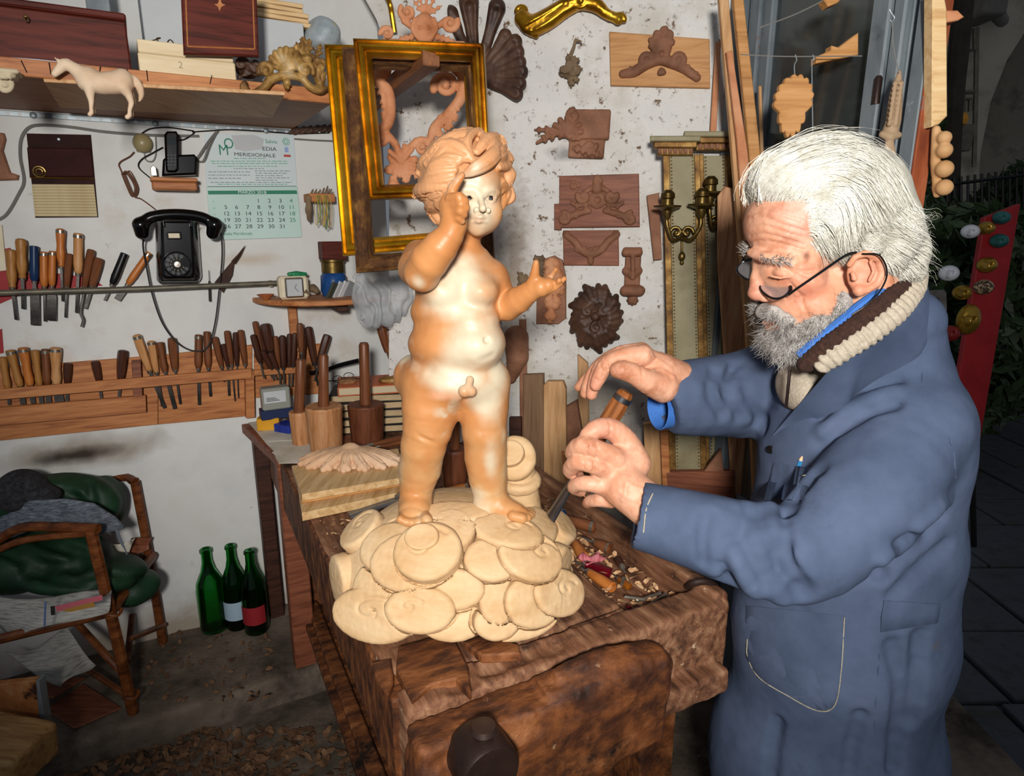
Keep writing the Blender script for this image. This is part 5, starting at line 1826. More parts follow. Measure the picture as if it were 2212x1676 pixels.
def rail():
 root = thing('perforated_rail', 'galvanised perforated steel strip along the wall below the shelf', 'metal strip', WL.px(300,260,0.0))
 F_, hf = fbox(WL, -80,236,632,287,0.004,0.004)
 a0, a1 = WL.uv(-80,232,0.004), WL.uv(632,262,0.004)
 v1, v0 = SZ - 0.004, WL.uv(632,290,0.004)[1]
 mb = MB(); mb.box((a0[0], v0,0.0),(a1[0], v1,0.004),0.001); mb.build('strip', m_galv, root, WL.M())
 mh = M('rail_hole', ['#d9dcdc'], rough=0.8, bump=0)
 src = None
 n = 0
 for x in np.linspace(18,618,25):
  y = 246 + x * 0.046
  F2 = WL.M(WL.uv(x, y + 3,0.004)[0],(v0 + v1) / 2 - 0.001,0.0042)
  if src is None:
   mb = MB(); mb.lathe([(0,-0.001),(0.0048,-0.001),(0.0048,0.0002),(0,0.0002)],14); src = mb.build('hole', mh, root, F2)
  else:
   copy_of(src, F2, root)
 for x in (72,335,574):
  y = 246 + x * 0.046
  mb = MB(); mb.lathe([(0,0),(0.009,0),(0.009,0.003),(0.006,0.005),(0,0.005)],16); mb.build('bolt', m_galv, root, WL.M(WL.uv(x, y, 0.004)[0],(v0 + v1) / 2 - 0.001,0.004))
rail()
# --- things on the shelf
def mahogany_box():
 t = thing('wooden_chest', 'long dark mahogany chest with brass key on the shelf', 'chest', WL.px(140,155,0.5))
 w1 = 0.515
 a = WL.uv(-60,160, w1); b = WL.uv(286,160, w1)
 top = WL.uv(280,30, w1)[1]
 lid = WL.uv(280,47, w1)[1]
 mb = MB(); mb.box((a[0], ST, 0.22),(b[0], lid, w1),0.004); mb.build('chest_body', w_mahog, t, WL.M())
 mb = MB(); mb.box((a[0] - 0.002, lid + 0.001,0.218),(b[0] + 0.002, top, w1 + 0.002),0.006); mb.build('lid', w_mahog, t, WL.M())
 k = WL.px(58,40, w1)
 mb = MB(); mb.tube([k, k + WL.w * 0.02],0.002,8); mb.tube([k + WL.w * 0.02 + WL.v * 0.006 * math.cos(x) + WL.v * -0.004 + WL.u * 0.004 * math.sin(x) for x in np.linspace(0,6.28,12)],0.0014,6); mb.build('key', m_brass, t)
mahogany_box()
def cbox(name, label, cat, mat, x0, y0, x1, y1, w1, depth, z0=None, group=None, bev=0.002):
 """single box standing on the shelf top (or at z0)"""
 ul, ur = WL.uv(x0,(y0 + y1) / 2, w1)[0], WL.uv(x1,(y0 + y1) / 2, w1)[0]
 vt = WL.uv((x0 + x1) / 2, y0, w1)[1]
 zb = ST if z0 is None else z0
 mb = MB(); mb.box((ul, zb, w1 - depth),(ur, vt, w1), bev)
 o = mb.build(name, mat, frame=WL.M())
 return tag(o, label, cat, group)
cbox('foam_box', 'large plain white box behind the pale board stack on the shelf', 'box', m_white, 300,-60,402,20,0.285,0.2)
cbox('marble_box', 'small grey veined box behind the mahogany chest', 'box', M('grey_marble', ['#5c6468', '#8d9598'], rough=0.4, scale=9, bump=0),180,-60,232,0,0.2,0.15)
def boards():
 w1 = 0.53
 z1 = WL.uv(400,124, w1)[1]; z2 = WL.uv(400,95, w1)[1]
 ul, ur = WL.uv(299,130, w1)[0], WL.uv(507,130, w1)[0]
 for i, (za, zb, nm) in enumerate(((ST, z1, 'lower of two thick cream boards on the shelf, numbered in pencil'),(z1 + 0.0005, z2, 'upper of two thick cream boards on the shelf'))):
  mb = MB(); mb.box((ul + 0.002 * i, za, 0.3),(ur - 0.003 * i, zb, w1 - 0.002 * i),0.002)
  o = mb.build('cream_board', wood('cream_lime_board', '#d0ba92', '#ddcaa6', axis='x'), frame=WL.M())
  tag(o, nm, 'board')
  if i == 0:
   text('pencil_number', '2', 0.022, M('pencil_grey', ['#9c8d70'], bump=0), o, WL.M(WL.uv(390,141, w1)[0], WL.uv(390,141, w1)[1], w1 + 0.0003))
boards()
def inlaid_panel():
 t = thing('inlaid_box_lid', 'dark mahogany panel with inlaid border and flower leaning over the shelf', 'panel', WL.px(475,120,0.56))
 w1 = 0.57
 poly = [(390,-40),(554,-40),(560,122),(397,117)]
 ppoly('panel', w_mahog, WL, poly, w1 - 0.018, w1, t, 0.004)
 mi = M('inlay', ['#a8683a', '#bd7d48'], rough=0.45, scale=60, bump=0)
 for a, b in (((401,0),(405,100)),((405,100),(550,106)),((550,106),(546,0))):
  ptube('inlay_band', mi, WL, [(a[0], a[1], w1),(b[0], b[1], w1)],0.0018, parent=t, n=4, sm=0)
 ppoly('inlay_flower', mi, WL, [(474,24),(471,15),(463,9),(470,8),(473,2),(467,-8),(482,-8),(477,2),(480,8),(487,10),(478,15)], w1 - 0.001, w1 + 0.0006, t, 0.0)
inlaid_panel()
cbox('white_carton', 'white carton behind the gilt crest on the shelf', 'carton', m_white, 558,44,657,110,0.36,0.16)
def paper_stack():
 zb = WL.uv(610,44,0.36)[1]
 for i in range(5):
  mb = MB()
  z = zb + 0.0005 + i * 0.0125
  mb.box((-0.09 - 0.004 * i, -0.06,0),(0.07 - 0.012 * (i % 2),0.06,0.011),0.0015)
  u = WL.uv(620 - 6 * i, 30,0.28)[0]
  o = mb.build('wood_offcut', w_pale, frame=Matrix.Translation(Vector(WL.P(u, z, 0.26))) @ Matrix.Rotation(math.radians(29 + (-4,3,-2,5,0)[i]),4, 'Z'))
  tag(o, ('thin pale wood offcut at the bottom of the pile on the white carton', 'second thin pale offcut up from the white carton', 'thin pale offcut in the middle of the pile on the white carton', 'thin pale offcut next to the top of the pile on the white carton', 'topmost thin pale offcut on the white carton')[i], 'offcut', 'offcuts on the white carton')
paper_stack()
def plastic_bundle():
 r = Relief(WL, 655,40,735,115,0.12,0.42,0.006)
 r.E(693,84,0.27,36,42,0.11,0,0.02); r.E(680,100,0.27,34,22,0.1,0,0.02)
 r.f.noise(0.006,22,2)
 o = r.build('plastic_bundle', M('grey_polythene', ['#8d989d', '#aab3b6', '#bfc5c6'], rough=0.3, scale=12, bump=0.5, bscale=30, bdist=0.01, grime=[('#b8ae3e', 14,(0.7,0.74))]))
 tag(o, 'crumpled grey polythene bundle at the end of the shelf', 'bundle')
plastic_bundle()
def twigs():
 root = thing('wire_tangle', 'loose tangle of thin brass wire on the cream boards', 'wire', WL.px(340,95,0.45))
 rng = random.Random(5)
 zt = WL.uv(400,95,0.53)[1] + 0.003
 for i in range(6):
  u0 = WL.uv(300 + 20 * i, 90,0.5)[0]
  P = [WL.P(u0 + rng.uniform(-.02, .02) + 0.03 * k, zt + abs(rng.uniform(0,0.022)) * (0 if k in (0,3) else 1),0.42 + rng.uniform(-.05, .06)) for k in range(4)]
  mb = MB(); mb.tube(spline(P, 5),0.0016,5); mb.build('wire', m_brass, root)
twigs()
def dark_carving():
 r = Relief(WL, 505,118,570,175,0.38,0.52,0.004)
 r.E(535,150,0.44,26,20,0.04,0,0.01); r.spiral(522,138,14,0,1.5,1,0.48,5,3); r.spiral(550,145,12,90,1.5,-1,0.48,5,3); r.leaf([(515,168),(540,158),(565,165)],8,0.47)
 zz = WL.uv(535,172,0.45)[1]
 o = r.build('dark_scroll_carving', w_carve_d)
 tag(o, 'small blackened scroll carving between cream boards and gilt crest', 'carving')
dark_carving()
def crest_gilt():
 r = Relief(WL, 518,72,706,208,0.535,0.61,0.0028)
 w = 0.57
 r.C([(524,195, w, 7),(545,202, w, 8),(570,190, w, 9),(585,172, w, 10),(615,164, w, 9),(650,168, w, 9),(668,186, w, 9),(690,197, w, 8),(704,192, w, 7)],0.004, sm=4)
 r.spiral(575,152,16,200,1.4,-1, w + 0.004,7,4,0.006); r.spiral(660,152,17,-20,1.4,1, w + 0.004,7,4,0.006)
 r.spiral(530,188,9,90,1.2,1, w + 0.003,5,3)
 for a in range(-75,80,19):                      # shell
  x, y = 618 + 38 * math.sin(math.radians(a)),150 - 44 * math.cos(math.radians(a))
  r.C([(618,154, w, 5),((618 + x) / 2,(154 + y) / 2, w + 0.006,6),(x, y, w + 0.002,7.5)],0.002)
 r.S(620,178, w + 0.006,9); r.leaf([(620,172),(620,196)],9, w + 0.004,3)
 for (x0, y0, x1, y1) in ((650,140,640,92),(660,140,668,84),(672,145,692,96),(655,120,630,106),(676,150,700,130),(662,118,652,80)):
  r.leaf([(x0, y0),((x0 + x1) / 2 + 3,(y0 + y1) / 2),(x1, y1)],11, w - 0.01,4)
 r.E(662,128, w - 0.006,14,10,0.02); r.E(690,165, w - 0.01,14,25,0.014); r.leaf([(690,190),(694,160),(690,135)],12, w - 0.004)
 o = r.build('gilt_crest_carving', w_carve_g)
 tag(o, 'old gilt carved crest with shell and scrolls at the shelf edge', 'carving')
crest_gilt()
def horse():
 r = Relief(WL, 108,120,312,262,0.535,0.635,0.0026)
 w = 0.585
 r.C([(190,178, w, 22),(225,180, w, 24),(262,178, w, 25)],0.006)
 r.E(196,172, w, 24,27,0.022,0,0.006); r.E(266,174, w, 23,26,0.022,0,0.006)
 r.C([(185,168, w, 21),(165,152, w, 15),(150,142, w, 11.5)],0.008)
 r.C([(140,138, w, 10.5),(130,148, w, 9.5),(118,160, w, 6.5)],0.004)
 r.E(134,143, w, 11,10,0.011,0,0.003)
 for d in (-1,1):
  r.C([(126,132, w + 0.005 * d, 3.4),(121 + 3 * d, 124, w + 0.006 * d, 1.2)],0.002)
 r.C([(130,131, w, 3),(146,130, w, 4),(162,140, w, 4),(176,152, w, 3)],0.003)
 for d, ox in ((-0.011,4),(0.011,0)):
  r.C([(193 + ox, 190, w + d, 13),(195 + ox, 208, w + d, 8),(197 + ox, 218, w + d, 6),(197 + ox, 232, w + d, 4.4),(198 + ox, 243, w + d, 5),(194 + ox, 247, w + d, 5)],0.004)
  r.C([(268 + ox, 190, w + d, 15),(278 + ox, 206, w + d, 9),(284 + ox, 222, w + d, 6),(280 + ox, 238, w + d, 4.6),(280 + ox, 249, w + d, 5),(275 + ox, 253, w + d, 5.5)],0.004)
 r.C([(284,166, w, 5),(294,174, w, 8),(302,190, w, 9),(305,206, w, 6),(301,219, w, 2.5)],0.003, sm=3)
 for o_ in (-4,0,4):
  r.C([(292 + o_, 176, w + 0.007,1),(300 + o_, 192, w + 0.008,1),(302 + o_, 210, w + 0.006,1)],0.001, 'sub')
 r.S(129,142, w + 0.0085,1.6,0.001, 'sub')
 r.f.warp(lambda x, y, z: 0.0005 * vnoise(x, y, z, 70,2))
 o = r.build('carved_horse', M('pale_carved_wood', ['#c9a888', '#d8bc9e', '#e0c8ac'], rough=0.65, scale=10, bump=0.12, bscale=60, bdist=0.003))
 tag(o, 'pale unpainted carved wooden horse fixed to the shelf edge', 'carving')
horse()
def capital():
 r = Relief(WL, -30,140,48,206,0.535,0.62,0.0035)
 w = 0.57
 r.box(-30,146,40,156,0.545,0.605,0.004); r.box(-30,156,33,166,0.55,0.598,0.004)
 r.spiral(10,184,17,90,1.6,-1, w + 0.01,6,3,0.008)
 r.box(-30,166,10,190,0.55,0.59,0.01)
 for x in (2,12,22):
  r.E(x, 166,0.598,5,7,0.008)
 o = r.build('column_capital', M('cream_carving', ['#b9a98a', '#cdbfa2'], rough=0.7, scale=12, bump=0.15))
 tag(o, 'cream scrolled column capital hanging at the shelf edge', 'carving')
capital()
t = ptube('white_tube', M('white_tubing', ['#dfe3e8'], rough=0.3, bump=0), WL, [(-40,129,0.535),(60,134,0.538),(150,143,0.538),(260,157,0.536)],0.0075, n=12)
tag(t, 'thin white plastic tube lying along the shelf edge under the chest', 'tube')
# ================================================================= left wall: fixtures
def letter_rack():
 t = thing('letter_holder', 'dark brown leather letter holder with cream ribbed lower panel', 'letter holder', WL.px(135,470,0.0))
 ppoly('backing', M('dark_brown_leather', ['#24120f', '#331a16'], rough=0.7, scale=20, bump=0.1, spec=0.15), WL, [(57,288),(196,291),(212,469),(76,470)],0.0,0.008, t)
 ppoly('flap', M('maroon_leather', ['#2a1010', '#371816'], rough=0.7, scale=20, bump=0.1, spec=0.15), WL, [(58,318),(197,320),(203,382),(64,382)],0.006,0.016, t, 0.003)
 ptube('gold_line', m_gold, WL, [(64,383,0.017),(203,386,0.017)],0.0014, parent=t, sm=0)
 mr = M('cream_ribs', ['#b9a67e', '#cbbb94', '#a5834f'], rough=0.6, scale=9, bump=0.1)
 for i in range(11):
  y = 401 + i * 6.3
  x0 = 69 + (y - 400) * 0.1
  x1 = 203 + (y - 400) * 0.11
  a, b = WL.uv(x0, y, 0.01), WL.uv(x1, y + 0.5,0.01)
  mb = MB(); mb.tube([WL.P(a[0], a[1],0.009), WL.P(b[0], b[1],0.009)],0.0046,8, flat=1.0); mb.build('rib', mr, t)
 c = WL.px(85,371,0.018)
 mb = MB(); mb.tube([c + (WL.u * math.cos(x) + WL.v * math.sin(x)) * 0.0145 for x in np.linspace(0,6.28,20)],0.003,6)
 mb.tube([c + (WL.u * math.cos(x) + WL.v * math.sin(x)) * 0.008 for x in np.linspace(0,6.28,16)],0.002,6); mb.build('brass_rosette', m_brass, t)
 mb = MB(); mb.lathe([(0,0),(0.005,0),(0.003,0.004),(0,0.004)],10); mb.build('nail', m_galv, t, WL.M(*WL.uv(127,301,0.008),0.008))
letter_rack()
def bell():
 r = Relief(WL, 283,284,334,336,0,0.05,0.003)
 r.E(308,309,0.016,22,21,0.024,0,0.004); r.box(292,291,325,329,0.0,0.012,0.005)
 o = r.build('wall_bell', M('aged_bakelite', ['#8a7d58', '#a09269'], rough=0.35, scale=8, bump=0.03))
 tag(o, 'round beige telephone bell box on the wall', 'bell')
bell()
def wires():
 def w1(label, pts, r, mat, name='wall_cable', w=0.006):
  o = ptube(name, mat, WL, pts, r, w); tag(o, label, 'cable'); return o
 w1('grey cable clipped round the letter holder', [(-10,478),(15,462),(40,420),(52,390),(44,340),(46,300),(62,276),(90,270),(150,274),(230,285),(330,292),(430,294)],0.0045, m_wire_g)
 w1('thin black cable looping from bell box over the cordless phone', [(306,288),(325,278),(360,275),(400,280),(420,285),(400,300),(380,304)],0.002, m_wire_k, w=0.009)
 w1('black lead from the cordless phone base to the wooden bracket', [(352,318),(330,330),(305,345),(300,362),(325,385)],0.002, m_wire_k, w=0.014)
 w1('black cable running along the wall above the calendar', [(415,285),(460,282),(500,280),(560,283),(600,286),(640,289),(712,287)],0.002, m_wire_k)
 w1('grey lead hanging from the bell box', [(312,332),(316,346),(330,348),(337,330),(336,290)],0.002, m_wire_g)
 w1('brown bell wire hanging from the bell box to the rotary phone', [(290,328),(280,338),(258,352),(262,370),(285,420),(305,430),(330,448),(345,462)],0.0022, m_wire_b, w=0.012)
 w1('pair of grey cables running right beside the calendar', [(636,300),(680,303),(730,305)],0.003, m_wire_g)
 rng = random.Random(8)
 t = thing('wire_coil', 'bundled coil of brown bell wire hanging on the wall', 'wire', WL.px(285,400,0.0))
 for i in range(7):
  a = rng.uniform(-4,4)
  ptube('loop', m_wire_b, WL, [(266 + a, 375,0.012 + 0.003 * i),(278 + a, 372 + rng.uniform(-3,6),0.012),(294 + a, 405,0.01 + 0.003 * i),(288 + a, 424,0.012),(276 + a, 400,0.014),(266 + a, 375,0.012)],0.0018, parent=t, n=5)
 t = thing('cable_coil', 'tied coil of thin grey cable beside the cordless phone', 'cable', WL.px(440,345,0.0))
 for i in range(6):
  a = rng.uniform(-3,3)
  ptube('loop', m_wire_g, WL, [(470 + a, 283,0.01),(452 + a, 305,0.012 + 0.002 * i),(432 + a, 335,0.012),(425 + a, 345,0.014),(440 + a, 348,0.012),(452 + a, 318,0.012),(462 + a, 296,0.014),(470 + a, 283,0.01)],0.0016, parent=t, n=5)
wires()
def cordless():
 t = thing('cordless_phone', 'black cordless telephone standing in its charging base on wooden bracket', 'phone', WL.px(390,383,0.04))
 ppoly('charging_base', m_black, WL, [(350,380),(352,345),(362,335),(420,333),(426,340),(424,377)],0.018,0.075, t, 0.006)
 ppoly('handset', m_black, WL, [(358,368),(355,290),(361,283),(381,283),(386,291),(386,366),(380,372),(363,372)],0.05,0.086, t, 0.006)
 mk = M('phone_keys', ['#3a3c40'], rough=0.5, bump=0)
 ppoly('display', M('phone_display', ['#1c2326'], rough=0.15, bump=0), WL, [(361,296),(381,296),(381,313),(361,313)],0.085,0.0868, t, 0.0)
 for i in range(4):
  for j in range(3):
   pbox('key', mk, WL, 361 + j * 7.5,333 + i * 7,366 + j * 7.5,337 + i * 7,0.088,0.003, t, 0.0008)
 b = thing('phone_bracket', 'small varnished wooden bracket shelf holding the cordless phone', 'bracket shelf', WL.px(378,410,0.0))
 F_, hf = fbox(WL, 326,383,428,410,0.095,0.095)
 mb = MB(); mb.box((-hf[0], hf[1] - 0.012,-hf[2]),(hf[0], hf[1], hf[2]),0.003); mb.build('ledge', w_orange, b, F_)
 mb = MB(); mb.box((-hf[0] + 0.003,-hf[1],-hf[2]),(hf[0] - 0.003, hf[1] - 0.012, hf[2] - 0.01),0.004); mb.build('front_board', w_orange, b, F_)
 o = ppoly('metal_hanger', m_ferrule, WL, [(326,380),(325,362),(331,356),(337,362),(340,380)],0.05,0.053)
 tag(o, 'small bright metal hanger plate beside the cordless phone', 'plate')
cordless()
def rotary():
 t = thing('rotary_phone', 'black wall-mounted rotary dial telephone', 'telephone', WL.px(383,612,0.0))
 mb = MB()
 fr = WL
 base = [(335,480),(428,480),(436,600),(428,612),(346,614),(338,606)]
 mid = [(340,476),(424,476),(432,596),(424,607),(349,608),(342,600)]
 front = [(349,478),(414,478),(420,590),(414,600),(358,601),(352,594)]
 rings = [(base, 0.0),(base, 0.03),(mid, 0.07),(front, 0.095)]
 V, Fc = [],[]
 for poly, w in rings:
  for (x, y) in poly:
   a = fr.uv(x, y, w); V.append((a[0], a[1], w))
 n = 6
 for i in range(3):
  for j in range(n):
   Fc.append((i * n + j, i * n + (j + 1) % n, (i + 1) * n + (j + 1) % n, (i + 1) * n + j))
 Fc += [tuple(range(n)), tuple(range(3 * n, 4 * n))]
 o = obj('phone_body', V, Fc, m_black, t, WL.M(), sharp=40)
 bv = o.modifiers.new('soft', 'BEVEL'); bv.width = 0.006; bv.segments = 3; bv.limit_method = 'ANGLE'
 r = Relief(WL, 286,452,480,520,0.05,0.16,0.003)
 w = 0.105
 r.C([(305,484, w, 12),(330,468, w, 12),(383,463, w, 12),(435,469, w, 12),(465,485, w, 12)],0.006, sm=4)
 r.C([(304,486, w, 17),(306,503, w - 0.012,14)],0.008); r.C([(464,486, w, 17),(460,504, w - 0.012,14)],0.008)
 hs_ = r.build('handset', m_black, t)
 pbox('cradle', m_black, WL, 350,472,356,490,0.112,0.03, t); pbox('cradle', m_black, WL, 410,472,416,490,0.112,0.03, t)
 c = WL.uv(383,571,0.096)
 mb = MB(); mb.lathe([(0,0),(0.040,0),(0.040,0.004),(0.036,0.007),(0,0.0075)],36)
 d = mb.build('dial', m_black, t, WL.M(c[0], c[1],0.095))
 mh = M('dial_hole', ['#23252a'], rough=0.3, bump=0); ml = M('dial_numbers', ['#b9a87c'], bump=0)
 for i in range(10):
  a = math.radians(60 + 30 * i)
  mb = MB(); mb.lathe([(0,0),(0.0056,0),(0.0056,0.001),(0,0.001)],14); mb.build('finger_hole', mh, d, WL.M(c[0] + 0.028 * math.cos(a), c[1] + 0.028 * math.sin(a),0.1022))
  text('dial_number', str((i + 1) % 10),0.007, ml, d, WL.M(c[0] + 0.0188 * math.cos(a), c[1] + 0.0188 * math.sin(a),0.1033))
 mb = MB(); mb.lathe([(0,0),(0.010,0),(0.009,0.003),(0,0.0035)],20); mb.build('dial_hub', m_ferrule, d, WL.M(c[0], c[1],0.1022))
 pbox('card_frame', m_black, WL, 360,501,392,517,0.101,0.008, t); pbox('name_card', m_cream, WL, 364,504,388,514,0.102,0.004, t, 0.0005)
 ptube('cord', m_wire_k, WL, [(314,505,0.08),(309,530,0.06),(317,580,0.05),(330,640,0.05),(352,700,0.05),(385,742,0.05),(420,758,0.05),(448,750,0.05),(464,700,0.05),(474,620,0.05),(480,550,0.06),(476,500,0.07),(462,478,0.08)],0.0026, parent=t, n=8)
rotary()
def calendar():
 t = thing('wall_calendar', 'paper wall calendar for March 2018 in green and white', 'calendar', WL.px(548,515,0.0))
 mp = M('calendar_paper', ['#c3d0d3', '#cfdadb'], rough=0.55, scale=3, bump=0.02)
 mp2 = M('calendar_paper_green', ['#b3d0c8', '#c3dbd4'], rough=0.55, scale=3, bump=0.02)
 ppoly('upper_sheet', mp, WL, [(441,288),(634,291),(642,402),(446,402)],0.001,0.006, t, 0.0)
 ppoly('month_sheet', mp2, WL, [(446,402),(642,402),(652,512),(456,519)],0.003,0.010, t, 0.0)
 mg = M('calendar_green', ['#2f7d62'], rough=0.6, bump=0); mk = M('calendar_black', ['#2c3236'], rough=0.6, bump=0); mw = M('calendar_white', ['#dfeae6'], rough=0.6, bump=0)
 mgl = M('calendar_light_green', ['#5fa88c'], rough=0.6, bump=0); mgr = M('calendar_grey', ['#7d8a90'], rough=0.6, bump=0); mred = M('calendar_red', ['#b34a44'], bump=0)
 def tx(s_, x, y, hp, mat, sx=1.0, w=0.0105, al='CENTER'):
  a = WL.uv(x, y, w); sc = np.linalg.norm(WL.uv(x, y + 5, w) - WL.uv(x, y - 5, w)) / 10
  return text('lettering', s_, hp * sc / 0.69, mat, t, WL.M(a[0], a[1], w, math.radians(0.6)), al, sx=sx, extrude=0.0002)
 wU = 0.0066
 tx('Salvio', 586,306,8, mg, 1.0, wU); tx('EDIA', 582,322,8, mk, 1.25, wU); tx('MERIDIONALE', 551,335,7.5, mk, 1.28, wU)
 tx('M', 483,325,22, mg, 0.9, wU); tx('O', 494,311,22, mg, 0.85, wU)
 c = WL.uv(618,306, wU)
 mb = MB(); mb.tube([(0.011 * math.cos(a),0.011 * math.sin(a),0) for a in np.linspace(0,6.28,24)],0.001,5); mb.build('emblem', mgl, t, WL.M(c[0], c[1], wU))
 mb = MB(); mb.tube([(0.006 * math.cos(a),0.006 * math.sin(a),0) for a in np.linspace(0,6.28,20)],0.0012,5); mb.build('emblem', mgl, t, WL.M(c[0], c[1], wU))
 pbox('emblem', M('calendar_blue', ['#8fa5cf'], bump=0), WL, 615,318,623,329, wU, 0.0006, t, 0.0); pbox('emblem', mred, WL, 613,334,628,339, wU, 0.0006, t, 0.0)
 ppoly('pasted_paper', m_white, WL, [(500,292),(548,291),(570,300),(566,322),(530,327),(508,322)],0.005,0.0072, t, 0.0)
 rng = random.Random(2)
 for mat, rows in ((mgl, [(505,575,342),(455,622,348),(458,622,353),(470,600,359),(470,620,398)]),(mgr, [(505,570,364),(450,540,371),(550,628,369),(450,540,378),(552,620,374),(450,520,385),(552,610,379),(552,625,384),(552,600,389),(455,630,394)])):
  mb = MB()
  for (x0, x1, y) in rows:
   x = x0
   while x < x1:
    l = rng.uniform(3,11)
    a, b = WL.uv(x, y, wU), WL.uv(min(x + l, x1), y, wU)
    mb.box((a[0], a[1] - 0.0011, wU),(b[0], a[1] + 0.0011, wU + 0.0003),0.0)
    x += l + rng.uniform(1.5,3)
  o = mb.build('fine_print', mat, t, WL.M()); o['kind'] = 'stuff'
 w = 0.0104
 ppoly('month_band', mg, WL, [(449,412),(641,411),(642,419),(450,420)], w - 0.001, w + 0.0003, t, 0.0)
 tx('MARZO 2018', 545,415.5,6.5, mw, 1.1, w + 0.0008)
 cols = [487,510,534,558,582,606,629]
 for r_, row in enumerate(((None, None, None, 1,2,3,4),(5,6,7,8,9,10,11),(12,13,14,15,16,17,18),(19,20,21,22,23,24,25),(26,27,28,29,30,31, None))):
  y = 434 + r_ * 13.8
  for c_, n in enumerate(row):
   if n is not None:
    tx(str(n), cols[c_] + r_ * 1.1, y, 8.2, mg if c_ == 6 else mk, 1.15, w)
  tx(str(9 + r_),461 + r_ * 1.1, y + 2,4, mgl, 1.0, w)
 tx('Ortopedia Meridionale', 505,505,6, mg, 0.95, w)
 ptube('spiral_binding', m_galv, WL, [(448,403,0.010),(640,402,0.010)],0.0012, parent=t, sm=0)
calendar()
def rods():
 root = thing('pipe_rail', 'thin grey metal pipe fixed along the wall as a tool rail', 'pipe', WL.px(300,625,0.04))
 ptube('pipe', m_pipe, WL, [(-60,634,0.055),(300,624,0.055),(600,611,0.055)],0.0085, parent=root, n=14, sm=0)
 for x, y in ((-30,633),(584,612)):
  ptube('pipe_holder', m_pipe, WL, [(x, y, 0.0),(x, y, 0.05)],0.012, parent=root, n=10, sm=0)
rods()
Z2 = lambda x, y: (x / 2.989,460 + y / 2.989)
def rail_tools():
 up = [((70,235),(80,480),62,(105,690),18, 'honey', 'bulb', False, 'honey bulbous-handled gouge at the wall end of the pipe rail'),
    ((135,165),(145,420),66,(150,620),20, 'honey', 'bulb', False, 'tall honey-coloured bulbous-handled gouge in the pipe rail'),
    ((220,212),(222,440),55,(228,725),50, 'blue', 'straight', False, 'wide firmer chisel with dark blue plastic handle in the pipe rail'),
    ((283,250),(285,475),50,(290,700),14, 'orange', 'straight', True, 'orange wooden-handled mortise chisel beside the blue chisel'),
    ((340,245),(335,470),46,(333,695),50, 'orange', 'straight', True, 'orange-handled broad chisel with wide blade in the pipe rail'),
    ((390,100),(395,345),56,(405,570),14, 'orange', 'bulb', True, 'reddish-orange long tool standing highest in the pipe rail'),
    ((448,262),(430,480),48,(422,675),12, 'brown', 'taper', False, 'brown octagonal-handled gouge behind the tall orange tool'),
    ((505,130),(505,390),58,(493,645),16, 'tan', 'straight', True, 'tan ringed chisel with long stem in the pipe rail'),
    ((640,290),(595,475),60,(550,618),18, 'brown', 'taper', False, 'slanted dark brown gouge in the pipe rail'),
    ((805,260),(725,460),50,(675,565),15, 'black', 'straight', False, 'slanted chisel with black handle left of the rotary phone'),
    ((965,255),(825,460),46,(755,560),38, 'orange', 'straight', True, 'slanted orange-handled chisel touching the rotary phone')]
 for top, bot, wd, end, bw, hue, st, hoop, lab in up:
  tool(WL, lab, 'tools in the pipe rail', Z2(*top), Z2(*bot), wd / 2.989, Z2(*end), bw / 2.989,0.03, hue, st, hoop, name='wood_chisel')
 tool(WL, 'brown gouge with bent spoon blade in the pipe rail', 'tools in the pipe rail', Z2(590,235), Z2(545,480),17, Z2(527,735),5.5,0.03, 'brown', 'taper', bend=[Z2(538,540), Z2(520,640), Z2(537,690)], cat='gouge', name='spoon_gouge')
 o = ptube('thin_file', m_steel_d, WL, [(*Z2(1347,370),0.03),(*Z2(1351,450),0.03),(*Z2(1355,570),0.03)],[0.001] * 6 + [0.004] * 7, n=4); tag(o, 'thin steel file standing alone in the pipe rail', 'file')
 t = thing('iron_scraper', 'rusty iron scraper with pointed tang leaning in the pipe rail', 'scraper', WL.px(480,630,0.03))
 ppoly('scraper_blade', M('rusty_iron', ['#2e1c14', '#47291c'], rough=0.7, scale=20, bump=0.2), WL, [Z2(1440,515), Z2(1385,450), Z2(1440,380), Z2(1500,310), Z2(1512,318), Z2(1500,400)],0.026,0.032, t, 0.001)
 ptube('tang', MATS['rusty_iron'], WL, [(*Z2(1505,320),0.03),(*Z2(1545,270),0.03),(*Z2(1582,210),0.03)],[0.008,0.005,0.0008], parent=t, sm=0)
rail_tools()
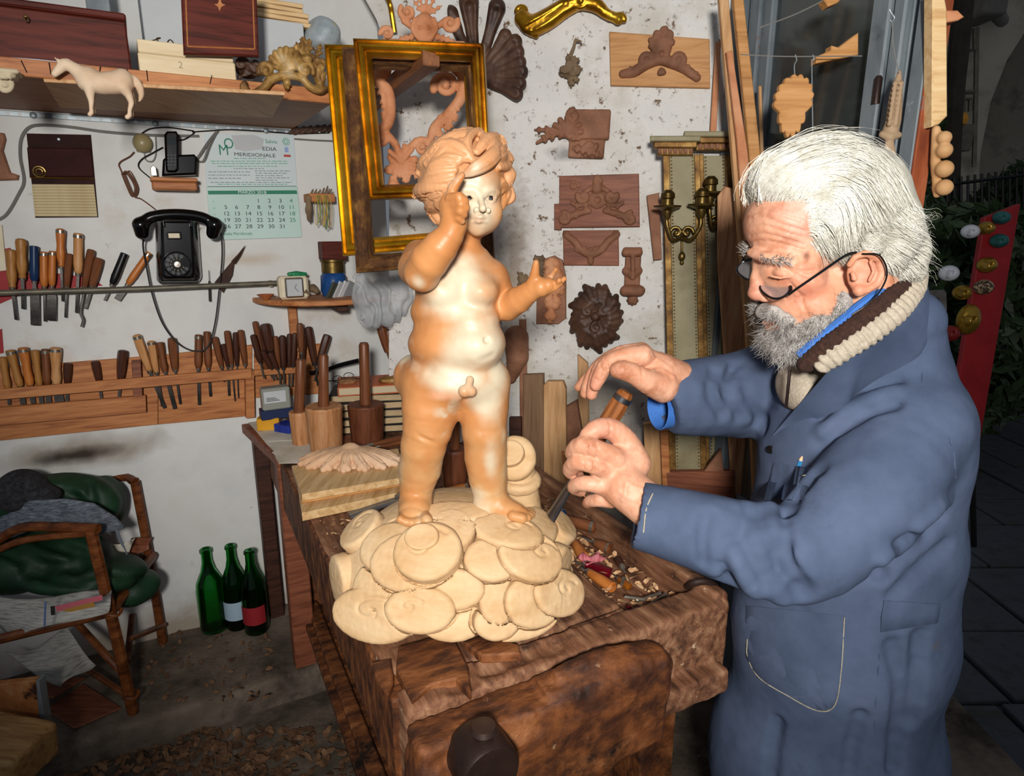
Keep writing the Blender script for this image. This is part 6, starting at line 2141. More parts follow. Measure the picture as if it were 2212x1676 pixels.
def poster():
 mr = M('red_poster', ['#8e1f22', '#a3262a'], rough=0.6, scale=4, bump=0.03)
 o = ppoly('red_poster', mr, WL, [(-30,545),(22,535),(60,590),(120,590),(200,600),(222,617),(150,622),(60,630),(0,656),(-30,665)],0.001,0.003, None, 0.0)
 tag(o, 'torn red paper poster behind the tools in the pipe rail', 'poster')
 o = ppoly('red_strip', mr, WL, [(-30,725),(4,710),(8,762),(-30,770)],0.001,0.004, None, 0.0); tag(o, 'scrap of red paper at the far edge of the wall below the pipe rail', 'paper')
 o = ppoly('pale_strip', m_cream, WL, [(-30,486),(4,486),(14,584),(-30,590)],0.001,0.012, None, 0.001); tag(o, 'cream board edge on the wall behind the honey gouges', 'board')
 o = ppoly('wood_ornament', w_carve, WL, [(-20,285),(8,287),(12,300),(6,325),(16,355),(22,372),(40,378),(38,388),(-20,390)],0.0,0.02, None, 0.004); tag(o, 'brown curved wood ornament on the wall beside the letter holder', 'ornament')
 r = Relief(WL, 626,262,716,292,0.0,0.02,0.0025)
 for i in range(6):
  x = 632 + i * 15
  r.spiral(x + 4,282 - i * 1.2,8,180 * (i % 2),1.2,1 if i % 2 else -1,0.008,3.2,2)
  r.C([(x - 6,288 - i * 1.5,0.008,3),(x + 10,276 - i * 1.2,0.008,3.5)],0.002)
 o = r.build('fretwork', w_carve_d); tag(o, 'dark pierced scroll fretwork on the wall beside the shelf', 'ornament')
poster()
# ================================================================= lower tool rack
def rack():
 t = thing('tool_rack', 'long wooden wall rack of boards and rails full of chisels', 'tool rack', WL.px(270,950,0.0))
 ppoly('back_board', w_orange, WL, [(-60,800),(341,768),(341,917),(-60,958)],0.0,0.012, t)
 ppoly('back_board', w_orange, WL, [(342,768),(545,745),(545,898),(342,917)],0.0,0.012, t)
 ppoly('front_rail', w_orange, WL, [(-60,846),(544,796),(544,817),(-60,869)],0.05,0.062, t)
 ppoly('lower_rail', w_orange, WL, [(-60,886),(315,854),(316,891),(-60,925)],0.03,0.045, t)
 ppoly('upright', w_orange, WL, [(530,803),(549,801),(551,902),(532,904)],0.012,0.05, t)
 ppoly('upright', w_redb, WL, [(284,782),(304,780),(308,856),(288,858)],0.012,0.05, t)
 ppoly('corner_rail', w_orange, WL, [(549,800),(642,793),(642,806),(549,812)],0.05,0.062, t)
 ppoly('corner_board', w_orange, WL, [(549,750),(700,742),(700,850),(549,860)],0.0,0.01, t)
rack()
def rack_tools():
 G1 = 'chisels in the long wooden rack'
 lo = [((15,930),(50,1130),50,(60,1240),16, 'honey', 'flare', 0, 'honey-handled chisel at the wall end of the long rack'),
    ((65,885),(130,1115),56,(150,1235),30, 'honey', 'flare', 1, 'leaning honey-handled ringed chisel in the long rack'),
    ((148,868),(195,1110),60,(215,1230),26, 'orange', 'flare', 1, 'bright orange ringed chisel leaning in the long rack'),
    ((225,885),(255,1110),50,(270,1230),24, 'honey', 'flare', 0, 'honey-handled chisel just beside the bright orange ringed one'),
    ((292,878),(305,1110),50,(315,1225),30, 'brown', 'straight', 1, 'brown chisel with dark ring in the crowded end of the long rack'),
    ((358,868),(365,1100),66,(385,1220),50, 'tan', 'flare', 1, 'scuffed pale fat-handled ringed chisel in the long rack'),
    ((438,968),(435,1100),50,(432,1220),18, 'dark', 'taper', 0, 'short dark handle beside the scuffed pale chisel'),
    ((612,955),(640,1090),50,(655,1200),16, 'dark', 'taper', 0, 'short dark-handled gouge standing alone in the long rack'),
    ((795,885),(780,1075),62,(768,1190),16, 'dark', 'taper', 0, 'dark octagonal gouge beside the dark upright of the long rack'),
    ((880,785),(965,1020),56,(1065,1260),22, 'tan', 'taper', 1, 'pale ringed gouge leaning steeply in the long rack'),
    ((975,825),(1010,1030),50,(1050,1250),18, 'tan', 'taper', 1, 'orange-tan ringed gouge next to the steeply leaning one'),
    ((1030,835),(1065,1020),50,(1130,1265),24, 'brown', 'flare', 0, 'brown bent-looking gouge with long blade in the long rack'),
    ((1110,805),(1130,1010),56,(1165,1235),14, 'brown', 'taper', 0, 'brown octagonal gouge between the leaning tools and phone cord'),
    ((1282,785),(1280,1000),48,(1287,1240),18, 'brown', 'straight', 1, 'upright brown ringed chisel inside the phone cord loop'),
    ((1335,765),(1345,995),46,(1360,1185),16, 'brown', 'straight', 0, 'brown dark-capped chisel inside the phone cord loop'),
    ((1385,800),(1430,990),44,(1450,1090),14, 'brown', 'taper', 0, 'brown gouge leaning across the phone cord'),
    ((1442,845),(1470,985),36,(1480,1180),14, 'dark', 'taper', 0, 'short dark gouge with thick shank near the rack upright'),
    ((1465,760),(1495,980),42,(1518,1215),8, 'brown', 'taper', 0, 'brown gouge with thin tapered shank near the rack upright'),
    ((1520,770),(1530,975),38,(1540,1195),7, 'dark', 'taper', 0, 'dark slim gouge second from the rack upright'),
    ((1552,755),(1582,975),44,(1610,1170),8, 'brown', 'taper', 0, 'tall brown slim gouge right beside the rack upright')]
 for top, bot, wd, end, bw, hue, st, hoop, lab in lo:
  tool(WL, lab, G1, Z2(*top), Z2(*bot), wd / 2.989, Z2(*end), bw / 2.989,0.03, hue, st, bool(hoop))
 co = [((1645,700),(1690,900),40),((1712,715),(1745,890),72),((1633,785),(1680,960),42),((1672,765),(1735,960),42),((1778,795),(1800,1000),36),((1822,790),(1830,1000),42),
    ((1870,780),(1868,1000),38),((1905,775),(1892,990),36),((1935,712),(1945,900),46),((1990,735),(2030,970),54),((1958,790),(1950,985),44),((2115,785),(2060,970),56),
    ((1652,905),(1722,1005),44),((1692,890),(1755,1005),42),((1742,900),(1790,1005),36)]
 CL = ('brown gouge standing highest at the rack upright', 'stoutest dark gouge', 'dark gouge nearest the upright, behind the stoutest', 'dark gouge leaning in front of the stoutest', 'slim brown gouge next to the stoutest', 'slim straight dark gouge', 'dark gouge in line with the shelf support', 'thin dark gouge just past the shelf support', 'tall brown gouge behind the slim mallet handle', 'curved-topped dark gouge leaning away from the slim mallet', 'dark gouge hidden by the slim mallet handle', 'gouge leaning steeply over the broad mallet', 'short brown gouge low by the upright', 'short dark gouge second from the upright', 'short slim gouge at the front')
 for i, (top, bot, wd) in enumerate(co):
  dx, dy = bot[0] - top[0], bot[1] - top[1]
  en = (bot[0] + dx * 0.55, min(1125, bot[1] + dy * 0.62))
  tool(WL, CL[i] + ' in the crowded corner rack', 'gouges crowded in the corner rack', Z2(*top), Z2(*bot), wd / 2.989, Z2(*en),10 / 2.989,0.035 + 0.022 * (i % 3), 'dark' if i % 4 else 'brown', 'taper')
 for top, bot, lab in (((822,700),(838,760), 'brown handle leaning in the far corner behind the black-handled tools'),((838,712),(846,775), 'stout brown handle in the far corner beside the statue')):
  tool(WL, lab, None, top, bot, 22, None, 4,0.18, 'brown', 'taper', cat='gouge', name='spare_gouge')
rack_tools()
# ================================================================= half-round corner shelf and its things
CZ = WL.uv(545,640,0.0)[1] - 0.004
def corner_shelf():
 uc = WL.uv(545,645,0.0)[0] + 0.27
 t = thing('corner_shelf', 'half-round wooden shelf in the corner with alarm clock', 'shelf', WL.P(uc, CZ, 0))
 mb = MB()
 mb.prism([(0.27 * math.cos(a),-0.24 * math.sin(a)) for a in np.linspace(0, math.pi, 26)],0,0.018, bev=0.003)
 F_ = Matrix(((WL.u[0],-WL.w[0],0, WL.P(uc, 0)[0]),(WL.u[1],-WL.w[1],0, WL.P(uc, 0)[1]),(0,0,1, CZ - 0.018),(0,0,0,1)))
 mb.build('board', w_orange, t, F_)
 mb = MB(); mb.box((-0.02,-0.17,-0.03),(0.02,0,0),0.003); mb.build('bracket', w_dark, t, F_)
 a = WL.uv(632,660,0.03)
 mb = MB(); mb.box((a[0] - 0.014, CZ - 0.2,0.0),(a[0] + 0.014, CZ - 0.018,0.03),0.003); mb.build('support', w_orange, t, WL.M())
 return uc
uc = corner_shelf()
def on_cs(x, y, w): return WL.uv(x, y, w)[0]
def clock():
 w = 0.13
 t = thing('alarm_clock', 'small square white alarm clock with green button on the corner shelf', 'clock', WL.P(on_cs(636,630, w), CZ, w))
 u0, u1 = on_cs(603,615, w), on_cs(667,615, w)
 vt = WL.uv(635,597, w)[1]
 mb = MB(); mb.box((u0, CZ, w - 0.05),(u1, vt, w),0.008); mb.build('clock_case', m_cream, t, WL.M())
 a, b = on_cs(615,615, w), on_cs(655,615, w)
 v0, v1 = CZ + 0.006, vt - 0.004
 mb = MB(); mb.box((a, v0, w - 0.01),(b, v1, w + 0.008),0.006); mb.build('face_frame', m_ferrule, t, WL.M())
 mb = MB(); mb.box((a + 0.004, v0 + 0.004, w),(b - 0.004, v1 - 0.004, w + 0.009),0.003); f = mb.build('clock_face', m_white, t, WL.M())
 cu, cv = (a + b) / 2,(v0 + v1) / 2
 for ang, L in ((60,0.013),(-50,0.018)):
  mb = MB(); mb.tube([(cu, cv, w + 0.0095),(cu + L * math.cos(math.radians(ang)), cv + L * math.sin(math.radians(ang)), w + 0.0095)],0.0007,4); mb.build('clock_hand', m_wire_k, t, WL.M())
 r = Relief(WL, 620,580,665,600, w - 0.04, w, 0.0025)
 r.C([(624,592, w - 0.022,4),(640,591, w - 0.022,6),(660,592, w - 0.022,4)],0.003); r.box(632,588,650,600, w - 0.03, w - 0.012,0.003)
 r.build('green_button', M('green_plastic', ['#1f7a4c'], rough=0.35, bump=0), t)
clock()
def cs_small():
 w = 0.10
 mb = MB(); mb.lathe([(0,0),(0.010,0),(0.027,0.016),(0.029,0.018),(0.026,0.018),(0.009,0.004),(0,0.004)],20)
 o = mb.build('copper_dish', M('copper_clay', ['#9a5530', '#b86d42'], rough=0.45, bump=0), frame=Matrix.Translation(Vector(WL.P(on_cs(573,632, w), CZ, w)))); tag(o, 'small shallow copper-coloured dish on the corner shelf', 'dish')
 w = 0.08
 t = thing('paint_jar', 'blue-painted round jar with brown lid on the corner shelf', 'jar', WL.P(on_cs(720,600, w), CZ, w))
 F_ = Matrix.Translation(Vector(WL.P(on_cs(720,600, w), CZ, w)))
 h = WL.uv(720,560, w)[1] - CZ
 mb = MB(); mb.lathe([(0,0),(0.040,0),(0.046,0.02),(0.044, h * 0.55),(0.036, h * 0.64),(0, h * 0.64)],26); mb.build('jar_body', M('blue_glaze', ['#173a6e', '#20508c'], rough=0.25, bump=0), t, F_)
 mb = MB(); mb.lathe([(0, h * 0.64),(0.039, h * 0.64),(0.039, h * 0.92),(0.043, h * 0.94),(0.043, h),(0, h)],26); mb.build('lid', m_brass, t, F_)
 F2, hf = fbox(WL, 697,522,750,562,0.10,0.07)
 mb = MB(); mb.box((-hf[0],-hf[1] - 0.0,-hf[2]), hf, 0.003); o = mb.build('leather_box', w_mahog, frame=F2); tag(o, 'small dark brown box standing on the lid of the blue jar', 'box')
 for i, (x0, x1, hue) in enumerate(((703,722, '#3c4238'),(717,734, '#b8babd'),(728,742, '#d0d2d4'),(738,758, '#8f9496'))):
  w = 0.155 - 0.01 * i
  a = on_cs(x0,625, w)
  mb = MB(); mb.box((0,0,-0.004),(0.05,0.062,0.004),0.001)
  o = mb.build('card', M('card%d' % i, [hue], rough=0.5, bump=0), frame=WL.M(a, CZ + 0.002, w) @ Matrix.Rotation(math.radians(-28),4, 'Z') @ Matrix.Rotation(math.radians(35),4, 'Y'))
  tag(o, ('dark green printed card leaning at the front of the corner shelf', 'pale grey card leaning behind the dark green one', 'white card leaning in the row on the corner shelf', 'grey booklet leaning last in the row of cards')[i], 'card')
 r = Relief(WL, 590,600,690,642,0.06,0.15,0.003)
 r.leaf([(650,636),(662,630),(672,636)],5,0.135,3); r.S(676,622,0.09,9); r.S(683,628,0.1,7)
 o = r.build('nut_shells', w_gray); o['kind'] = 'stuff'; tag(o, 'few dried brown seed husks behind the alarm clock', 'husks')
 r = Relief(WL, 755,588,890,712,0.22,0.40,0.004)
 r.C([(778,605,0.28,14),(790,650,0.30,26),(800,685,0.30,22)],0.02); r.C([(880,600,0.28,14),(860,640,0.30,30),(830,678,0.30,26)],0.02); r.E(825,670,0.30,50,32,0.05,0,0.02); r.E(830,632,0.30,48,32,0.045,0,0.02)
 r.f.warp(lambda x, y, z: 0.006 * np.sin(140 * x + 8 * vnoise(x, y, z, 12,2)) + 0.004 * vnoise(x, y, z, 40,2))
 o = r.build('plastic_bag', M('clear_polythene', ['#b9bec2', '#cfd3d6'], rough=0.2, scale=20, bump=0.4, bscale=60, bdist=0.006, alpha=0.45)); tag(o, 'crumpled clear polythene bag hanging from the corner shelf', 'bag')
 t = thing('string_hook', 'wooden peg hung with rubber bands and string on the wall', 'peg', WL.px(690,440,0.0))
 pbox('peg', w_orange, WL, 668,418,724,436,0.09,0.09, t)
 rng = random.Random(3)
 for i in range(8):
  x = 682 + i * 4
  ptube('band', M('band%d' % (i % 4),[('#b8963c', '#5c8a46', '#8d6a3a', '#c2a55a')[i % 4]], rough=0.6, bump=0), WL, [(x, 422,0.094),(x + rng.uniform(-4,3),455,0.098),(x + rng.uniform(-3,6),488 + rng.uniform(-8,10),0.096),(x + 7,455,0.1),(x + 2,422,0.094)],0.0012, parent=t, n=5)
 r = Relief(WL, 655,392,728,490,0.05,0.13,0.0035)
 for i in range(9):
  x = 660 + rng.uniform(0,12); r.C([(x, 425,0.1,2),(x + rng.uniform(-3,4),455,0.1,2.5),(x + rng.uniform(-4,4),478,0.1,1)],0.002)
 for i in range(6):
  r.C([(672 + 8 * i, 420,0.08,3),(676 + 8 * i, 400 + rng.uniform(0,10),0.085,2)],0.002)
 o = r.build('raffia_bundle', w_gray, t)
cs_small()
# ================================================================= side table against the wall, with mallets and books
TZ = 0.86
m_paper = M('old_paper', ['#b9b09c', '#cfc8b8', '#ddd8cc'], rough=0.85, scale=8, bump=0.15)
def side_table():
 A = onz(527,908, TZ); B = onz(598,988, TZ)
 u0 = WL.uv(527,908,0)[0] - 0.01
 wB = float(np.dot(B - WL.o, WL.w)); uB = float(np.dot(B - WL.o, WL.u))
 t = thing('side_table', 'old wooden side table against the wall holding mallets and books', 'table', WL.P(uB + 0.15,0.1, wB / 2))
 P = [WL.P(u0, TZ, 0.005), WL.P(uB, TZ, wB), WL.P(uB + 0.30, TZ, wB * 0.98), WL.P(0.60, TZ, 0.005)]
 mb = MB(); mb.prism([(q[0], q[1]) for q in P], TZ - 0.035, TZ, bev=0.003); mb.build('table_top', w_redb, t, Matrix.Identity(4))
 mb = MB(); c = WL.P(uB + 0.035,0, wB - 0.035)
 mb.box((-0.035,-0.03, ZP),(0.035,0.03, TZ - 0.034),0.004); mb.build('leg', w_redb, t, Matrix.Translation((c[0], c[1],0)) @ Matrix.Rotation(math.radians(29),4, 'Z'))
 c = WL.P(u0 + 0.05,0,0.05)
 mb = MB(); mb.box((-0.025,-0.03, ZP),(0.025,0.03, TZ - 0.034),0.004); mb.build('leg', w_dark, t, Matrix.Translation((c[0], c[1],0)) @ Matrix.Rotation(math.radians(29),4, 'Z'))
 for i, poly in enumerate(([(528,905),(600,900),(690,930),(700,975),(600,985)],[(590,975),(660,955),(715,985),(680,1000),(605,1002)],[(560,915),(640,905),(660,945),(580,955)])):
  rng = random.Random(i)
  z = TZ + 0.001 + i * 0.0012
  Q = []
  for k in range(len(poly)):
   a, b = np.array(poly[k]), np.array(poly[(k + 1) % len(poly)])
   for s_ in (0,0.33,0.66):
    q = a + (b - a) * s_ + np.array([rng.uniform(-4,4), rng.uniform(-3,3)]); w_ = onz(q[0], q[1], z); Q.append((w_[0], w_[1]))
  mb = MB(); mb.prism(Q, z, z + 0.001); o = mb.build('paper_sheet', m_paper, frame=Matrix.Identity(4))
  tag(o, ('torn old paper covering the side table under the mallets', 'ragged cream paper scrap hanging over the bench corner', 'white sheet on the side table beneath the yellow box')[i], 'paper')
side_table()
def mallet(lab, x0, x1, yb, yt, hx, hy, hue, hw, z=0.862):
 b = onz((x0 + x1) / 2, yb, z)
 Y = b[1] + 0.03
 b = at((x0 + x1) / 2, yb - 6, Y); b[2] = z
 r = rpx(yb, Y, (x1 - x0) / 2)
 ht = at((x0 + x1) / 2, yt, Y)[2] - z
 tp = at(hx, hy, Y)
 t = thing('carving_mallet', lab, 'mallet', b, 'round carving mallets')
 mb = MB(); mb.lathe([(0,0),(r * 0.84,0),(r * 0.87,0.004),(r * 0.98, ht * 0.9),(r, ht * 0.96),(r * 0.94, ht),(0, ht)],28); mb.build('mallet_head', hue, t, Matrix.Translation(Vector(b)))
 rr = rpx(hy, Y, hw)
 p0 = np.array([b[0], b[1], z + ht - 0.002]); mb = MB(); mb.tube([p0, p0 + (tp - p0) * 0.5, tp - (tp - p0) * 0.04, tp],[rr * 1.15, rr * 1.02, rr, rr * 0.75],14); mb.build('handle', HW['brown'], t)
w_mal1 = wood('tan_mallet', '#94603a', '#b67f52', '#c4936a', axis='z'); w_mal2 = wood('brown_mallet', '#45230f', '#643620', '#744229', axis='z')
mallet('slim tan mallet with darkened handle on the side table', 630,673,964,888,650,775, w_mal1,10.5)
mallet('broad tan mallet with pale worn head on the side table', 667,745,978,876,699,765, w_mal1,10.5)
mallet('dark brown mallet with tall handle in front of the books', 756,833,967,872,786,740, w_mal2,11)
mallet('dark mallet seen between the statue\'s legs', 955,1012,1058,968,985,880, w_mal2,10,0.851)
def books():
 w = [('#1f1a18', '#b08f66', 0, 'black-covered book at the bottom of the stack behind the mallets'),('#262220', '#b99a70', 3, 'second book up in the stack behind the mallets'),('#3a3a38', '#a88a62', -2, 'grey-covered book in the middle of the stack behind the mallets'),
   ('#2a2320', '#b4946a', 2, 'dark book under the thick pale one in the stack'),('#20201f', '#a58a68', -3, 'thick dark book second from the top of the stack'),('#c2653a', '#bfb9a0', 4, 'orange-covered book on top of the stack behind the mallets')]
 Y = 2.12
 zz = TZ + 0.0015
 b = at(800,930,2.0)
 for i, (cv, pg, dx, lab) in enumerate(w):
  th = 0.027 if i < 5 else 0.03
  cx_ = at(806 + dx * 2,900,2.2)
  F_ = Matrix.Translation((cx_[0], cx_[1], zz)) @ Matrix.Rotation(math.radians(10 + dx),4, 'Z')
  t = thing('book', lab, 'book', (cx_[0], cx_[1], zz), 'books stacked on the side table')
  mb = MB(); mb.box((-0.122,-0.078,0.003),(0.115,0.078, th - 0.003),0.001); mb.build('pages', M('pages%d' % i, [pg, '#c9b28c'], rough=0.85, scale=30, stretch=(1,1,20), bump=0.2), t, F_)
  mb = MB(); mb.box((-0.126,-0.082,0),(0.119,0.082,0.003),0.0008); mb.box((-0.126,-0.082, th - 0.003),(0.119,0.082, th),0.0008); mb.box((-0.126,-0.082,0),(-0.123,0.082, th),0.0008)
  mb.build('cover', M('cover%d' % i, [cv], rough=0.5, bump=0.05), t, F_)
  zz += th + 0.0005
 def top(x, y):
  q = at(x, y, 2.17 if y > 798 else 2.22); q[2] = zz; return q
 t = thing('reading_glasses', 'folded glasses with round lenses lying on the orange book', 'glasses', top(735,800))
 for (x, y) in ((728,802),(752,795)):
  c = top(x, y) + np.array([0,0,0.011]); mb = MB(); mb.tube([c + np.array([0.017 * math.cos(a),0.006 * math.sin(a),0.010 * math.sin(a)]) for a in np.linspace(0,6.28,20)],0.0013,6); mb.build('rim', m_black_plastic, t)
 mb = MB(); mb.tube([top(700,806) + np.array([0,0,0.004]), top(728,800) + np.array([0,0,0.006])],0.002,6); mb.tube([top(765,797) + np.array([0,0,0.004]), top(800,800) + np.array([0,0,0.004])],0.002,6); mb.build('temple_arm', m_black_plastic, t)
 o = ptube('black_strap', m_black_plastic, Frame((0,2.3,0),(1,0,0)),[(670,806),(700,800),(735,788),(775,778)],0.008,0.0); tag(o, 'thick black tool handle behind the orange book', 'tool handle')
 mb = MB(); c = top(750,812); mb.lathe([(0,0),(0.03,0.0),(0.032,0.006),(0.022,0.012),(0,0.012)],14); o = mb.build('dry_fruit_slice', M('shavings_brown', ['#7d5638', '#a87c52'], rough=0.9, scale=60, bump=0.6), frame=Matrix.Translation(Vector(c))); tag(o, 'brown rough disc lying on the orange book', 'disc')
 c = top(838,800); r = SDF(tuple(c - 0.06), tuple(c + 0.07),0.003); r.ell(c + np.array([0,0,0.008]),(0.035,0.02,0.012), None, 0.004); r.ell(c + np.array([0.03,0.01,0.012]),(0.025,0.015,0.014), None, 0.004); r.noise(0.004,60,2)
 o = r.build('wood_shard', w_carve_g); tag(o, 'small gilt wood fragment lying on the orange book', 'fragment')
 t2 = thing('card_box', 'grey plastic box of business cards standing on the side table', 'card box', at(598,890,2.1))
 F_, hf = fbox(WL, 566,838,628,885,0.16,0.05)
 mb = MB(); mb.box((-hf[0],-hf[1],-hf[2]),(hf[0], hf[1], hf[2]),0.004); mb.build('box_shell', M('clear_grey_plastic', ['#8d8f86'], rough=0.3, bump=0), t2, F_)
 F3, h3 = fbox(WL, 570,845,618,870,0.162,0.004); mb = MB(); mb.box([-a for a in h3], h3,0.0005); cd = mb.build('business_card', m_white, t2, F3)
 for k in range(3):
  mb = MB(); mb.box((-h3[0] * 0.8,-h3[1] * (0.1 + 0.25 * k) - 0.001, h3[2]),(h3[0] * (0.0 + 0.2 * k),-h3[1] * (0.1 + 0.25 * k) + 0.001, h3[2] + 0.0003),0); mb.build('print_line', m_wire_k, cd, F3)
 z0 = TZ + 0.004
 F_, hf = fbox(WL, 564,884,634,905,0.15,0.05); mb = MB(); mb.box([-a for a in hf], hf, 0.002); o = mb.build('blue_carton', M('dark_blue_card', ['#16264a'], rough=0.5, bump=0), frame=F_); tag(o, 'dark blue carton under the box of business cards', 'carton')
 def sbox(name, lab, cat, mat, x, y, sx, sy, sz, rz):
  c = onz(x, y, z0); mb = MB(); mb.box((-sx, -sy, 0),(sx, sy, sz),0.002); o = mb.build(name, mat, frame=Matrix.Translation((c[0], c[1], z0)) @ Matrix.Rotation(math.radians(rz),4, 'Z')); tag(o, lab, cat)
 sbox('yellow_carton', 'small bright yellow carton on the side table', 'carton', M('yellow_card', ['#c98a14', '#dba020'], rough=0.5, bump=0),582,926,0.037,0.02,0.042,12)
 sbox('blue_packet', 'small blue packet beside the yellow carton', 'packet', M('blue_card', ['#1c2a78', '#2a3a94'], rough=0.4, scale=30, bump=0),622,930,0.034,0.03,0.028,-25)
books()
# ================================================================= frames hanging from the beam
def picture_frame(name, lab, Y, outer, wd, prof, mat, w0=0.0, th=0.03, orn=None):
 fr = Frame((0, Y, 0),(1,0,0))
 O = [fr.uv(*q, 0) for q in outer]
 c = np.mean(O, axis=0)
 t = thing(name, lab, 'frame', fr.P(c[0], min(q[1] for q in O),0))
 sc = rpx(300, Y, wd)
 n = len(O)
 I = []
 for i in range(4):
  e1, e2 = nrm(O[i] - O[i - 1]), nrm(O[(i + 1) % 4] - O[i])
  n1 = np.array([e1[1],-e1[0]]); n2 = np.array([e2[1],-e2[0]])
  if np.dot(n1, c - O[i]) < 0: n1 = -n1
  if np.dot(n2, c - O[i]) < 0: n2 = -n2
  b = nrm(n1 + n2); I.append(O[i] + b * sc / np.dot(b, n1))
 for i in range(4):
  j = (i + 1) % 4
  V, Fc = [],[]
  m = len(prof)
  for (A, B) in ((O[i], I[i]),(O[j], I[j])):
   for (x, h) in prof:
    q = A + (B - A) * x; V.append((q[0], q[1], h * th))
   V.append((B[0], B[1],-0.012)); V.append((A[0], A[1],-0.012))
  k = m + 2
  for a in range(k):
   Fc.append((a, (a + 1) % k, k + (a + 1) % k, k + a))
  Fc += [tuple(range(k)), tuple(range(k, 2 * k))]
  obj('moulding', V, Fc, mat, t, fr.M(), sharp=25)
 return t
PR = [(0,0.2),(0.06,0.7),(0.15,0.8),(0.2,0.55),(0.3,0.6),(0.42,0.95),(0.55,1.0),(0.68,0.85),(0.74,0.5),(0.82,0.55),(0.9,0.35),(1,0.1)]
picture_frame('gilt_picture', 'gilded picture frame hanging in front of the other two frames', 1.62,[(765,86),(1047,97),(1064,424),(800,433)],32, PR, m_gold)
picture_frame('worn_picture_surround', 'brown carved picture frame with worn gilding between two gilt frames', 1.69,[(741,104),(1042,112),(1070,566),(772,590)],38,[(0,0.1),(0.05,0.7),(0.3,1.0),(0.6,0.8),(0.8,0.9),(1,0.2)],
     M('rubbed_brown_gilding', ['#3d2412', '#5f3b1c', '#8c6430'], rough=0.55, scale=26, stretch=(1,1,3), bump=0.9, bscale=45, bdist=0.008, metal=0.2))
picture_frame('yellow_gilt_picture', 'large bright gilt picture frame hanging furthest back on the beam', 1.76,[(703,98),(1036,106),(1058,528),(743,554)],36, PR, M('bright_gilt', ['#8a6310', '#c9981f', '#e6bb42'], rough=0.33, scale=8, bump=0.15, bscale=50, bdist=0.003, metal=0.8))
def beam():
 a = at(932,122,1.60)
 mb = MB(); mb.box((-0.02,0,-0.02),(0.02,0.86,0.02),0.002)
 o = mb.build('beam_end', wood('end_grain_beam', '#6a4128', '#8d5b38', axis='y'), frame=Matrix.Translation(Vector(a)) @ Matrix.Rotation(math.radians(24),4, 'Z')); tag(o, 'square timber beam sticking out of the wall carrying the picture frames', 'beam')
beam()
FM = Frame((0,1.86,0),(1,0,0))
def scroll_frame():
 r = Relief(FM, 795,-15,1015,420,-0.03,0.05,0.0032)
 w = 0.008
 r.spiral(962,185,26,200,1.7,-1, w, 9,5,0.012); r.C([(975,140, w, 12),(1000,165, w, 13),(996,210, w, 13),(970,245, w, 12),(940,275, w, 12),(930,300, w, 9)],0.004, sm=4)
 r.leaf([(985,230),(975,255),(962,285)],14, w + 0.006); r.leaf([(955,250),(945,280),(955,300)],11, w + 0.006); r.leaf([(975,135),(965,120),(940,128)],11, w + 0.004)
 r.spiral(828,150,22,30,1.6,1, w, 9,5,0.012); r.C([(812,175, w, 12),(838,195, w, 12),(842,240, w, 14),(835,270, w, 13),(815,285, w, 10)],0.004, sm=4)
 r.leaf([(822,195),(834,230),(828,262)],13, w + 0.006)
 r.spiral(826,300,16,90,1.4,1, w, 7,4,0.01); r.C([(838,292, w, 9),(856,315, w, 9),(866,345, w, 8)],0.004, sm=3); r.spiral(912,318,17,100,1.4,-1, w, 7,4,0.01); r.C([(900,305, w, 9),(882,325, w, 9),(872,350, w, 8)],0.004, sm=3)
 for a in (-50,-20,10,40):
  r.C([(868,352, w + 0.006,5),(868 + 34 * math.sin(math.radians(a)),350 - 36 * math.cos(math.radians(a)), w + 0.006,6)],0.002)
 for (x, y) in ((830,370),(845,395),(900,360),(912,385),(880,395)):
  r.leaf([(868,355),((868 + x) / 2,(358 + y) / 2),(x, y)],12, w)
 r.C([(845,340, w - 0.01,10),(868,368, w - 0.01,16),(895,345, w - 0.01,10)],0.006)
 r.C([(850,400, w, 14),(860,410, w, 12)],0.004)
 r.C([(815,130, w, 9),(860,110, w, 10),(920,106, w, 10),(975,128, w, 9)],0.004, sm=4)
 r.spiral(836,72,14,180,1.4,-1, w, 6,3.5,0.01); r.spiral(880,26,17,140,1.5,1, w, 6,4,0.01); r.spiral(972,50,17,20,1.5,-1, w, 7,4,0.01)
 r.E(917,62, w + 0.01,26,32,0.016); r.C([(895,40, w + 0.016,4),(890,62, w + 0.016,4),(905,84, w + 0.016,4),(928,84, w + 0.016,4),(944,62, w + 0.016,4),(938,40, w + 0.016,4)],0.002, sm=4)
 r.S(908,60, w + 0.026,4); r.S(926,60, w + 0.026,4)
 for (x, y) in ((905,-8),(922,-12),(940,-6),(955,12),(893,0)):
  r.leaf([(918,35),((918 + x) / 2,(35 + y) / 2),(x, y)],8, w + 0.004,3)
 for sg in (-1,1):
  r.leaf([(917 + 22 * sg, 78),(917 + 42 * sg, 84),(917 + 66 * sg, 92)],10, w + 0.004,4); r.C([(917 + 24 * sg, 60, w, 7),(917 + 45 * sg, 45, w, 7)],0.004)
 r.C([(830,90, w - 0.01,7),(1000,96, w - 0.01,7)],0.004)
 r.C([(870,345, w, 6),(866,360, w, 8)],0.003)
 o = r.build('carved_mirror_frame', w_carve_o); tag(o, 'pierced unpainted scroll-carved mirror frame seen through the gilt frame', 'carved frame')
scroll_frame()
o = ptube('brass_hook', m_gold, WB, [(834,-10,0.05),(842,8,0.06),(846,30,0.05),(852,70,0.04)],0.008, n=10); tag(o, 'slender gilt hook on the wall above the frames', 'hook')
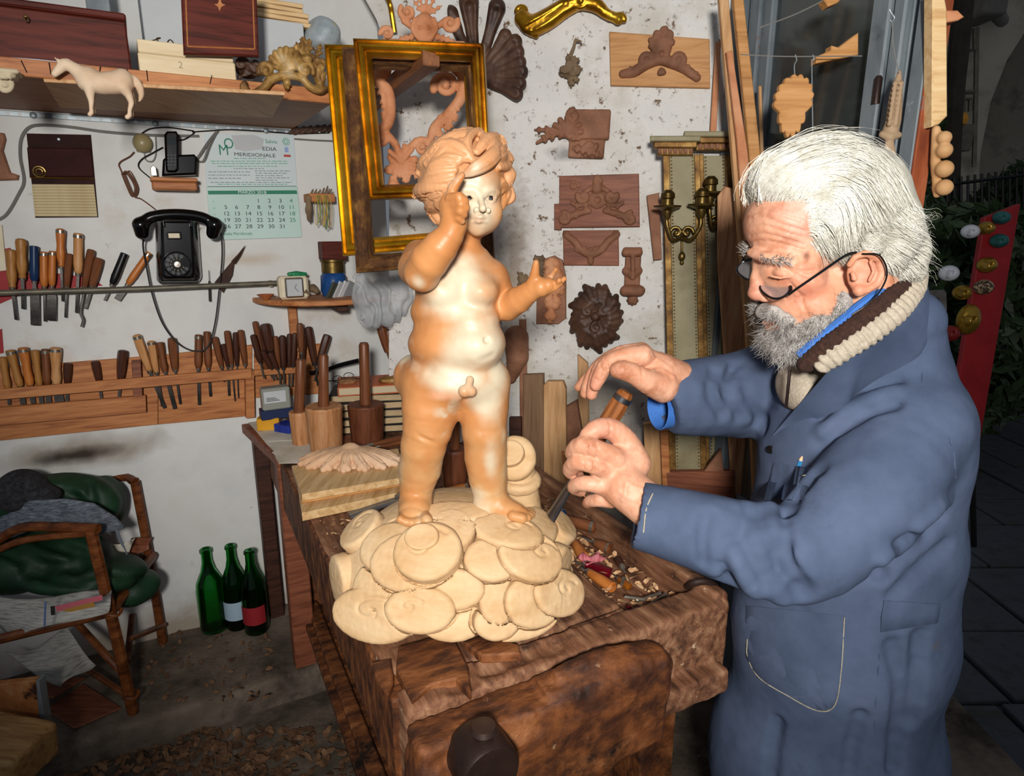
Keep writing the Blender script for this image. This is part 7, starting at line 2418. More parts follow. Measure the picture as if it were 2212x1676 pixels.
# ================================================================= carvings on the white wall
def relief_thing(name, lab, cat, box, w1, h, mat, fn, fr=WB):
 r = Relief(fr, *box, 0.0, w1, h); r.fat = 1.2; fn(r); r.f.warp(lambda x, y, z: 0.0006 * vnoise(x, y, z, 90,2)); o = r.build(name, mat); return tag(o, lab, cat)
def shell(r):
 c = (1030,168)
 for a, L, q in ((-6,165,20),(16,158,17),(34,110,13),(47,112,15),(58,105,13),(70,100,12),(82,98,13),(97,94,13),(112,92,14),(-22,150,15)):
  e = (c[0] + L * math.sin(math.radians(a)), c[1] - L * math.cos(math.radians(a)))
  m = ((c[0] + 2 * e[0]) / 3,(c[1] + 2 * e[1]) / 3)
  r.C([(c[0], c[1],0.02,9),(m[0], m[1],0.03, q * 0.65),(e[0], e[1],0.032, q)],0.003)
  r.C([((c[0] + e[0]) / 2,(c[1] + e[1]) / 2,0.045, q * 0.2),(e[0] * .93 + c[0] * .07, e[1] * .93 + c[1] * .07,0.060, q * 0.6)],0.006, 'sub')
relief_thing('shell_carving', 'large dark brown pierced shell carving beside the gilt frame', 'carving', (985,-25,1150,225),0.065,0.0034, w_carve_d, shell)
def goldc(r):
 w = 0.025
 r.C([(1128,40, w, 16),(1150,55, w, 20),(1185,40, w, 20),(1215,20, w, 18),(1245,5, w, 16)],0.004, sm=4); r.C([(1240,0, w, 16),(1285,10, w, 14),(1310,30, w, 10),(1335,40, w, 9)],0.004, sm=4)
 r.spiral(1337,42,11,0,1.3,1, w, 6,4,0.006); r.spiral(1128,25,11,180,1.3,-1, w, 6,4,0.006); r.spiral(1255,2,18,90,1.5,1, w + 0.01,6,4,0.01)
 for o in (-9,0,9):
  r.C([(1140 + o, 62, w + 0.024,2.5),(1180 + o, 38, w + 0.028,2.5),(1225 + o, 8, w + 0.026,2.5)],0.003, 'sub')
 r.C([(1150,70, w, 9),(1158,78, w, 5)],0.004); r.C([(1290,14, w + 0.012,4),(1320,28, w + 0.01,3)],0.003)
relief_thing('gold_carving', 'bright gold-leaf scroll carving high on the white wall', 'carving', (1112,-25,1355,88),0.06,0.003, m_gold, goldc)
def bunch(r):
 rng = random.Random(1)
 for i in range(15):
  a = rng.uniform(0,6.28); L = rng.uniform(14,30); x, y = 1230 + L * 1.0 * math.cos(a),150 + L * 1.35 * math.sin(a)
  r.leaf([(1230,150),((1230 + x) / 2 + rng.uniform(-4,4),(150 + y) / 2),(x, y)],9,0.012 + rng.uniform(0,0.03),3)
 r.S(1230,150,0.02,14,0.006); r.C([(1232,120,0.03,4),(1240,100,0.035,3),(1243,86,0.03,3),(1256,90,0.03,2)],0.003)
relief_thing('leaf_carving', 'grey-brown carved bunch of leaves nailed on the white wall', 'carving', (1192,80,1270,202),0.06,0.0028, w_gray, bunch)
def plaque(name, lab, poly, w1, mat, cbox, ch, cmat, fn, extra=()):
 t = thing(name, lab, 'plaque', WB.px(*poly[-1],0))
 ppoly('panel', mat, WB, poly, 0.001, w1, t, 0.002)
 for e in extra: ppoly('panel', mat, WB, e, 0.001, w1 - 0.001, t, 0.002)
 r = Relief(WB, *cbox, w1 - 0.006, w1 + ch, 0.0028); r.fat = 1.4; fn(r, w1); r.f.warp(lambda x, y, z: 0.0006 * vnoise(x, y, z, 90,2)); r.build('carving', cmat, t)
w_tanboard = wood('honey_board', '#a5713e', '#bd8850', '#c99560', axis='x')
def crestA(r, w):
 r.C([(1345,160, w, 7),(1370,155, w, 9),(1395,140, w, 9),(1425,128, w, 10),(1455,138, w, 9),(1480,150, w, 8),(1505,168, w, 7)],0.004, sm=4)
 r.E(1428,100, w + 0.004,24,32,0.018); r.spiral(1398,128,13,200,1.4,-1, w + 0.006,5,3,0.006); r.spiral(1465,128,13,-20,1.4,1, w + 0.006,5,3,0.006); r.S(1430,116, w + 0.02,7,0.004, 'sub')
 for i, (x, y) in enumerate(((1420,72),(1435,68),(1445,76),(1412,85),(1450,92),(1408,100),(1428,90))): r.spiral(x, y, 8,60 * i, 1.2,1 if i % 2 else -1, w + 0.012,3.5,2.5)
 for (x0, x1, y) in ((1350,1375,158),(1372,1392,150),(1470,1490,150),(1488,1508,165)): r.leaf([(x0, y),((x0 + x1) / 2, y - 8),(x1, y - 4)],7, w + 0.006,3)
 r.leaf([(1428,150),(1430,160)],9, w + 0.006,3)
plaque('honey_plaque', 'honey-coloured plank with a carved crest, hung on the white wall', [(1316,68),(1533,84),(1534,190),(1319,184)],0.02, w_tanboard, (1335,60,1515,182),0.03, w_carve, crestA)
def acan(r, w):
 r.box(1225,236,1316,300,0.001,0.03,0.005,-2,0.002); r.box(1228,290,1305,342,0.001,0.022,0.005,-3,0.004)
 r.leaf([(1250,300),(1225,285),(1195,290),(1160,308)],14, w + 0.01,5); r.leaf([(1225,275),(1190,280),(1155,280)],10, w + 0.01,4); r.leaf([(1240,320),(1265,325),(1300,338)],11, w + 0.012,4)
 r.spiral(1238,250,13,90,1.4,1, w + 0.014,5,3.5,0.006); r.spiral(1275,315,12,0,1.3,-1, w + 0.012,5,3)
 for a in (-60,-30,0,30,60,90): r.C([(1225,285, w + 0.012,4),(1225 + 30 * math.sin(math.radians(a)),285 - 30 * math.cos(math.radians(a)), w + 0.016,5.5)],0.002)
relief_thing('acanthus_bracket', 'red-brown bracket block carved with acanthus leaf on the white wall', 'carving', (1148,228,1322,352),0.055,0.003, w_carve, lambda r: acan(r, 0.014))
def crestB(r, w):
 for sg in (-1,1):
  X = lambda d: 1290 + sg * d
  r.C([(X(18),455, w, 5),(X(45),462, w, 6),(X(70),475, w, 5)],0.003); r.spiral(X(30),425,13,90 - 70 * sg, 1.3,-sg, w + 0.004,4.5,3,0.005); r.spiral(X(72),472,13,90,1.3, sg, w + 0.003,4.5,3,0.004)
  r.leaf([(X(20),440),(X(45),445),(X(58),432)],7, w + 0.003,3); r.leaf([(X(40),465),(X(62),470),(X(78),482)],7, w + 0.003,3); r.C([(X(10),405, w, 4),(X(26),415, w, 4),(X(24),450, w, 4)],0.003)
 r.E(1290,432, w, 20,20,0.008); r.S(1290,432, w + 0.012,9,0.003, 'sub'); r.C([(1290,385, w, 6),(1290,408, w, 9)],0.004); r.spiral(1290,392,8,0,1.2,1, w + 0.004,3.5,2.5)
 r.spiral(1240,402,10,0,1.2,1, w, 3,2)
plaque('carved_plaque', 'square terracotta-brown board with a carved rococo cartouche', [(1208,380),(1380,375),(1382,490),(1208,492)],0.018, w_redb, (1200,375,1385,492),0.02, w_carve, crestB, [[(1197,440),(1212,440),(1212,497),(1197,496)]])
def crestC(r, w):
 r.C([(1222,508, w, 5),(1240,520, w, 6),(1255,540, w, 6),(1276,548, w, 7),(1298,540, w, 6),(1315,520, w, 6),(1332,508, w, 5)],0.003, sm=4)
 for x, y in ((1250,538),(1264,542),(1288,542),(1302,538),(1276,545)): r.spiral(x, y, 7,90,1.1,1, w + 0.003,3,2.2)
 r.C([(1276,552, w, 6),(1276,566, w, 5)],0.003); r.spiral(1222,506,6,0,1.1,1, w, 3,2); r.spiral(1330,506,6,0,1.1,1, w, 3,2)
plaque('swag_plaque', 'small brown board with a carved swag under the cartouche board', [(1216,498),(1336,497),(1337,574),(1217,573)],0.014, w_redb, (1214,495,1340,575),0.018, w_carve, crestC)
def corbel(r):
 r.box(1346,535,1386,552,0.0,0.045,0.004); r.box(1349,550,1383,640,0.0,0.028,0.006)
 r.C([(1352,545,0.04,7),(1380,545,0.04,7)],0.004); r.C([(1351,628,0.03,10),(1382,628,0.03,10)],0.006); r.C([(1352,585,0.022,7),(1366,592,0.028,8),(1380,585,0.022,7)],0.006); r.C([(1367,550,0.045,4),(1367,600,0.035,4)],0.004); r.leaf([(1367,635),(1366,658)],12,0.02,3)
relief_thing('scroll_corbel', 'slim red-brown scroll corbel on the white wall beside the pilaster', 'corbel', (1342,530,1392,664),0.06,0.0028, w_carve, corbel)
plaque('leaf_plaque', 'rounded brown board with a carved hanging leaf behind the statue\'s hand', [(1158,700),(1160,600),(1172,560),(1196,552),(1214,562),(1222,600),(1222,688),(1206,700)],0.02, w_carve, (1160,560,1222,698),0.03, w_carve_o,
    lambda r, w: (r.leaf([(1192,565),(1196,620),(1188,692)],20, w + 0.003,8), r.C([(1192,570, w + 0.012,3),(1190,690, w + 0.008,2)],0.003)))
relief_thing('dark_leaf_carving', 'small dark carved leaves behind the statue\'s outstretched hand', 'carving', (1105,540,1182,650),0.05,0.003, w_gray, lambda r: ([r.leaf([(1168,600),(1166,575),(1164 + dx, 552)],10,0.02,4) for dx in (-8,8)],[r.leaf([(1150,610),(1135,602),(1118, y)],9,0.02,3) for y in (588,600,614)], r.S(1155,610,0.015,14,0.006)))
def rosette(r):
 for i in range(24):
  a = 2 * math.pi * i / 24; L = 64 + 6 * math.sin(i * 2.3); x = lambda q, b: 1287 + q * 0.82 * math.cos(a + b); y = lambda q, b: 686 - q * 1.05 * math.sin(a + b)
  r.C([(x(12,0), y(12,0),0.03,6),(x(L * .55, .22), y(L * .55, .22),0.034,9),(x(L * .85, .34), y(L * .85, .34),0.024,9),(x(L, .42), y(L, .42),0.014,5.5)],0.001)
 r.E(1287,686,0.012,44,56,0.02); r.S(1287,684,0.045,10,0.004)
 for (ox, oy) in ((-18,-12),(18,-12),(0,24)): r.spiral(1287 + ox, 684 + oy, 11,90,1.2,1,0.045,4,3)
relief_thing('dark_rosette', 'dark carved leafy rosette hanging on the white wall', 'carving', (1226,606,1352,764),0.06,0.0028, w_carve_d, rosette)
relief_thing('foot_carving', 'red-brown carved furniture foot on the wall behind the statue', 'carving', (1085,715,1145,825),0.08,0.0035, w_carve, lambda r: (r.C([(1115,730,0.04,22),(1118,770,0.035,20),(1108,805,0.03,12),(1104,818,0.03,9)],0.008)))
# ================================================================= pilasters with sconces, leaning timber
m_panel = M('faded_green_panel', ['#827a5c', '#928a6c', '#7a7052'], rough=0.6, scale=7, bump=0.08)
m_gilt_edge = M('worn_gilt_edge', ['#4c3318', '#7d5a2a', '#a8854a'], rough=0.5, scale=18, bump=0.3, bscale=50, metal=0.45)
def pilaster(lab, cap, x0, x1, xi0, xi1, w, yb=1022):
 t = thing('gilded_pilaster', lab, 'pilaster', WB.px((x0 + x1) / 2, yb, w), 'gilded pilasters')
 dx = 14
 ppoly('pilaster_panel', m_panel, WB, [(xi0,336),(xi1,336),(xi1 + dx, yb),(xi0 + dx, yb)], w - 0.02, w, t)
 for (a, b) in ((x0, xi0),(xi1, x1)):
  ppoly('gilt_stile', m_gilt_edge, WB, [(a, 333),(b, 333),(b + dx, yb),(a + dx, yb)], w - 0.02, w + 0.008, t)
 for (xb) in (xi0 + 4, xi1 - 4):
  mb = MB()
  for k in range(90):
   y = 340 + k * 7.5; p_ = WB.uvw(xb + (y - 336) * dx / 686, y, w + 0.001); mb.lathe([(0,-0.001),(0.0028,0),(0.0016,0.0024),(0,0.003)],6, Matrix.Translation(Vector(p_)))
  o = mb.build('bead_row', m_gilt_edge, t, WB.M()); o['kind'] = 'stuff'
 for (y0, y1, e, ww) in ((cap[1], cap[1] + 12,0,0.05),(cap[1] + 12, cap[1] + 26,8,0.04),(cap[1] + 26, cap[1] + 42,16,0.028)):
  ppoly('capital_moulding', m_gilt_edge if y0 > cap[1] else m_panel, WB, [(cap[0] + e, y0),(cap[2] - e, y0),(cap[2] - e, y1),(cap[0] + e, y1)], w - 0.02, w + ww, t, 0.003)
 for k in range(7):
  x = cap[0] + 16 + (cap[2] - cap[0] - 32) * (k + 0.5) / 7; ppoly('dentil', w_carve, WB, [(x - 4, cap[1] + 27),(x + 4, cap[1] + 27),(x + 4, cap[1] + 38),(x - 4, cap[1] + 38)], w + 0.02, w + 0.036, t, 0.001)
pilaster('gilt-edged green pilaster leaning on the wall partly behind another', (1478,283,1598),1508,1580,1520,1566,0.05)
pilaster('gilt-edged green pilaster with bronze sconce, in front of its twin', (1404,293,1514),1432,1512,1446,1500,0.10)
def sconce(lab, cx, cy, arms, w):
 t = thing('wall_sconce', lab, 'sconce', WB.px(cx, cy + 70, w))
 r = Relief(WB, cx - 70, cy - 100, cx + 75, cy + 75, w - 0.01, w + 0.11,0.0026)
 r.C([(cx, cy - 5, w + 0.01,3),(cx, cy + 40, w + 0.008,3)],0.002); r.E(cx, cy + 52, w + 0.008,8,11,0.01); r.S(cx, cy + 66, w + 0.008,5)
 for (ax, ay, ww) in arms:
  sg = 1 if ax > cx else -1
  r.spiral(cx + 12 * sg, cy, 13,90 - 90 * sg, 1.2, sg, w + 0.03,4,3); r.C([(cx, cy + 12, w + 0.012,4),(cx + 20 * sg, cy + 16, w + 0.04,4.5),(ax - 2 * sg, cy - 12, w + ww, 4.5),(ax, ay + 18, w + ww, 4)],0.003, sm=4)
 r.build('arms', m_brass, t)
 for (ax, ay, ww) in arms:
  c = WB.px(ax, ay + 20, w + ww); s_ = 1.15 * rpx(ay, 2.0,1)
  mb = MB(); mb.lathe([(0,0),(4 * s_, 0),(8 * s_, 8 * s_),(9 * s_, 16 * s_),(24 * s_, 22 * s_),(25 * s_, 25 * s_),(11 * s_, 26 * s_),(10 * s_, 36 * s_),(13 * s_, 38 * s_),(12 * s_, 46 * s_),(6 * s_, 52 * s_),(0,52 * s_)],18); mb.build('candle_cup', m_brass, t, Matrix.Translation(Vector(c)))
sconce('bronze two-armed candle sconce on the front pilaster', 1473,502,[(1440,455,0.05),(1514,452,0.05)],0.10)
sconce('bronze candle sconce on the pilaster behind the rough plank', 1560,478,[(1532,425,0.05),(1607,432,0.06)],0.055)
def plank(lab, poly, w0, w1, mat, cat='plank', fr=WB, name='timber_plank'):
 o = ppoly(name, mat, fr, poly, w0, w1, None, 0.002); tag(o, lab, cat)
w_rough = wood('rough_split_plank', '#8d5a38', '#b5835a', '#c9a076', axis='y', bump=0.5)
FT = Frame((0,1.80,0),(1,0,0))
for a in (('long tan batten leaning against the window beside the pilasters', [(1553,-20),(1573,-20),(1600,280),(1640,700),(1660,1150),(1632,1150),(1612,700),(1578,280)],0.0,0.02, w_tan, 'plank', FT),
    ('thick tan batten leaning furthest into the window', [(1583,-20),(1605,-20),(1640,300),(1656,500),(1634,500),(1612,260)],-0.01,0.01, w_tanboard, 'plank', FT),
    ('brown lath squeezed between the two leaning battens', [(1570,112),(1582,108),(1616,330),(1632,520),(1610,520),(1592,300)],0.025,0.04, w_carve_o, 'plank', FT),
    ('very thin upright lath at the window frame edge', [(1640,185),(1646,185),(1657,520),(1649,520)],-0.02,-0.01, w_tan, 'plank', FT),
    ('thin brown stick standing behind the pilaster tops', [(1546,90),(1558,88),(1547,300),(1533,300)],0.03,0.042, w_carve_o),
    ('rough split tree plank standing in front of the back pilaster', [(1550,424),(1566,402),(1586,408),(1598,470),(1604,560),(1612,800),(1626,1180),(1585,1180),(1566,800),(1550,560)],0.135,0.155, w_rough),
    ('narrow red-brown board beside the front pilaster', [(1397,422),(1424,416),(1430,560),(1412,562)],0.02,0.035, w_carve),
    ('tall tan board standing on the floor under the far sleeve', [(1390,915),(1424,912),(1440,1330),(1405,1330)],0.13,0.15, w_tan),('narrow red-brown strip standing beside the tall tan board', [(1426,930),(1444,928),(1456,1300),(1440,1300)],0.155,0.165, w_orange),
    ('wide red-brown drawer front leaning low by the pilasters', [(1438,1020),(1586,1018),(1592,1150),(1450,1160)],0.14,0.165, w_redb),('small brown wedge offcut against the back pilaster', [(1520,1020),(1558,970),(1564,1022)],0.14,0.16, w_carve),
    ('thin tall stick standing behind the statue\'s hand', [(1121,690),(1136,690),(1142,1050),(1124,1050)],0.02,0.03, w_carve),('grey-brown plank standing behind the bench by the statue', [(1130,810),(1174,808),(1178,1320),(1130,1320)],0.06,0.085, wood('grey_plank', '#6b4f38', '#86684c', axis='y')),
    ('pale tan plank standing behind the bench', [(1174,832),(1182,824),(1216,824),(1222,840),(1226,1320),(1176,1320)],0.09,0.12, w_tan),('short brown offcut with slanted top behind the bench', [(1222,880),(1246,866),(1258,940),(1264,1300),(1226,1300)],0.05,0.08, w_carve),
    ('narrow tan lath with slanted top standing at the wall', [(1248,766),(1270,785),(1278,1300),(1256,1300)],0.02,0.04, w_tan),('short dark offcut behind the statue\'s left leg', [(1100,902),(1126,902),(1126,1300),(1100,1300)],0.03,0.05, w_dark),
    ('thin red-brown splinter leaning on the pale tan plank', [(1212,976),(1218,974),(1236,1080),(1228,1082)],0.125,0.132, w_orange)):
 plank(*a)
# ================================================================= glazed side, door post and the courtyard
m_gpaint = M('worn_grey_paint', ['#565e63', '#677076', '#727a7e'], rough=0.5, scale=6, stretch=(3,1,3), bump=0.25, bscale=40, bdist=0.004, grime=[('#6e3f26', 9,(0.62,0.68)),('#8d9598', 16,(0.66,0.72))])
m_rust = M('bare_rusty_wood', ['#6e3319', '#8f4726', '#a35a36'], rough=0.7, scale=6, stretch=(5,1,5), bump=0.4, bscale=40, bdist=0.004, grime=[('#5f676b', 5,(0.55,0.6)),('#2d1a10', 14,(0.64,0.7))])
def ux(x, y=250, w=0.0): return WR.uv(x, y, w)[0]
def vbar(name, x0, x1, w0, w1, mat, root, v0=0.0, v1=2.7):
 mb = MB(); mb.box((ux(x0,250, w1), v0, w0),(ux(x1,250, w1), v1, w1),0.004); return mb.build(name, mat, root, WR.M())
def hbar(name, x0, x1, y, hgt, w0, w1, mat, root):
 v = WR.uv((x0 + x1) / 2, y, w1)[1]; mb = MB(); mb.box((ux(x0), v - hgt, w0),(ux(x1), v, w1),0.003); return mb.build(name, mat, root, WR.M())
def glazing():
 t = thing('window_1', 'grey-painted glazed shop window', 'window', WR.P(0.3,0,0)); t['kind'] = 'structure'; del t['category'], t['label']
 for x0, x1, w0, w1 in ((1560,1580,-0.05,0.02),(1600,1622,-0.06,0.0),(1626,1648,-0.06,-0.01),(1855,1892,-0.05,0.02)): vbar('window_stile', x0, x1, w0, w1, m_gpaint, t)
 hbar('window_rail', 1640,1858,300,0.03,-0.05,0.0, m_gpaint, t); hbar('window_rail', 1560,1892,900,0.12,-0.05,0.01, m_gpaint, t)
 mg = M('dusty_glass', ['#a3aaaa'], rough=0.08, bump=0, trans=0.93, ior=1.3)
 va = WR.uv(1750,300,0)[1]
 for v0, v1 in ((0.75, va - 0.03),(va, 2.7)):
  mb = MB(); mb.box((ux(1640), v0,-0.03),(ux(1858), v1,-0.025),0); mb.build('pane', mg, t, WR.M())
 mb = MB(); mb.box((ux(1590),0,-0.04),(ux(1880),0.75,-0.01),0.003); mb.build('lower_panel', m_gpaint, t, WR.M())
 for y in (225,420): mb = MB(); c = WR.px(1891, y, 0.02); mb.lathe([(0,0),(0.008,0),(0.008,0.05),(0.005,0.055),(0,0.055)],12); mb.build('hinge', m_darkiron, t, Matrix.Translation(Vector(c)))
 d = thing('door_1', 'x', 'x', WR.P(0.7,0,0)); d['kind'] = 'structure'; del d['category'], d['label']
 vbar('door_stile', 1900,1925,-0.03,0.015, m_gpaint, d); vbar('door_stile', 1928,1946,-0.03,0.0, m_gpaint, d); vbar('door_post', 1950,1984,-0.018,0.02, m_gpaint, d); vbar('door_post', 1984,1990,-0.02,0.02, m_rust, d)
 r = thing('latch_plate', 'steel latch plate with a round hole on the door post', 'plate', WR.px(2015,660,0.03))
 q = [WR.px(*a, 0.02) for a in ((1990,628),(2044,626),(2045,678),(1990,680))]
 fr = Frame((0,1.372,0),(1,0,0)); ppoly('plate', m_steel_d, fr, [(1978,628),(2040,626),(2045,632),(2046,672),(2040,678),(1978,680)],-0.006,0.0, r, 0.001)
 c = fr.uv(2024,648,0.001); mb = MB(); mb.lathe([(0,-0.0065),(0.0065,-0.0065),(0.0065,0.0006),(0,0.0006)],18); mb.build('hole', m_wire_k, r, fr.M(c[0], c[1],0))  # solid black disc painted in for the dark seen through the hole
glazing()
# --- things hung in the window
FW = Frame((0,1.50,0),(1,0,0))
o = ptube('hanging_line', m_wire_g, FW, [(1600,118),(1700,122),(1862,121)],0.0012,0.0, n=5); tag(o, 'thin string stretched across the window', 'string')
o = ptube('hanging_line', m_wire_g, FW, [(1640,60),(1720,30),(1800,-10)],0.0014,-0.05, n=5); tag(o, 'slanting wire crossing the upper window', 'wire')
def leafboard():
 t = thing('leaf_cutout', 'pale scalloped wooden leaf cutout hanging on hooks in the window', 'cutout', FW.px(1715,290,0))
 P = []
 ctr = (1716,215)
 for i in range(64):
  a = 2 * math.pi * i / 64; rx, ry = (38,50) if math.sin(a) > -0.3 else (30,74); k = 1 + 0.13 * abs(math.sin(a * 8))
  P.append((ctr[0] + 8 * math.sin(a) + rx * k * math.cos(a), ctr[1] - ry * k * math.sin(a)))
 ppoly('leaf', w_tanboard, FW, P, -0.008,0.008, t, 0.002)
 for x, y1 in ((1718,175),(1756,290)):
  ptube('hook_wire', m_galv, FW, [(x, 118,0),(x + 3,130,0),(x - 2,142,0),(x, y1,0)],0.0012, parent=t, n=5)
leafboard()
plank('stepped wooden moulding offcut lying across the outside of the window', [(1763,137),(1764,122),(1795,108),(1797,98),(1812,102),(1855,70),(1855,118)],-0.06,-0.03, w_tanboard, 'moulding', FW, 'moulding_offcut')
plank('small block of moulding at the top of the window', [(1780,0),(1800,-14),(1822,-8),(1810,6),(1790,14)],-0.06,-0.03, w_tanboard, 'moulding', FW, 'moulding_offcut')
FP = Frame((0,1.36,0),(1,0,0))
def cone():
 r = Relief(FP, 1898,145,1958,368,-0.02,0.035,0.003)
 r.C([(1943,155,0,4),(1936,200,0,13),(1930,260,0,16),(1922,285,0,17)],0.004, sm=3)
 for i in range(9):
  for s_ in (-7,6): r.S(1941 - i * 1.6 + s_, 180 + i * 11,0.014,6,0.001)
 r.C([(1906,290,0.004,8),(1922,296,0.012,10),(1940,292,0.004,8)],0.003)
 for x in (1912,1920,1928): r.C([(1922,300,0.01,7),(x, 330,0.012,7),(x + 2,358,0.006,3)],0.002)
 o = r.build('cone_carving', M('grey_limewood', ['#947a5e', '#ad9376'], rough=0.7, scale=12, bump=0.15)); cc = tag(o, 'carved wooden cone with leaves hanging by the door post', 'carving')
 o = ptube('steel_hook', m_galv, FP, [(1928,15,0.01),(1922,20,0.01),(1926,29,0.01),(1932,38,0.01),(1927,47,0.01),(1921,42,0.01)],0.0016, n=6); tag(o, 'bright S-shaped steel hook above the carved cone', 'hook')
 ptube('cord', m_wire_g, FP, [(1928,47,0.01),(1930,100,0.008),(1942,160,0.004)],0.001, parent=cc, n=5)
cone()
FO = Frame((0,1.33,0),(1,0,0))
o = ppoly('moulding_panel', w_pale, FO, [(2016,-20),(2040,-20),(2047,20),(2048,250),(2030,268),(2014,274)],-0.03,0.0, None, 0.003); tag(o, 'pale moulded board fixed outside the door post', 'board')
def side_scroll():
 r = Relief(FO, 2008,262,2064,436,-0.03,0.03,0.0028)
 for y, q in ((298,15),(325,17),(365,19),(405,18)): r.C([(2030, y, -0.01, q * 0.85),(2040, y, 0.005, q)],0.003)
 r.C([(2022,280,-0.01,9),(2020,350,-0.01,10),(2024,420,-0.01,8)],0.004)
 o = r.build('scroll_bracket', M('warm_limewood', ['#b98d5e', '#cda577'], rough=0.65, scale=10, bump=0.12)); tag(o, 'pale carved bracket of rounded scrolls outside the door post', 'carving')
side_scroll()
plank('small orange wood block sticking out above the moulded board', [(2036,22),(2070,22),(2084,36),(2070,44),(2036,50)],-0.028,-0.004, w_carve_o, 'block', FO, 'wood_block')
# --- courtyard
FC = Frame((0,6.0,0),(1,0,0)); FD = Frame((0,11.0,0),(1,0,0))
m_fac = M('courtyard_plaster', ['#a59c8a', '#b8b09e'], rough=0.9, scale=2, bump=0.2, grime=[('#6d675c', 2.5,(0.5,0.75))])
o = ppoly('wall_courtyard', m_fac, FC, [(1380,-200),(2500,-200),(2500,20),(2260,40),(2212,72),(2175,130),(2140,220),(2118,330),(2112,420),(2110,900),(1380,900)],-0.3,0.0, None, 0.0); o['kind'] = 'structure'
o = ppoly('wall_passage', m_fac, FD, [(1300,-200),(2600,-200),(2600,900),(1300,900)],-0.2,0.0, None, 0.0); o['kind'] = 'structure'
xj = FC.px(2112,600,0)[0]
for nm, lo, hi in (('ceiling_passage_added', (xj - 0.3,6.25,4.4),(16,11.0,4.6)),('wall_passage_side_added', (xj - 0.3,6.25,-0.1),(xj, 11.0,4.6)),('floor_passage', (xj - 0.3,5.9,-0.12),(16,11.0,-0.02))):  # roof and side wall added behind the arch to keep the passage in shade
 mb = MB(); mb.box(lo, hi, 0.0); o = mb.build(nm, m_fac if 'floor' not in nm else m_pave, frame=Matrix.Identity(4)); o['kind'] = 'structure'
def pipes():
 t = thing('gas_pipes', 'thin grey gas pipes with meter on the courtyard wall', 'pipes', FC.px(2095,400,0))
 for pts in ([(2078,60),(2080,190),(2080,300)],[(2110,60),(2108,200),(2104,360)],[(2076,200),(2108,198)],[(2080,215),(2096,214),(2096,240)],[(2090,110),(2106,108),(2106,60)]): ptube('pipe', m_pipe, FC, pts, 0.018,0.05, t, sm=0)
 pbox('meter', m_pipe, FC, 2076,268,2102,325,0.15,0.12, t)
 mb = MB(); c = FC.px(2078,258,0.15); mb.lathe([(0,-0.05),(0.04,-0.04),(0.05,0),(0.03,0.05),(0,0.05)],14); o = mb.build('yellow_lamp', M('amber_glass', ['#c07a14', '#d99a2a'], rough=0.4, bump=0), frame=Matrix.Translation(Vector(c))); tag(o, 'small amber lamp on the courtyard wall by the pipes', 'lamp')
 r = Relief(FC, 2125,-20,2190,70,0,0.4,0.02); r.box(2130,-20,2182,30,0,0.35,0.03,0,0.03); r.C([(2140,10,0.15,20),(2165,45,0.1,14)],0.05); o = r.build('stone_bracket', M('grey_stone', ['#6b675f', '#85807a'], rough=0.9, scale=6, bump=0.4)); tag(o, 'grey stone bracket high on the courtyard wall', 'bracket')
 o = ptube('dark_downpipe', M('dark_bark', ['#2c2822', '#3d372e'], rough=0.9, scale=10, bump=0.3), Frame((0,4.6,0),(1,0,0)),[(2085,-30),(2070,120),(2058,250),(2052,430),(2050,700)],0.06,0.0, n=10); tag(o, 'dark slanting tree trunk in the courtyard', 'tree trunk')
 for k in range(13):
  x = 2050 + k * 14; o_ = None
 t = thing('iron_fence', 'black iron railing in the dark courtyard', 'railing', (2.9,4.4,0))
 ff = Frame((0,4.4,0),(1,0,0))
 ptube('rail', m_wire_k, ff, [(2040,400),(2260,372)],0.012,0.0, t, sm=0)
 for k in range(14): ptube('bar', m_wire_k, ff, [(2046 + k * 15,385 - k * 2),(2046 + k * 15,640)],0.008,0.0, t, sm=0)
pipes()
def hedge(lab, c, size, n, seed):
 rng = np.random.RandomState(seed)
 P = rng.normal(0,1,(n, 3)); P /= np.linalg.norm(P, axis=1, keepdims=True); P *= rng.uniform(0.55,1.0,(n, 1)) ** 0.5
 P = P * np.array(size) + np.array(c)
 a = rng.normal(0,1,(n, 3)); a /= np.linalg.norm(a, axis=1, keepdims=True); b = np.cross(a, rng.normal(0,1,(n, 3))); b /= np.linalg.norm(b, axis=1, keepdims=True)
 L, Wd = rng.uniform(0.05,0.09,(n, 1)), rng.uniform(0.016,0.028,(n, 1))
 V = np.stack([P - a * L, P + b * Wd, P + a * L, P - b * Wd],1).reshape(-1,3)
 t = thing('courtyard_shrub', lab, 'shrub', (c[0], c[1],0))
 o = obj('foliage', V, np.arange(4 * n).reshape(-1,4), M('dark_leaves', ['#24311b', '#33452a', '#405334'], rough=0.5, scale=8, bump=0), t, smooth=False); o['kind'] = 'stuff'
 mb = MB(); mb.tube([(c[0], c[1],0),(c[0] + 0.05, c[1], c[2])],[0.04,0.02],8); mb.build('stem', MATS['dark_bark'], t)
hedge('dark leafy shrub behind the iron railing in front of the archway', (4.0,4.7,1.35),(0.9,0.4,0.75),5200,1)
hedge('low dark shrub beside the mask stand', (2.7,4.0,0.95),(0.75,0.4,0.75),4600,2)
hedge('dark bush seen through the window glass', (2.2,4.6,1.5),(0.7,0.5,1.4),5200,3)
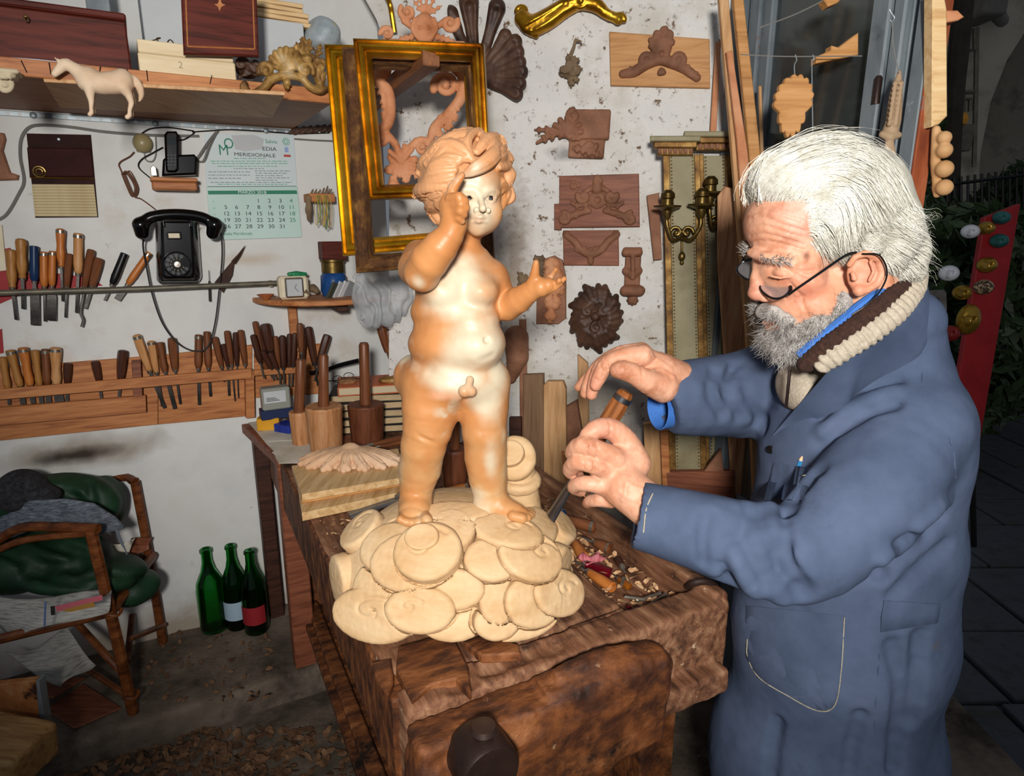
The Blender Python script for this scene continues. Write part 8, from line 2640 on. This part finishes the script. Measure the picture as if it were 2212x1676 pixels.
def masks():
 t = thing('mask_stand', 'tall red display board for carnival masks in the dark courtyard', 'display board', (2.1,2.75,0))
 fr = Frame((0,2.8,0),(1,0,0))
 ppoly('board', M('red_board', ['#7d1216', '#931a1e'], rough=0.5, bump=0), fr, [(2128,470),(2205,440),(2110,1000),(2040,1010)],-0.03,0.0, t, 0.003)
 for k, (x) in enumerate((2060,2100)): ptube('leg', m_wire_k, fr, [(x, 990,-0.02),(x + 4,1180,-0.02)],0.012, parent=t, sm=0)
 cols = {'gold': M('mask_gold', ['#7a5c1c', '#b08c38'], rough=0.3, metal=0.7, bump=0), 'white': M('mask_white', ['#b9bcc2'], rough=0.4, bump=0), 'teal': M('mask_teal', ['#1d4a4a', '#2a6664'], rough=0.4, bump=0), 'red': M('mask_red', ['#6d1a1a'], rough=0.4, bump=0), 'check': M('mask_check', ['#3a2a22', '#a58f70'], rough=0.5, scale=60, bump=0, pos=[0.48,0.52])}
 for (x, y, s_, c, lab) in ((2163,470,15, 'teal', 'teal-edged gold carnival mask at the top of the red board'),(2130,492,15, 'gold', 'gold half mask beside the teal mask'),(2158,520,16, 'teal', 'teal carnival mask in the second row of the red board'),(2096,500,16, 'white', 'pale hat-shaped carnival mask at the board edge'),
          (2132,572,18, 'gold', 'broad gold mask in the middle of the red board'),(2050,590,18, 'white', 'white mask with painted eye nearest the door post'),(2125,620,17, 'check', 'chequered carnival mask low on the red board'),(2078,632,17, 'gold', 'gold winged mask beside the chequered one'),
          (2092,690,22, 'gold', 'gold full-face mask at the bottom of the red board'),(2052,720,18, 'red', 'red and white mask near the foot of the board')):
  r = Relief(fr, x - 2 * s_, y - 2 * s_, x + 2 * s_, y + 2 * s_, 0.0,0.09,0.005)
  r.E(x, y, 0.02, s_ * 1.15, s_ * (1.5 if s_ > 20 else 0.95),0.035,0,0.004); r.E(x, y + 3,0.055, s_ * 0.2, s_ * 0.5,0.018,0,0.006)
  for sg in (-1,1): r.E(x + sg * s_ * 0.5, y - 2,0.052, s_ * 0.26, s_ * 0.16,0.02,0,0.003, 'sub')
  o = r.build('carnival_mask', cols[c]); tag(o, lab, 'mask', 'carnival masks on the red board')
masks()
# ================================================================= things lying on the bench
def ob(x, y, z): return onz(x, y, z)
def zbox(name, lab, cat, mat, quad, z0, z1, parent=None):
 P = [onz(x, y, z1) for (x, y) in quad]; mb = MB(); mb.prism([(q[0], q[1]) for q in P], z0, z1, bev=0.0015); c = np.mean(P, axis=0)
 o = mb.build(name, mat, parent, Matrix.Identity(4)); return tag(o, lab, cat) if lab else o
w_board = wood('fresh_board', '#b08a58', '#c9a473', '#d8b98a', axis='y')
zz = BZ + 0.004
for i, (q, th, lab) in enumerate((([(652,1108),(640,1028),(880,985),(930,1050)],0.022, 'pale thick board at the bottom of the stack on the bench'),([(652,1077),(636,1018),(870,980),(900,1034)],0.013, 'thin darker board in the middle of the bench stack'),([(652,1068),(630,1006),(860,968),(880,1030)],0.018, 'split-edged pale board under the carved leaf flower'))):
 zbox('stacked_board', lab, 'board', w_board if i != 1 else w_tanboard, q, zz, zz + th); zz += th + 0.0005
def flower():
 c = ob(757,1000, zz)
 s = SDF((c[0] - 0.17, c[1] - 0.10, zz - 0.002),(c[0] + 0.17, c[1] + 0.12, zz + 0.07),0.0028)
 P = lambda u, l, z: np.array([c[0] + u, c[1] + l, zz + z])
 for k in range(15):
  a = 2 * math.pi * k / 15 + 0.1; ex, ey = math.cos(a) * 0.138, math.sin(a) * 0.072
  s.path([P(0,0,0.034), P(ex * 0.5, ey * 0.5,0.026), P(ex * 0.85, ey * 0.85,0.012), P(ex, ey, 0.006)],[0.014,0.015,0.014,0.009],0.002)
  s.path([P(ex * 0.2, ey * 0.2,0.05), P(ex * 0.6, ey * 0.6,0.037), P(ex * 0.95, ey * 0.95,0.018)],0.0025,0.003, 'sub')
  for sg in (-1,1): s.ell(P(ex * 0.9 - ey * 0.16 * sg, ey * 0.9 + ex * 0.05 * sg, 0.007),0.0085, None, 0.002)
 s.ell(P(0,0.01,0.03),(0.03,0.022,0.026), None, 0.006); s.ell(P(0.01,-0.03,0.028),(0.013,0.01,0.012), None, 0.003); s.ell(P(0,0,0.006),(0.12,0.06,0.012), None, 0.004)
 o = s.build('carved_rosette', M('fresh_pink_wood', ['#c09672', '#cfa884', '#dab899'], rough=0.7, scale=12, bump=0.15)); tag(o, 'freshly carved leafy wooden rosette lying on the board stack', 'carving')
flower()
def lay(lab, tail, neck, tip, wd, bw, hue, z=0.868, hoop=True, cat='gouge', style='straight'):
 """a carving tool lying on the bench, handle end -> neck -> blade tip in pixels"""
 fr = Frame((0,0,0),(1,0,0))
 A, B, C_ = onz(*tail, z), onz(*neck, z), onz(*tip, z - 0.004)
 L = np.linalg.norm(B - A); ax = nrm(B - A); r = rpx(tail[1], A[1], wd / 2)
 t = thing('carving_tool', lab, cat, B); F_ = Matrix.Translation(Vector(A)) @ Matrix(basis(ax, (0,0,1)).tolist()).to_4x4()
 mb = MB(); mb.lathe([(0,0),(0.7 * r, 0),(0.95 * r, 0.03 * L),(r, 0.4 * L),(0.75 * r, 0.95 * L),(0.6 * r, L),(0, L)],12); mb.build('handle', HW[hue] if hue in HW else hue, t, F_)
 if hoop: mb = MB(); mb.lathe([(0.9 * r, 0.04 * L),(1.03 * r, 0.042 * L),(1.03 * r, 0.14 * L),(0.9 * r, 0.142 * L)],14); mb.build('striking_ring', m_ferrule, t, F_)
 mb = MB(); mb.lathe([(0.5 * r, 0.9 * L),(0.82 * r, 0.905 * L),(0.6 * r, 1.04 * L),(0.3 * r, 1.045 * L)],12); mb.build('ferrule', m_ferrule, t, F_)
 b = rpx(neck[1], B[1], bw / 2); mb = MB(); mb.tube([B, B + (C_ - B) * 0.4, B + (C_ - B) * 0.96, C_],[b * 0.7, b, b * 1.1, b * 0.9],8, flat=0.4); mb.build('blade', M('bright_blade', ['#8d8d90', '#a9a9ac'], rough=0.25, bump=0, metal=0.9), t)
lay('black-handled gouge with bright blade lying beside the cloud base', (905,1062),(868,1078),(756,1116),24,20, 'black', 0.866, False); lay('steel gouge with wooden handle lying along the black-handled gouge', (900,1050),(858,1074),(752,1110),22,10, 'brown', 0.866)
lay('brown ringed gouge lying behind the carved rosette', (880,952),(812,964),(770,968),15,9, 'brown', 0.868); lay('long brown gouge lying across the bench behind the boards', (890,942),(795,962),(760,962),13,8, 'brown', 0.880)
lay('brown gouge with blue tip lying between the statue\'s legs', (1010,1050),(955,1062),(925,1070),16,8, 'orange', 0.868); lay('blue-black chisel behind the statue\'s feet', (1015,1068),(960,1078),(930,1082),12,8, 'black', 0.864, False)
# ================================================================= tray
TZ2 = 0.798
lay('brown ringed chisel handle on the rim side of the tray', (1286,1140),(1222,1122),(1200,1116),26,8, 'brown', 0.831); lay('round-ended brown handle beside the pink cloth scrap', (1318,1186),(1285,1172),(1260,1160),26,8, 'brown', 0.816)
lay('translucent red screwdriver handle in the tray', (1320,1238),(1262,1218),(1240,1212),24,7, M('red_acrylic', ['#5a0a14', '#7d1020'], rough=0.15, bump=0, trans=0.4),0.816, False, 'screwdriver'); lay('orange-brown plastic handle half buried at the tray edge', (1325,1270),(1270,1235),(1255,1225),26,7, 'orange', 0.818, False, 'screwdriver')
lay('amber-handled small screwdriver among shavings', (1360,1268),(1335,1250),(1325,1240),18,5, M('amber_acrylic', ['#8a4a14', '#b06a24'], rough=0.2, bump=0, trans=0.4),0.816, False, 'screwdriver'); lay('dark-capped tool with thin steel shank in the tray', (1335,1208),(1345,1225),(1350,1236),18,4, 'dark', 0.816, False, 'punch')
lay('honey gouge handle beside the cloud base edge', (1262,1205),(1240,1170),(1235,1160),26,8, 'orange', 0.821, False); lay('steel-ferruled handle behind the gouge blade', (1215,1110),(1205,1092),(1195,1080),20,8, 'blue', 0.836)
def clutter():
 rng = random.Random(9)
 def scrap(name, lab, cat, quad, mat, z, bendy=0.006):
  P = [onz(x, y, z) for x, y in quad]; mb = MB()
  mb.grid(lambda a, b: tuple((P[0] * (1 - a) + P[1] * a) * (1 - b) + (P[3] * (1 - a) + P[2] * a) * b + np.array([0,0, bendy * math.sin(a * 7) * math.cos(b * 5)])),10,6); o = mb.build(name, mat); s_ = o.modifiers.new('t', 'SOLIDIFY'); s_.thickness = 0.002; tag(o, lab, cat)
 scrap('cloth_scrap', 'crumpled pink cloth scrap in the tool tray', 'cloth', [(1248,1205),(1290,1195),(1312,1206),(1268,1222)], M('pink_cloth', ['#b5525c', '#cc7a80', '#8d3540'], rough=0.8, scale=30, stretch=(4,1,1), bump=0.3),0.824,0.01)
 scrap('red_plastic', 'shiny red plastic shard by the end rail of the tray', 'shard', [(1352,1310),(1378,1308),(1396,1318),(1356,1324)], MATS['red_acrylic'],0.82,0.004)
 for i, (x, y, l, a, lab) in enumerate(((1440,1306,0.05,10, 'steel clamp bar by the end rail of the tray'),(1400,1290,0.05,25, 'thin steel rod lying across shavings in the tray'),(1372,1292,0.035,-20, 'small steel bolt among shavings'),(1420,1296,0.045,40, 'short steel pin near the bench hook'),(1345,1256,0.02,70, 'tiny steel screw by the amber screwdriver'))):
  c = onz(x, y, 0.812 + 0.003 * i); d = np.array([math.cos(math.radians(a)), math.sin(math.radians(a)),0.05]) * l; mb = MB(); mb.tube([c - d * 0.6, c + d * 0.45, c + d * 0.6],[0.0035,0.0035,0.005],8); o = mb.build('steel_pin', m_ferrule); tag(o, lab, 'metal pin')
 def flakes(name, lab, n, pick, size, mat):
  V, Fc = [],[]
  for i in range(n):
   c = pick(); a = rng.uniform(0,6.28); l, w_ = rng.uniform(0.4,1) * size, rng.uniform(0.25,0.6) * size
   e1 = np.array([math.cos(a), math.sin(a), rng.uniform(-.4, .4)]) * l; e2 = np.array([-math.sin(a), math.cos(a), rng.uniform(-.5, .5)]) * w_; up = np.array([0,0, size * 0.3]); b = len(V)
   V += [c - e1 - e2 * 0.6, c - e2, c + e1 - e2 * 0.7, c + e1 + e2 * 0.6, c + e2 + up, c - e1 + e2 * 0.5 + up * 0.6]; Fc += [(b, b + 1, b + 4, b + 5),(b + 1, b + 2, b + 3, b + 4)]
  o = obj(name, V, Fc, mat, smooth=False, fix=False); tag(o, lab, 'wood shavings', kind='stuff')
 msh = M('wood_shavings', ['#a87c56', '#c79b70', '#ddba92'], rough=0.8, scale=40, bump=0.1)
 flakes('shavings', 'pale wood shavings filling the tool tray', 420, lambda: bP(rng.uniform(0.46,0.605), rng.uniform(0.07,1.0), TZ2 + 0.004 + abs(rng.gauss(0,0.008))),0.011, msh)
 flakes('shavings', 'small pale chips scattered on the bench top', 500, lambda: bP(rng.uniform(0.01,0.42), rng.uniform(0.35,1.0), BZ + 0.003),0.006, msh)
 flakes('shavings', 'wood chips scattered over the lower floor', 760, lambda: onz(rng.gauss(430,260),1575 + abs(rng.gauss(0,110)),0.004 + rng.uniform(0,0.006)),0.02, M('floor_chips', ['#4f3625', '#6f5038', '#8f6c4c'], rough=0.85, scale=30, bump=0.1))
 flakes('shavings', 'few stray chips on the raised floor by the bottles', 110, lambda: (lambda q: np.array([q[0], q[1], ZP + 0.008]))(onz(rng.uniform(300,590), rng.uniform(1370,1520), ZP)),0.012, MATS['floor_chips'])
 o = ptube('steel_wire', m_ferrule, Frame((0,0.95,0),(1,0,0)),[(1040,1430),(1055,1405),(1070,1425),(1085,1402)],0.0008,0.0); tag(o, 'bent bright wire on the bench end below the cloud base', 'wire')
clutter()
# ================================================================= bottles, chair, floor things
def bottle(lab, x, yb, yt, hw, lbl=None):
 b = onz(x, yb - 8, ZP + 0.004); Y = b[1]; h = at(x, yt, Y)[2] - b[2]; r = rpx(yb, Y, hw)
 t = thing('glass_bottle', lab, 'bottle', b, 'green bottles by the wall'); F_ = Matrix.Translation(Vector(b))
 mb = MB(); mb.lathe([(0,0.004),(r * 0.9,0),(r, 0.008),(r, h * 0.5),(r * 0.9, h * 0.6),(r * 0.5, h * 0.74),(r * 0.36, h * 0.84),(r * 0.34, h * 0.955),(r * 0.42, h * 0.96),(r * 0.42, h * 0.99),(r * 0.34, h),(r * 0.28, h),(r * 0.28, h * 0.84),(r * 0.42, h * 0.74),(r * 0.83, h * 0.6),(r * 0.92, h * 0.5),(r * 0.92,0.014),(0,0.012)],28)
 mb.build('bottle_glass', M('green_glass', ['#4fae62'], rough=0.05, bump=0, trans=1.0, ior=1.35), t, F_)
 if lbl:
  mb = MB(); n = 14; V, Fc = [],[]
  for i in range(n + 1):
   a = math.radians(-150 + 130 * i / n); V += [(r * 1.012 * math.cos(a), r * 1.012 * math.sin(a), h * 0.14),(r * 1.012 * math.cos(a), r * 1.012 * math.sin(a), h * 0.36)]
  Fc = [(2 * i, 2 * i + 2,2 * i + 3,2 * i + 1) for i in range(n)]; mb.add(V, Fc); mb.build('paper_label', M('label' + lbl, [lbl], rough=0.6, bump=0), t, F_)
bottle('plain green glass bottle nearest the chair', 465,1364,1185,29); bottle('green glass bottle with pale blue label', 516,1358,1177,26, '#9fb4c4'); bottle('green glass bottle with red label behind the table leg', 556,1368,1188,26, '#8e2026')
m_cane = M('varnished_rattan', ['#3f1f0e', '#6a3818', '#85502a'], rough=0.4, scale=14, stretch=(1,1,3), bump=0.3, bscale=50, bdist=0.004)
FY = lambda x, y, Y: at(x, y, Y)
def chair():
 a = onz(288,1540, ZP); b = onz(352,1388, ZP); Ya, Yb = a[1], b[1]
 t = thing('rattan_armchair', 'old varnished rattan armchair buried under green jacket and newspapers', 'chair', a + np.array([-0.3,0.2,0]))
 def cane(nm, pts, r): mb = MB(); mb.tube(spline([np.asarray(p) for p in pts],5), r, 9); mb.build(nm, m_cane, t)
 topa = FY(196,1145, Ya - 0.02); tb = FY(292,1040, Yb)
 cane('leg', [a, FY(250,1370, Ya - 0.01), topa],0.016); cane('leg', [b, FY(322,1200, Yb), tb],0.015)
 off = -WL.u * 0.5
 cane('leg', [a + off, topa + off],0.016); cane('leg', [b + off, tb + off + np.array([0,0,0.0])],0.015)
 cane('arm', [FY(212,1142, Ya - 0.02), FY(120,1138, Ya), FY(40,1142, Ya + 0.02), FY(-40,1190, Ya + 0.02)],0.014); cane('back_rail', [tb, FY(235,1034, Yb), tb + off],0.014)
 cane('arm', [FY(205,1150, Ya - 0.02), FY(60,1165, Ya + 0.0), FY(-10,1190, Ya)],0.010)
 cane('seat_rail', [FY(240,1320, Ya), FY(330,1200, Yb)],0.015); cane('seat_rail', [FY(240,1322, Ya), FY(240,1322, Ya) + off],0.014); cane('seat_rail', [FY(330,1200, Yb), FY(330,1200, Yb) + off],0.014); cane('seat_rail', [FY(240,1322, Ya) + off, FY(330,1200, Yb) + off],0.014)
 cane('stretcher', [FY(165,1345, Ya + 0.1), FY(215,1400, Ya + 0.03), FY(262,1450, Ya)],0.011); cane('stretcher', [FY(285,1330, Yb - .05), FY(275,1430, Ya + 0.1)],0.010); cane('stretcher', [FY(280,1505, Ya), FY(180,1440, Ya + 0.12)],0.009); cane('brace', [FY(355,1350, Yb), FY(280,1380, Ya + .12)],0.009)
 for y, x in ((1322,246),(1500,284)):
  c = FY(x, y, Ya - 0.005); mb = MB(); mb.tube([c + np.array([0.02 * math.cos(k),0.02 * math.sin(k),0.004 * math.sin(3 * k)]) for k in np.linspace(0,6.28,16)],0.005,6); mb.build('cane_wrap', m_cane, t)
 return Ya, Yb
Ya, Yb = chair()
def cloth(name, lab, cat, mat, box, h, prims, folds, namp=0.006):
 lo = np.min([FY(x, y, Y) for x in box[:2] for y in box[2:4] for Y in box[4:]], axis=0); hi = np.max([FY(x, y, Y) for x in box[:2] for y in box[2:4] for Y in box[4:]], axis=0)
 s = SDF(lo, hi, h)
 for (x, y, Y, rx, ry, rz) in prims:
  k = rpx(y, Y, 1); s.ell(FY(x, y, Y),(rx * k, rz, ry * k), None, 0.02)
 for pts, r in folds: s.path([s.hit(x, y, 1.0,2.4) for (x, y) in spline(pts, 5)], r, 0.02, 'sub')
 s.noise(namp, 14,2); o = s.build(name, mat); return tag(o, lab, cat)
m_green = M('dark_green_nylon', ['#0e2416', '#16331f', '#1e4029'], rough=0.55, scale=8, bump=0.2, bscale=50)
cloth('green_jacket', 'dark green padded jacket thrown over the rattan chair', 'jacket', m_green, (-80,350,1005,1320,1.5,2.15),0.009,
   [(150,1085,1.89,110,65,0.08),(60,1080,1.84,100,60,0.08),(225,1085,1.95,45,60,0.06),(110,1200,1.82,130,55,0.1),(30,1220,1.78,100,60,0.1),(220,1240,1.80,90,36,0.1),(290,1268,1.86,48,36,0.08),(150,1250,1.74,110,28,0.07)],
   [([(100,1150),(160,1195),(170,1230)],0.014),([(20,1160),(60,1200),(110,1240)],0.014),([(190,1040),(200,1080),(190,1120)],0.012),([(60,1150),(120,1180),(190,1200)],0.012),([(0,1190),(80,1220),(170,1225)],0.012),([(120,1060),(170,1080),(200,1120)],0.012),([(170,1250),(240,1240),(310,1250)],0.010),([(60,1235),(130,1255),(220,1270)],0.01)])
cloth('wool_cap', 'dark grey knitted cap on top of the green jacket', 'hat', M('charcoal_knit', ['#17171a', '#2d2d31', '#3c3c40'], rough=0.95, scale=90, bump=0.8, bscale=120, bdist=0.006),(-30,130,1000,1110,1.65,1.9),0.006,[(45,1060,1.76,48,46,0.07),(90,1072,1.77,36,20,0.05)],[([(15,1030),(22,1060),(20,1090)],0.005),([(50,1018),(55,1050),(55,1085)],0.005)],0.004)
def scarf():
 t = thing('grey_scarf', 'grey striped woollen scarf draped over the jacket and chair arm', 'scarf', FY(120,1150,1.72))
 m = M('blue_grey_knit', ['#3c424a', '#646c76', '#838b94'], rough=0.95, scale=50, stretch=(1,1,4), bump=0.7, bscale=90, bdist=0.006)
 lo = FY(-40,1180,1.66); s = SDF((FY(-60,1100,1.8)[0],1.58, FY(100,1190,1.6)[2] - 0.03),(FY(275,1100,1.8)[0],1.9, FY(100,1050,1.9)[2] + 0.03),0.005)
 for k in range(7): s.path([FY(-40,1135 + 6 * k, 1.74), FY(20,1115 + 7 * k, 1.72), FY(75,1082 + 9 * k, 1.72), FY(140,1082 + 8 * k, 1.73), FY(200,1092 + 9 * k, 1.75), FY(245,1120 + 7 * k, 1.78), FY(262,1138 + 6 * k, 1.79)],0.0085,0.001)
 s.build('scarf_wool', m, t)
 for k in range(9): q = FY(246 + 2 * k, 1136 + 5 * k, 1.78); mb = MB(); mb.tube([q, q + np.array([0.012,-0.005,-0.012]), q + np.array([0.016,-0.005,-0.03])],0.002,5); mb.build('fringe', m, t)
scarf()
m_news = M('newsprint', ['#77756f', '#a5a39c', '#b5b2aa'], rough=0.9, scale=5, stretch=(5,5,70), bump=0.1, detail=3)
def sheet(name, lab, quad, cat='newspaper', mat=None, amp=0.02):
 P = [FY(*q) for q in quad]; mb = MB(); rng = random.Random(len(lab))
 ph = rng.uniform(0,6); mb.grid(lambda a, b: tuple((P[0] * (1 - a) + P[1] * a) * (1 - b) + (P[3] * (1 - a) + P[2] * a) * b + np.array([0,-amp * math.sin(a * 5 + ph), amp * math.cos(b * 4 + a * 6 + ph) * 0.6])),16,10)
 o = mb.build(name, mat or m_news); s_ = o.modifiers.new('t', 'SOLIDIFY'); s_.thickness = 0.0015; return tag(o, lab, cat)
n1 = sheet('newspaper', 'crumpled newspaper with coloured advert hanging off the chair seat', [(-60,1275,1.66),(236,1290,1.66),(225,1325,1.60),(30,1372,1.60)])
fr = Frame((0,1.575,0),(1,0,0),(0,-0.15,1)); m_pk = M('advert_pink', ['#b9606a'], bump=0); m_yl = M('advert_ochre', ['#a57a3a'], bump=0); m_bl = M('advert_blue', ['#5a6f9c'], bump=0); m_dk = M('advert_black', ['#2a2826'], bump=0)
for nm, poly, mt in (('pink_bar', [(118,1310),(220,1285),(222,1296),(124,1322)], m_pk),('ochre_arrow', [(132,1318),(200,1300),(206,1310),(150,1322)], m_yl),('blue_rule', [(96,1300),(100,1300),(98,1352),(94,1352)], m_bl),('traffic_light', [(109,1310),(118,1309),(119,1328),(110,1329)], m_dk)): ppoly(nm, mt, fr, poly, 0,0.001, n1,0.0)
sheet('newspaper', 'sheet of grey newsprint slipping down beneath the chair', [(20,1410,1.70),(140,1370,1.74),(200,1440,1.72),(135,1478,1.66)])
sheet('paper_scrap', 'torn white paper lying on the chair seat by the jacket', [(230,1180,1.90),(290,1165,1.95),(268,1220,1.92),(232,1222,1.9)], 'paper', m_paper, 0.006)
sheet('brown_card', 'brown leather folder on the chair seat behind the jacket', [(262,1212,1.95),(282,1165,2.0),(326,1160,2.02),(322,1185,1.98)], 'folder', w_redb, 0.005)
for q, lab, z in (([(98,1532),(180,1475),(262,1528),(160,1572)], 'square brown hardboard sheet on the floor under the chair', ZP + 0.012),([(85,1505),(60,1460),(185,1462),(115,1506)], 'dark board leaning under the hanging newspaper', ZP + 0.05)): zbox('hardboard_sheet', lab, 'board', w_redb, q, z - 0.006, z)
def block():
 Y = 1.25; s = SDF(FY(-120,1720, Y) - np.array([0,0.1,0]), FY(125,1530, Y) + np.array([0,0.22,0.02]),0.006); c = FY(-10,1640, Y + 0.08); k = rpx(1600, Y, 1)
 s.box(c + np.array([0,0,-0.05]),(105 * k, 0.07,0.13), rotm(0,6,-8),0.012); s.ell(FY(75,1545, Y),(34 * k, 0.2,26 * k), None, 0.01, 'sub'); s.noise(0.003,20,2); s.op(lambda X, Y_, Z: (0.004 - Z) + 0 * X + 0 * Y_, (-9,-9,-1),(9,9,2),0, 'and')
 o = s.build('wood_block', wood('aged_block', '#7d5a34', '#9c7648', '#ab8858', axis='x')); tag(o, 'heavy pale wooden block with a scooped corner on the lower floor', 'block')
 t = thing('paint_crate', 'peeling orange-painted crate end standing beside the wooden block', 'crate', FY(30,1560,1.45)); fr = Frame((0,1.45,0),(1,0,0))
 ppoly('panel', M('peeling_orange', ['#8a4a22', '#a86a38', '#c9a070'], rough=0.7, scale=8, bump=0.3, grime=[('#3a2014', 9,(0.56,0.62))]), fr, [(-60,1485),(76,1470),(90,1560),(92,1640),(-60,1640)],-0.02,0.0, t); ppoly('edge_strip', m_galv, fr, [(78,1470),(84,1470),(98,1560),(98,1640),(92,1640)],-0.02,0.003, t, 0.0)
block()
convert_texts()
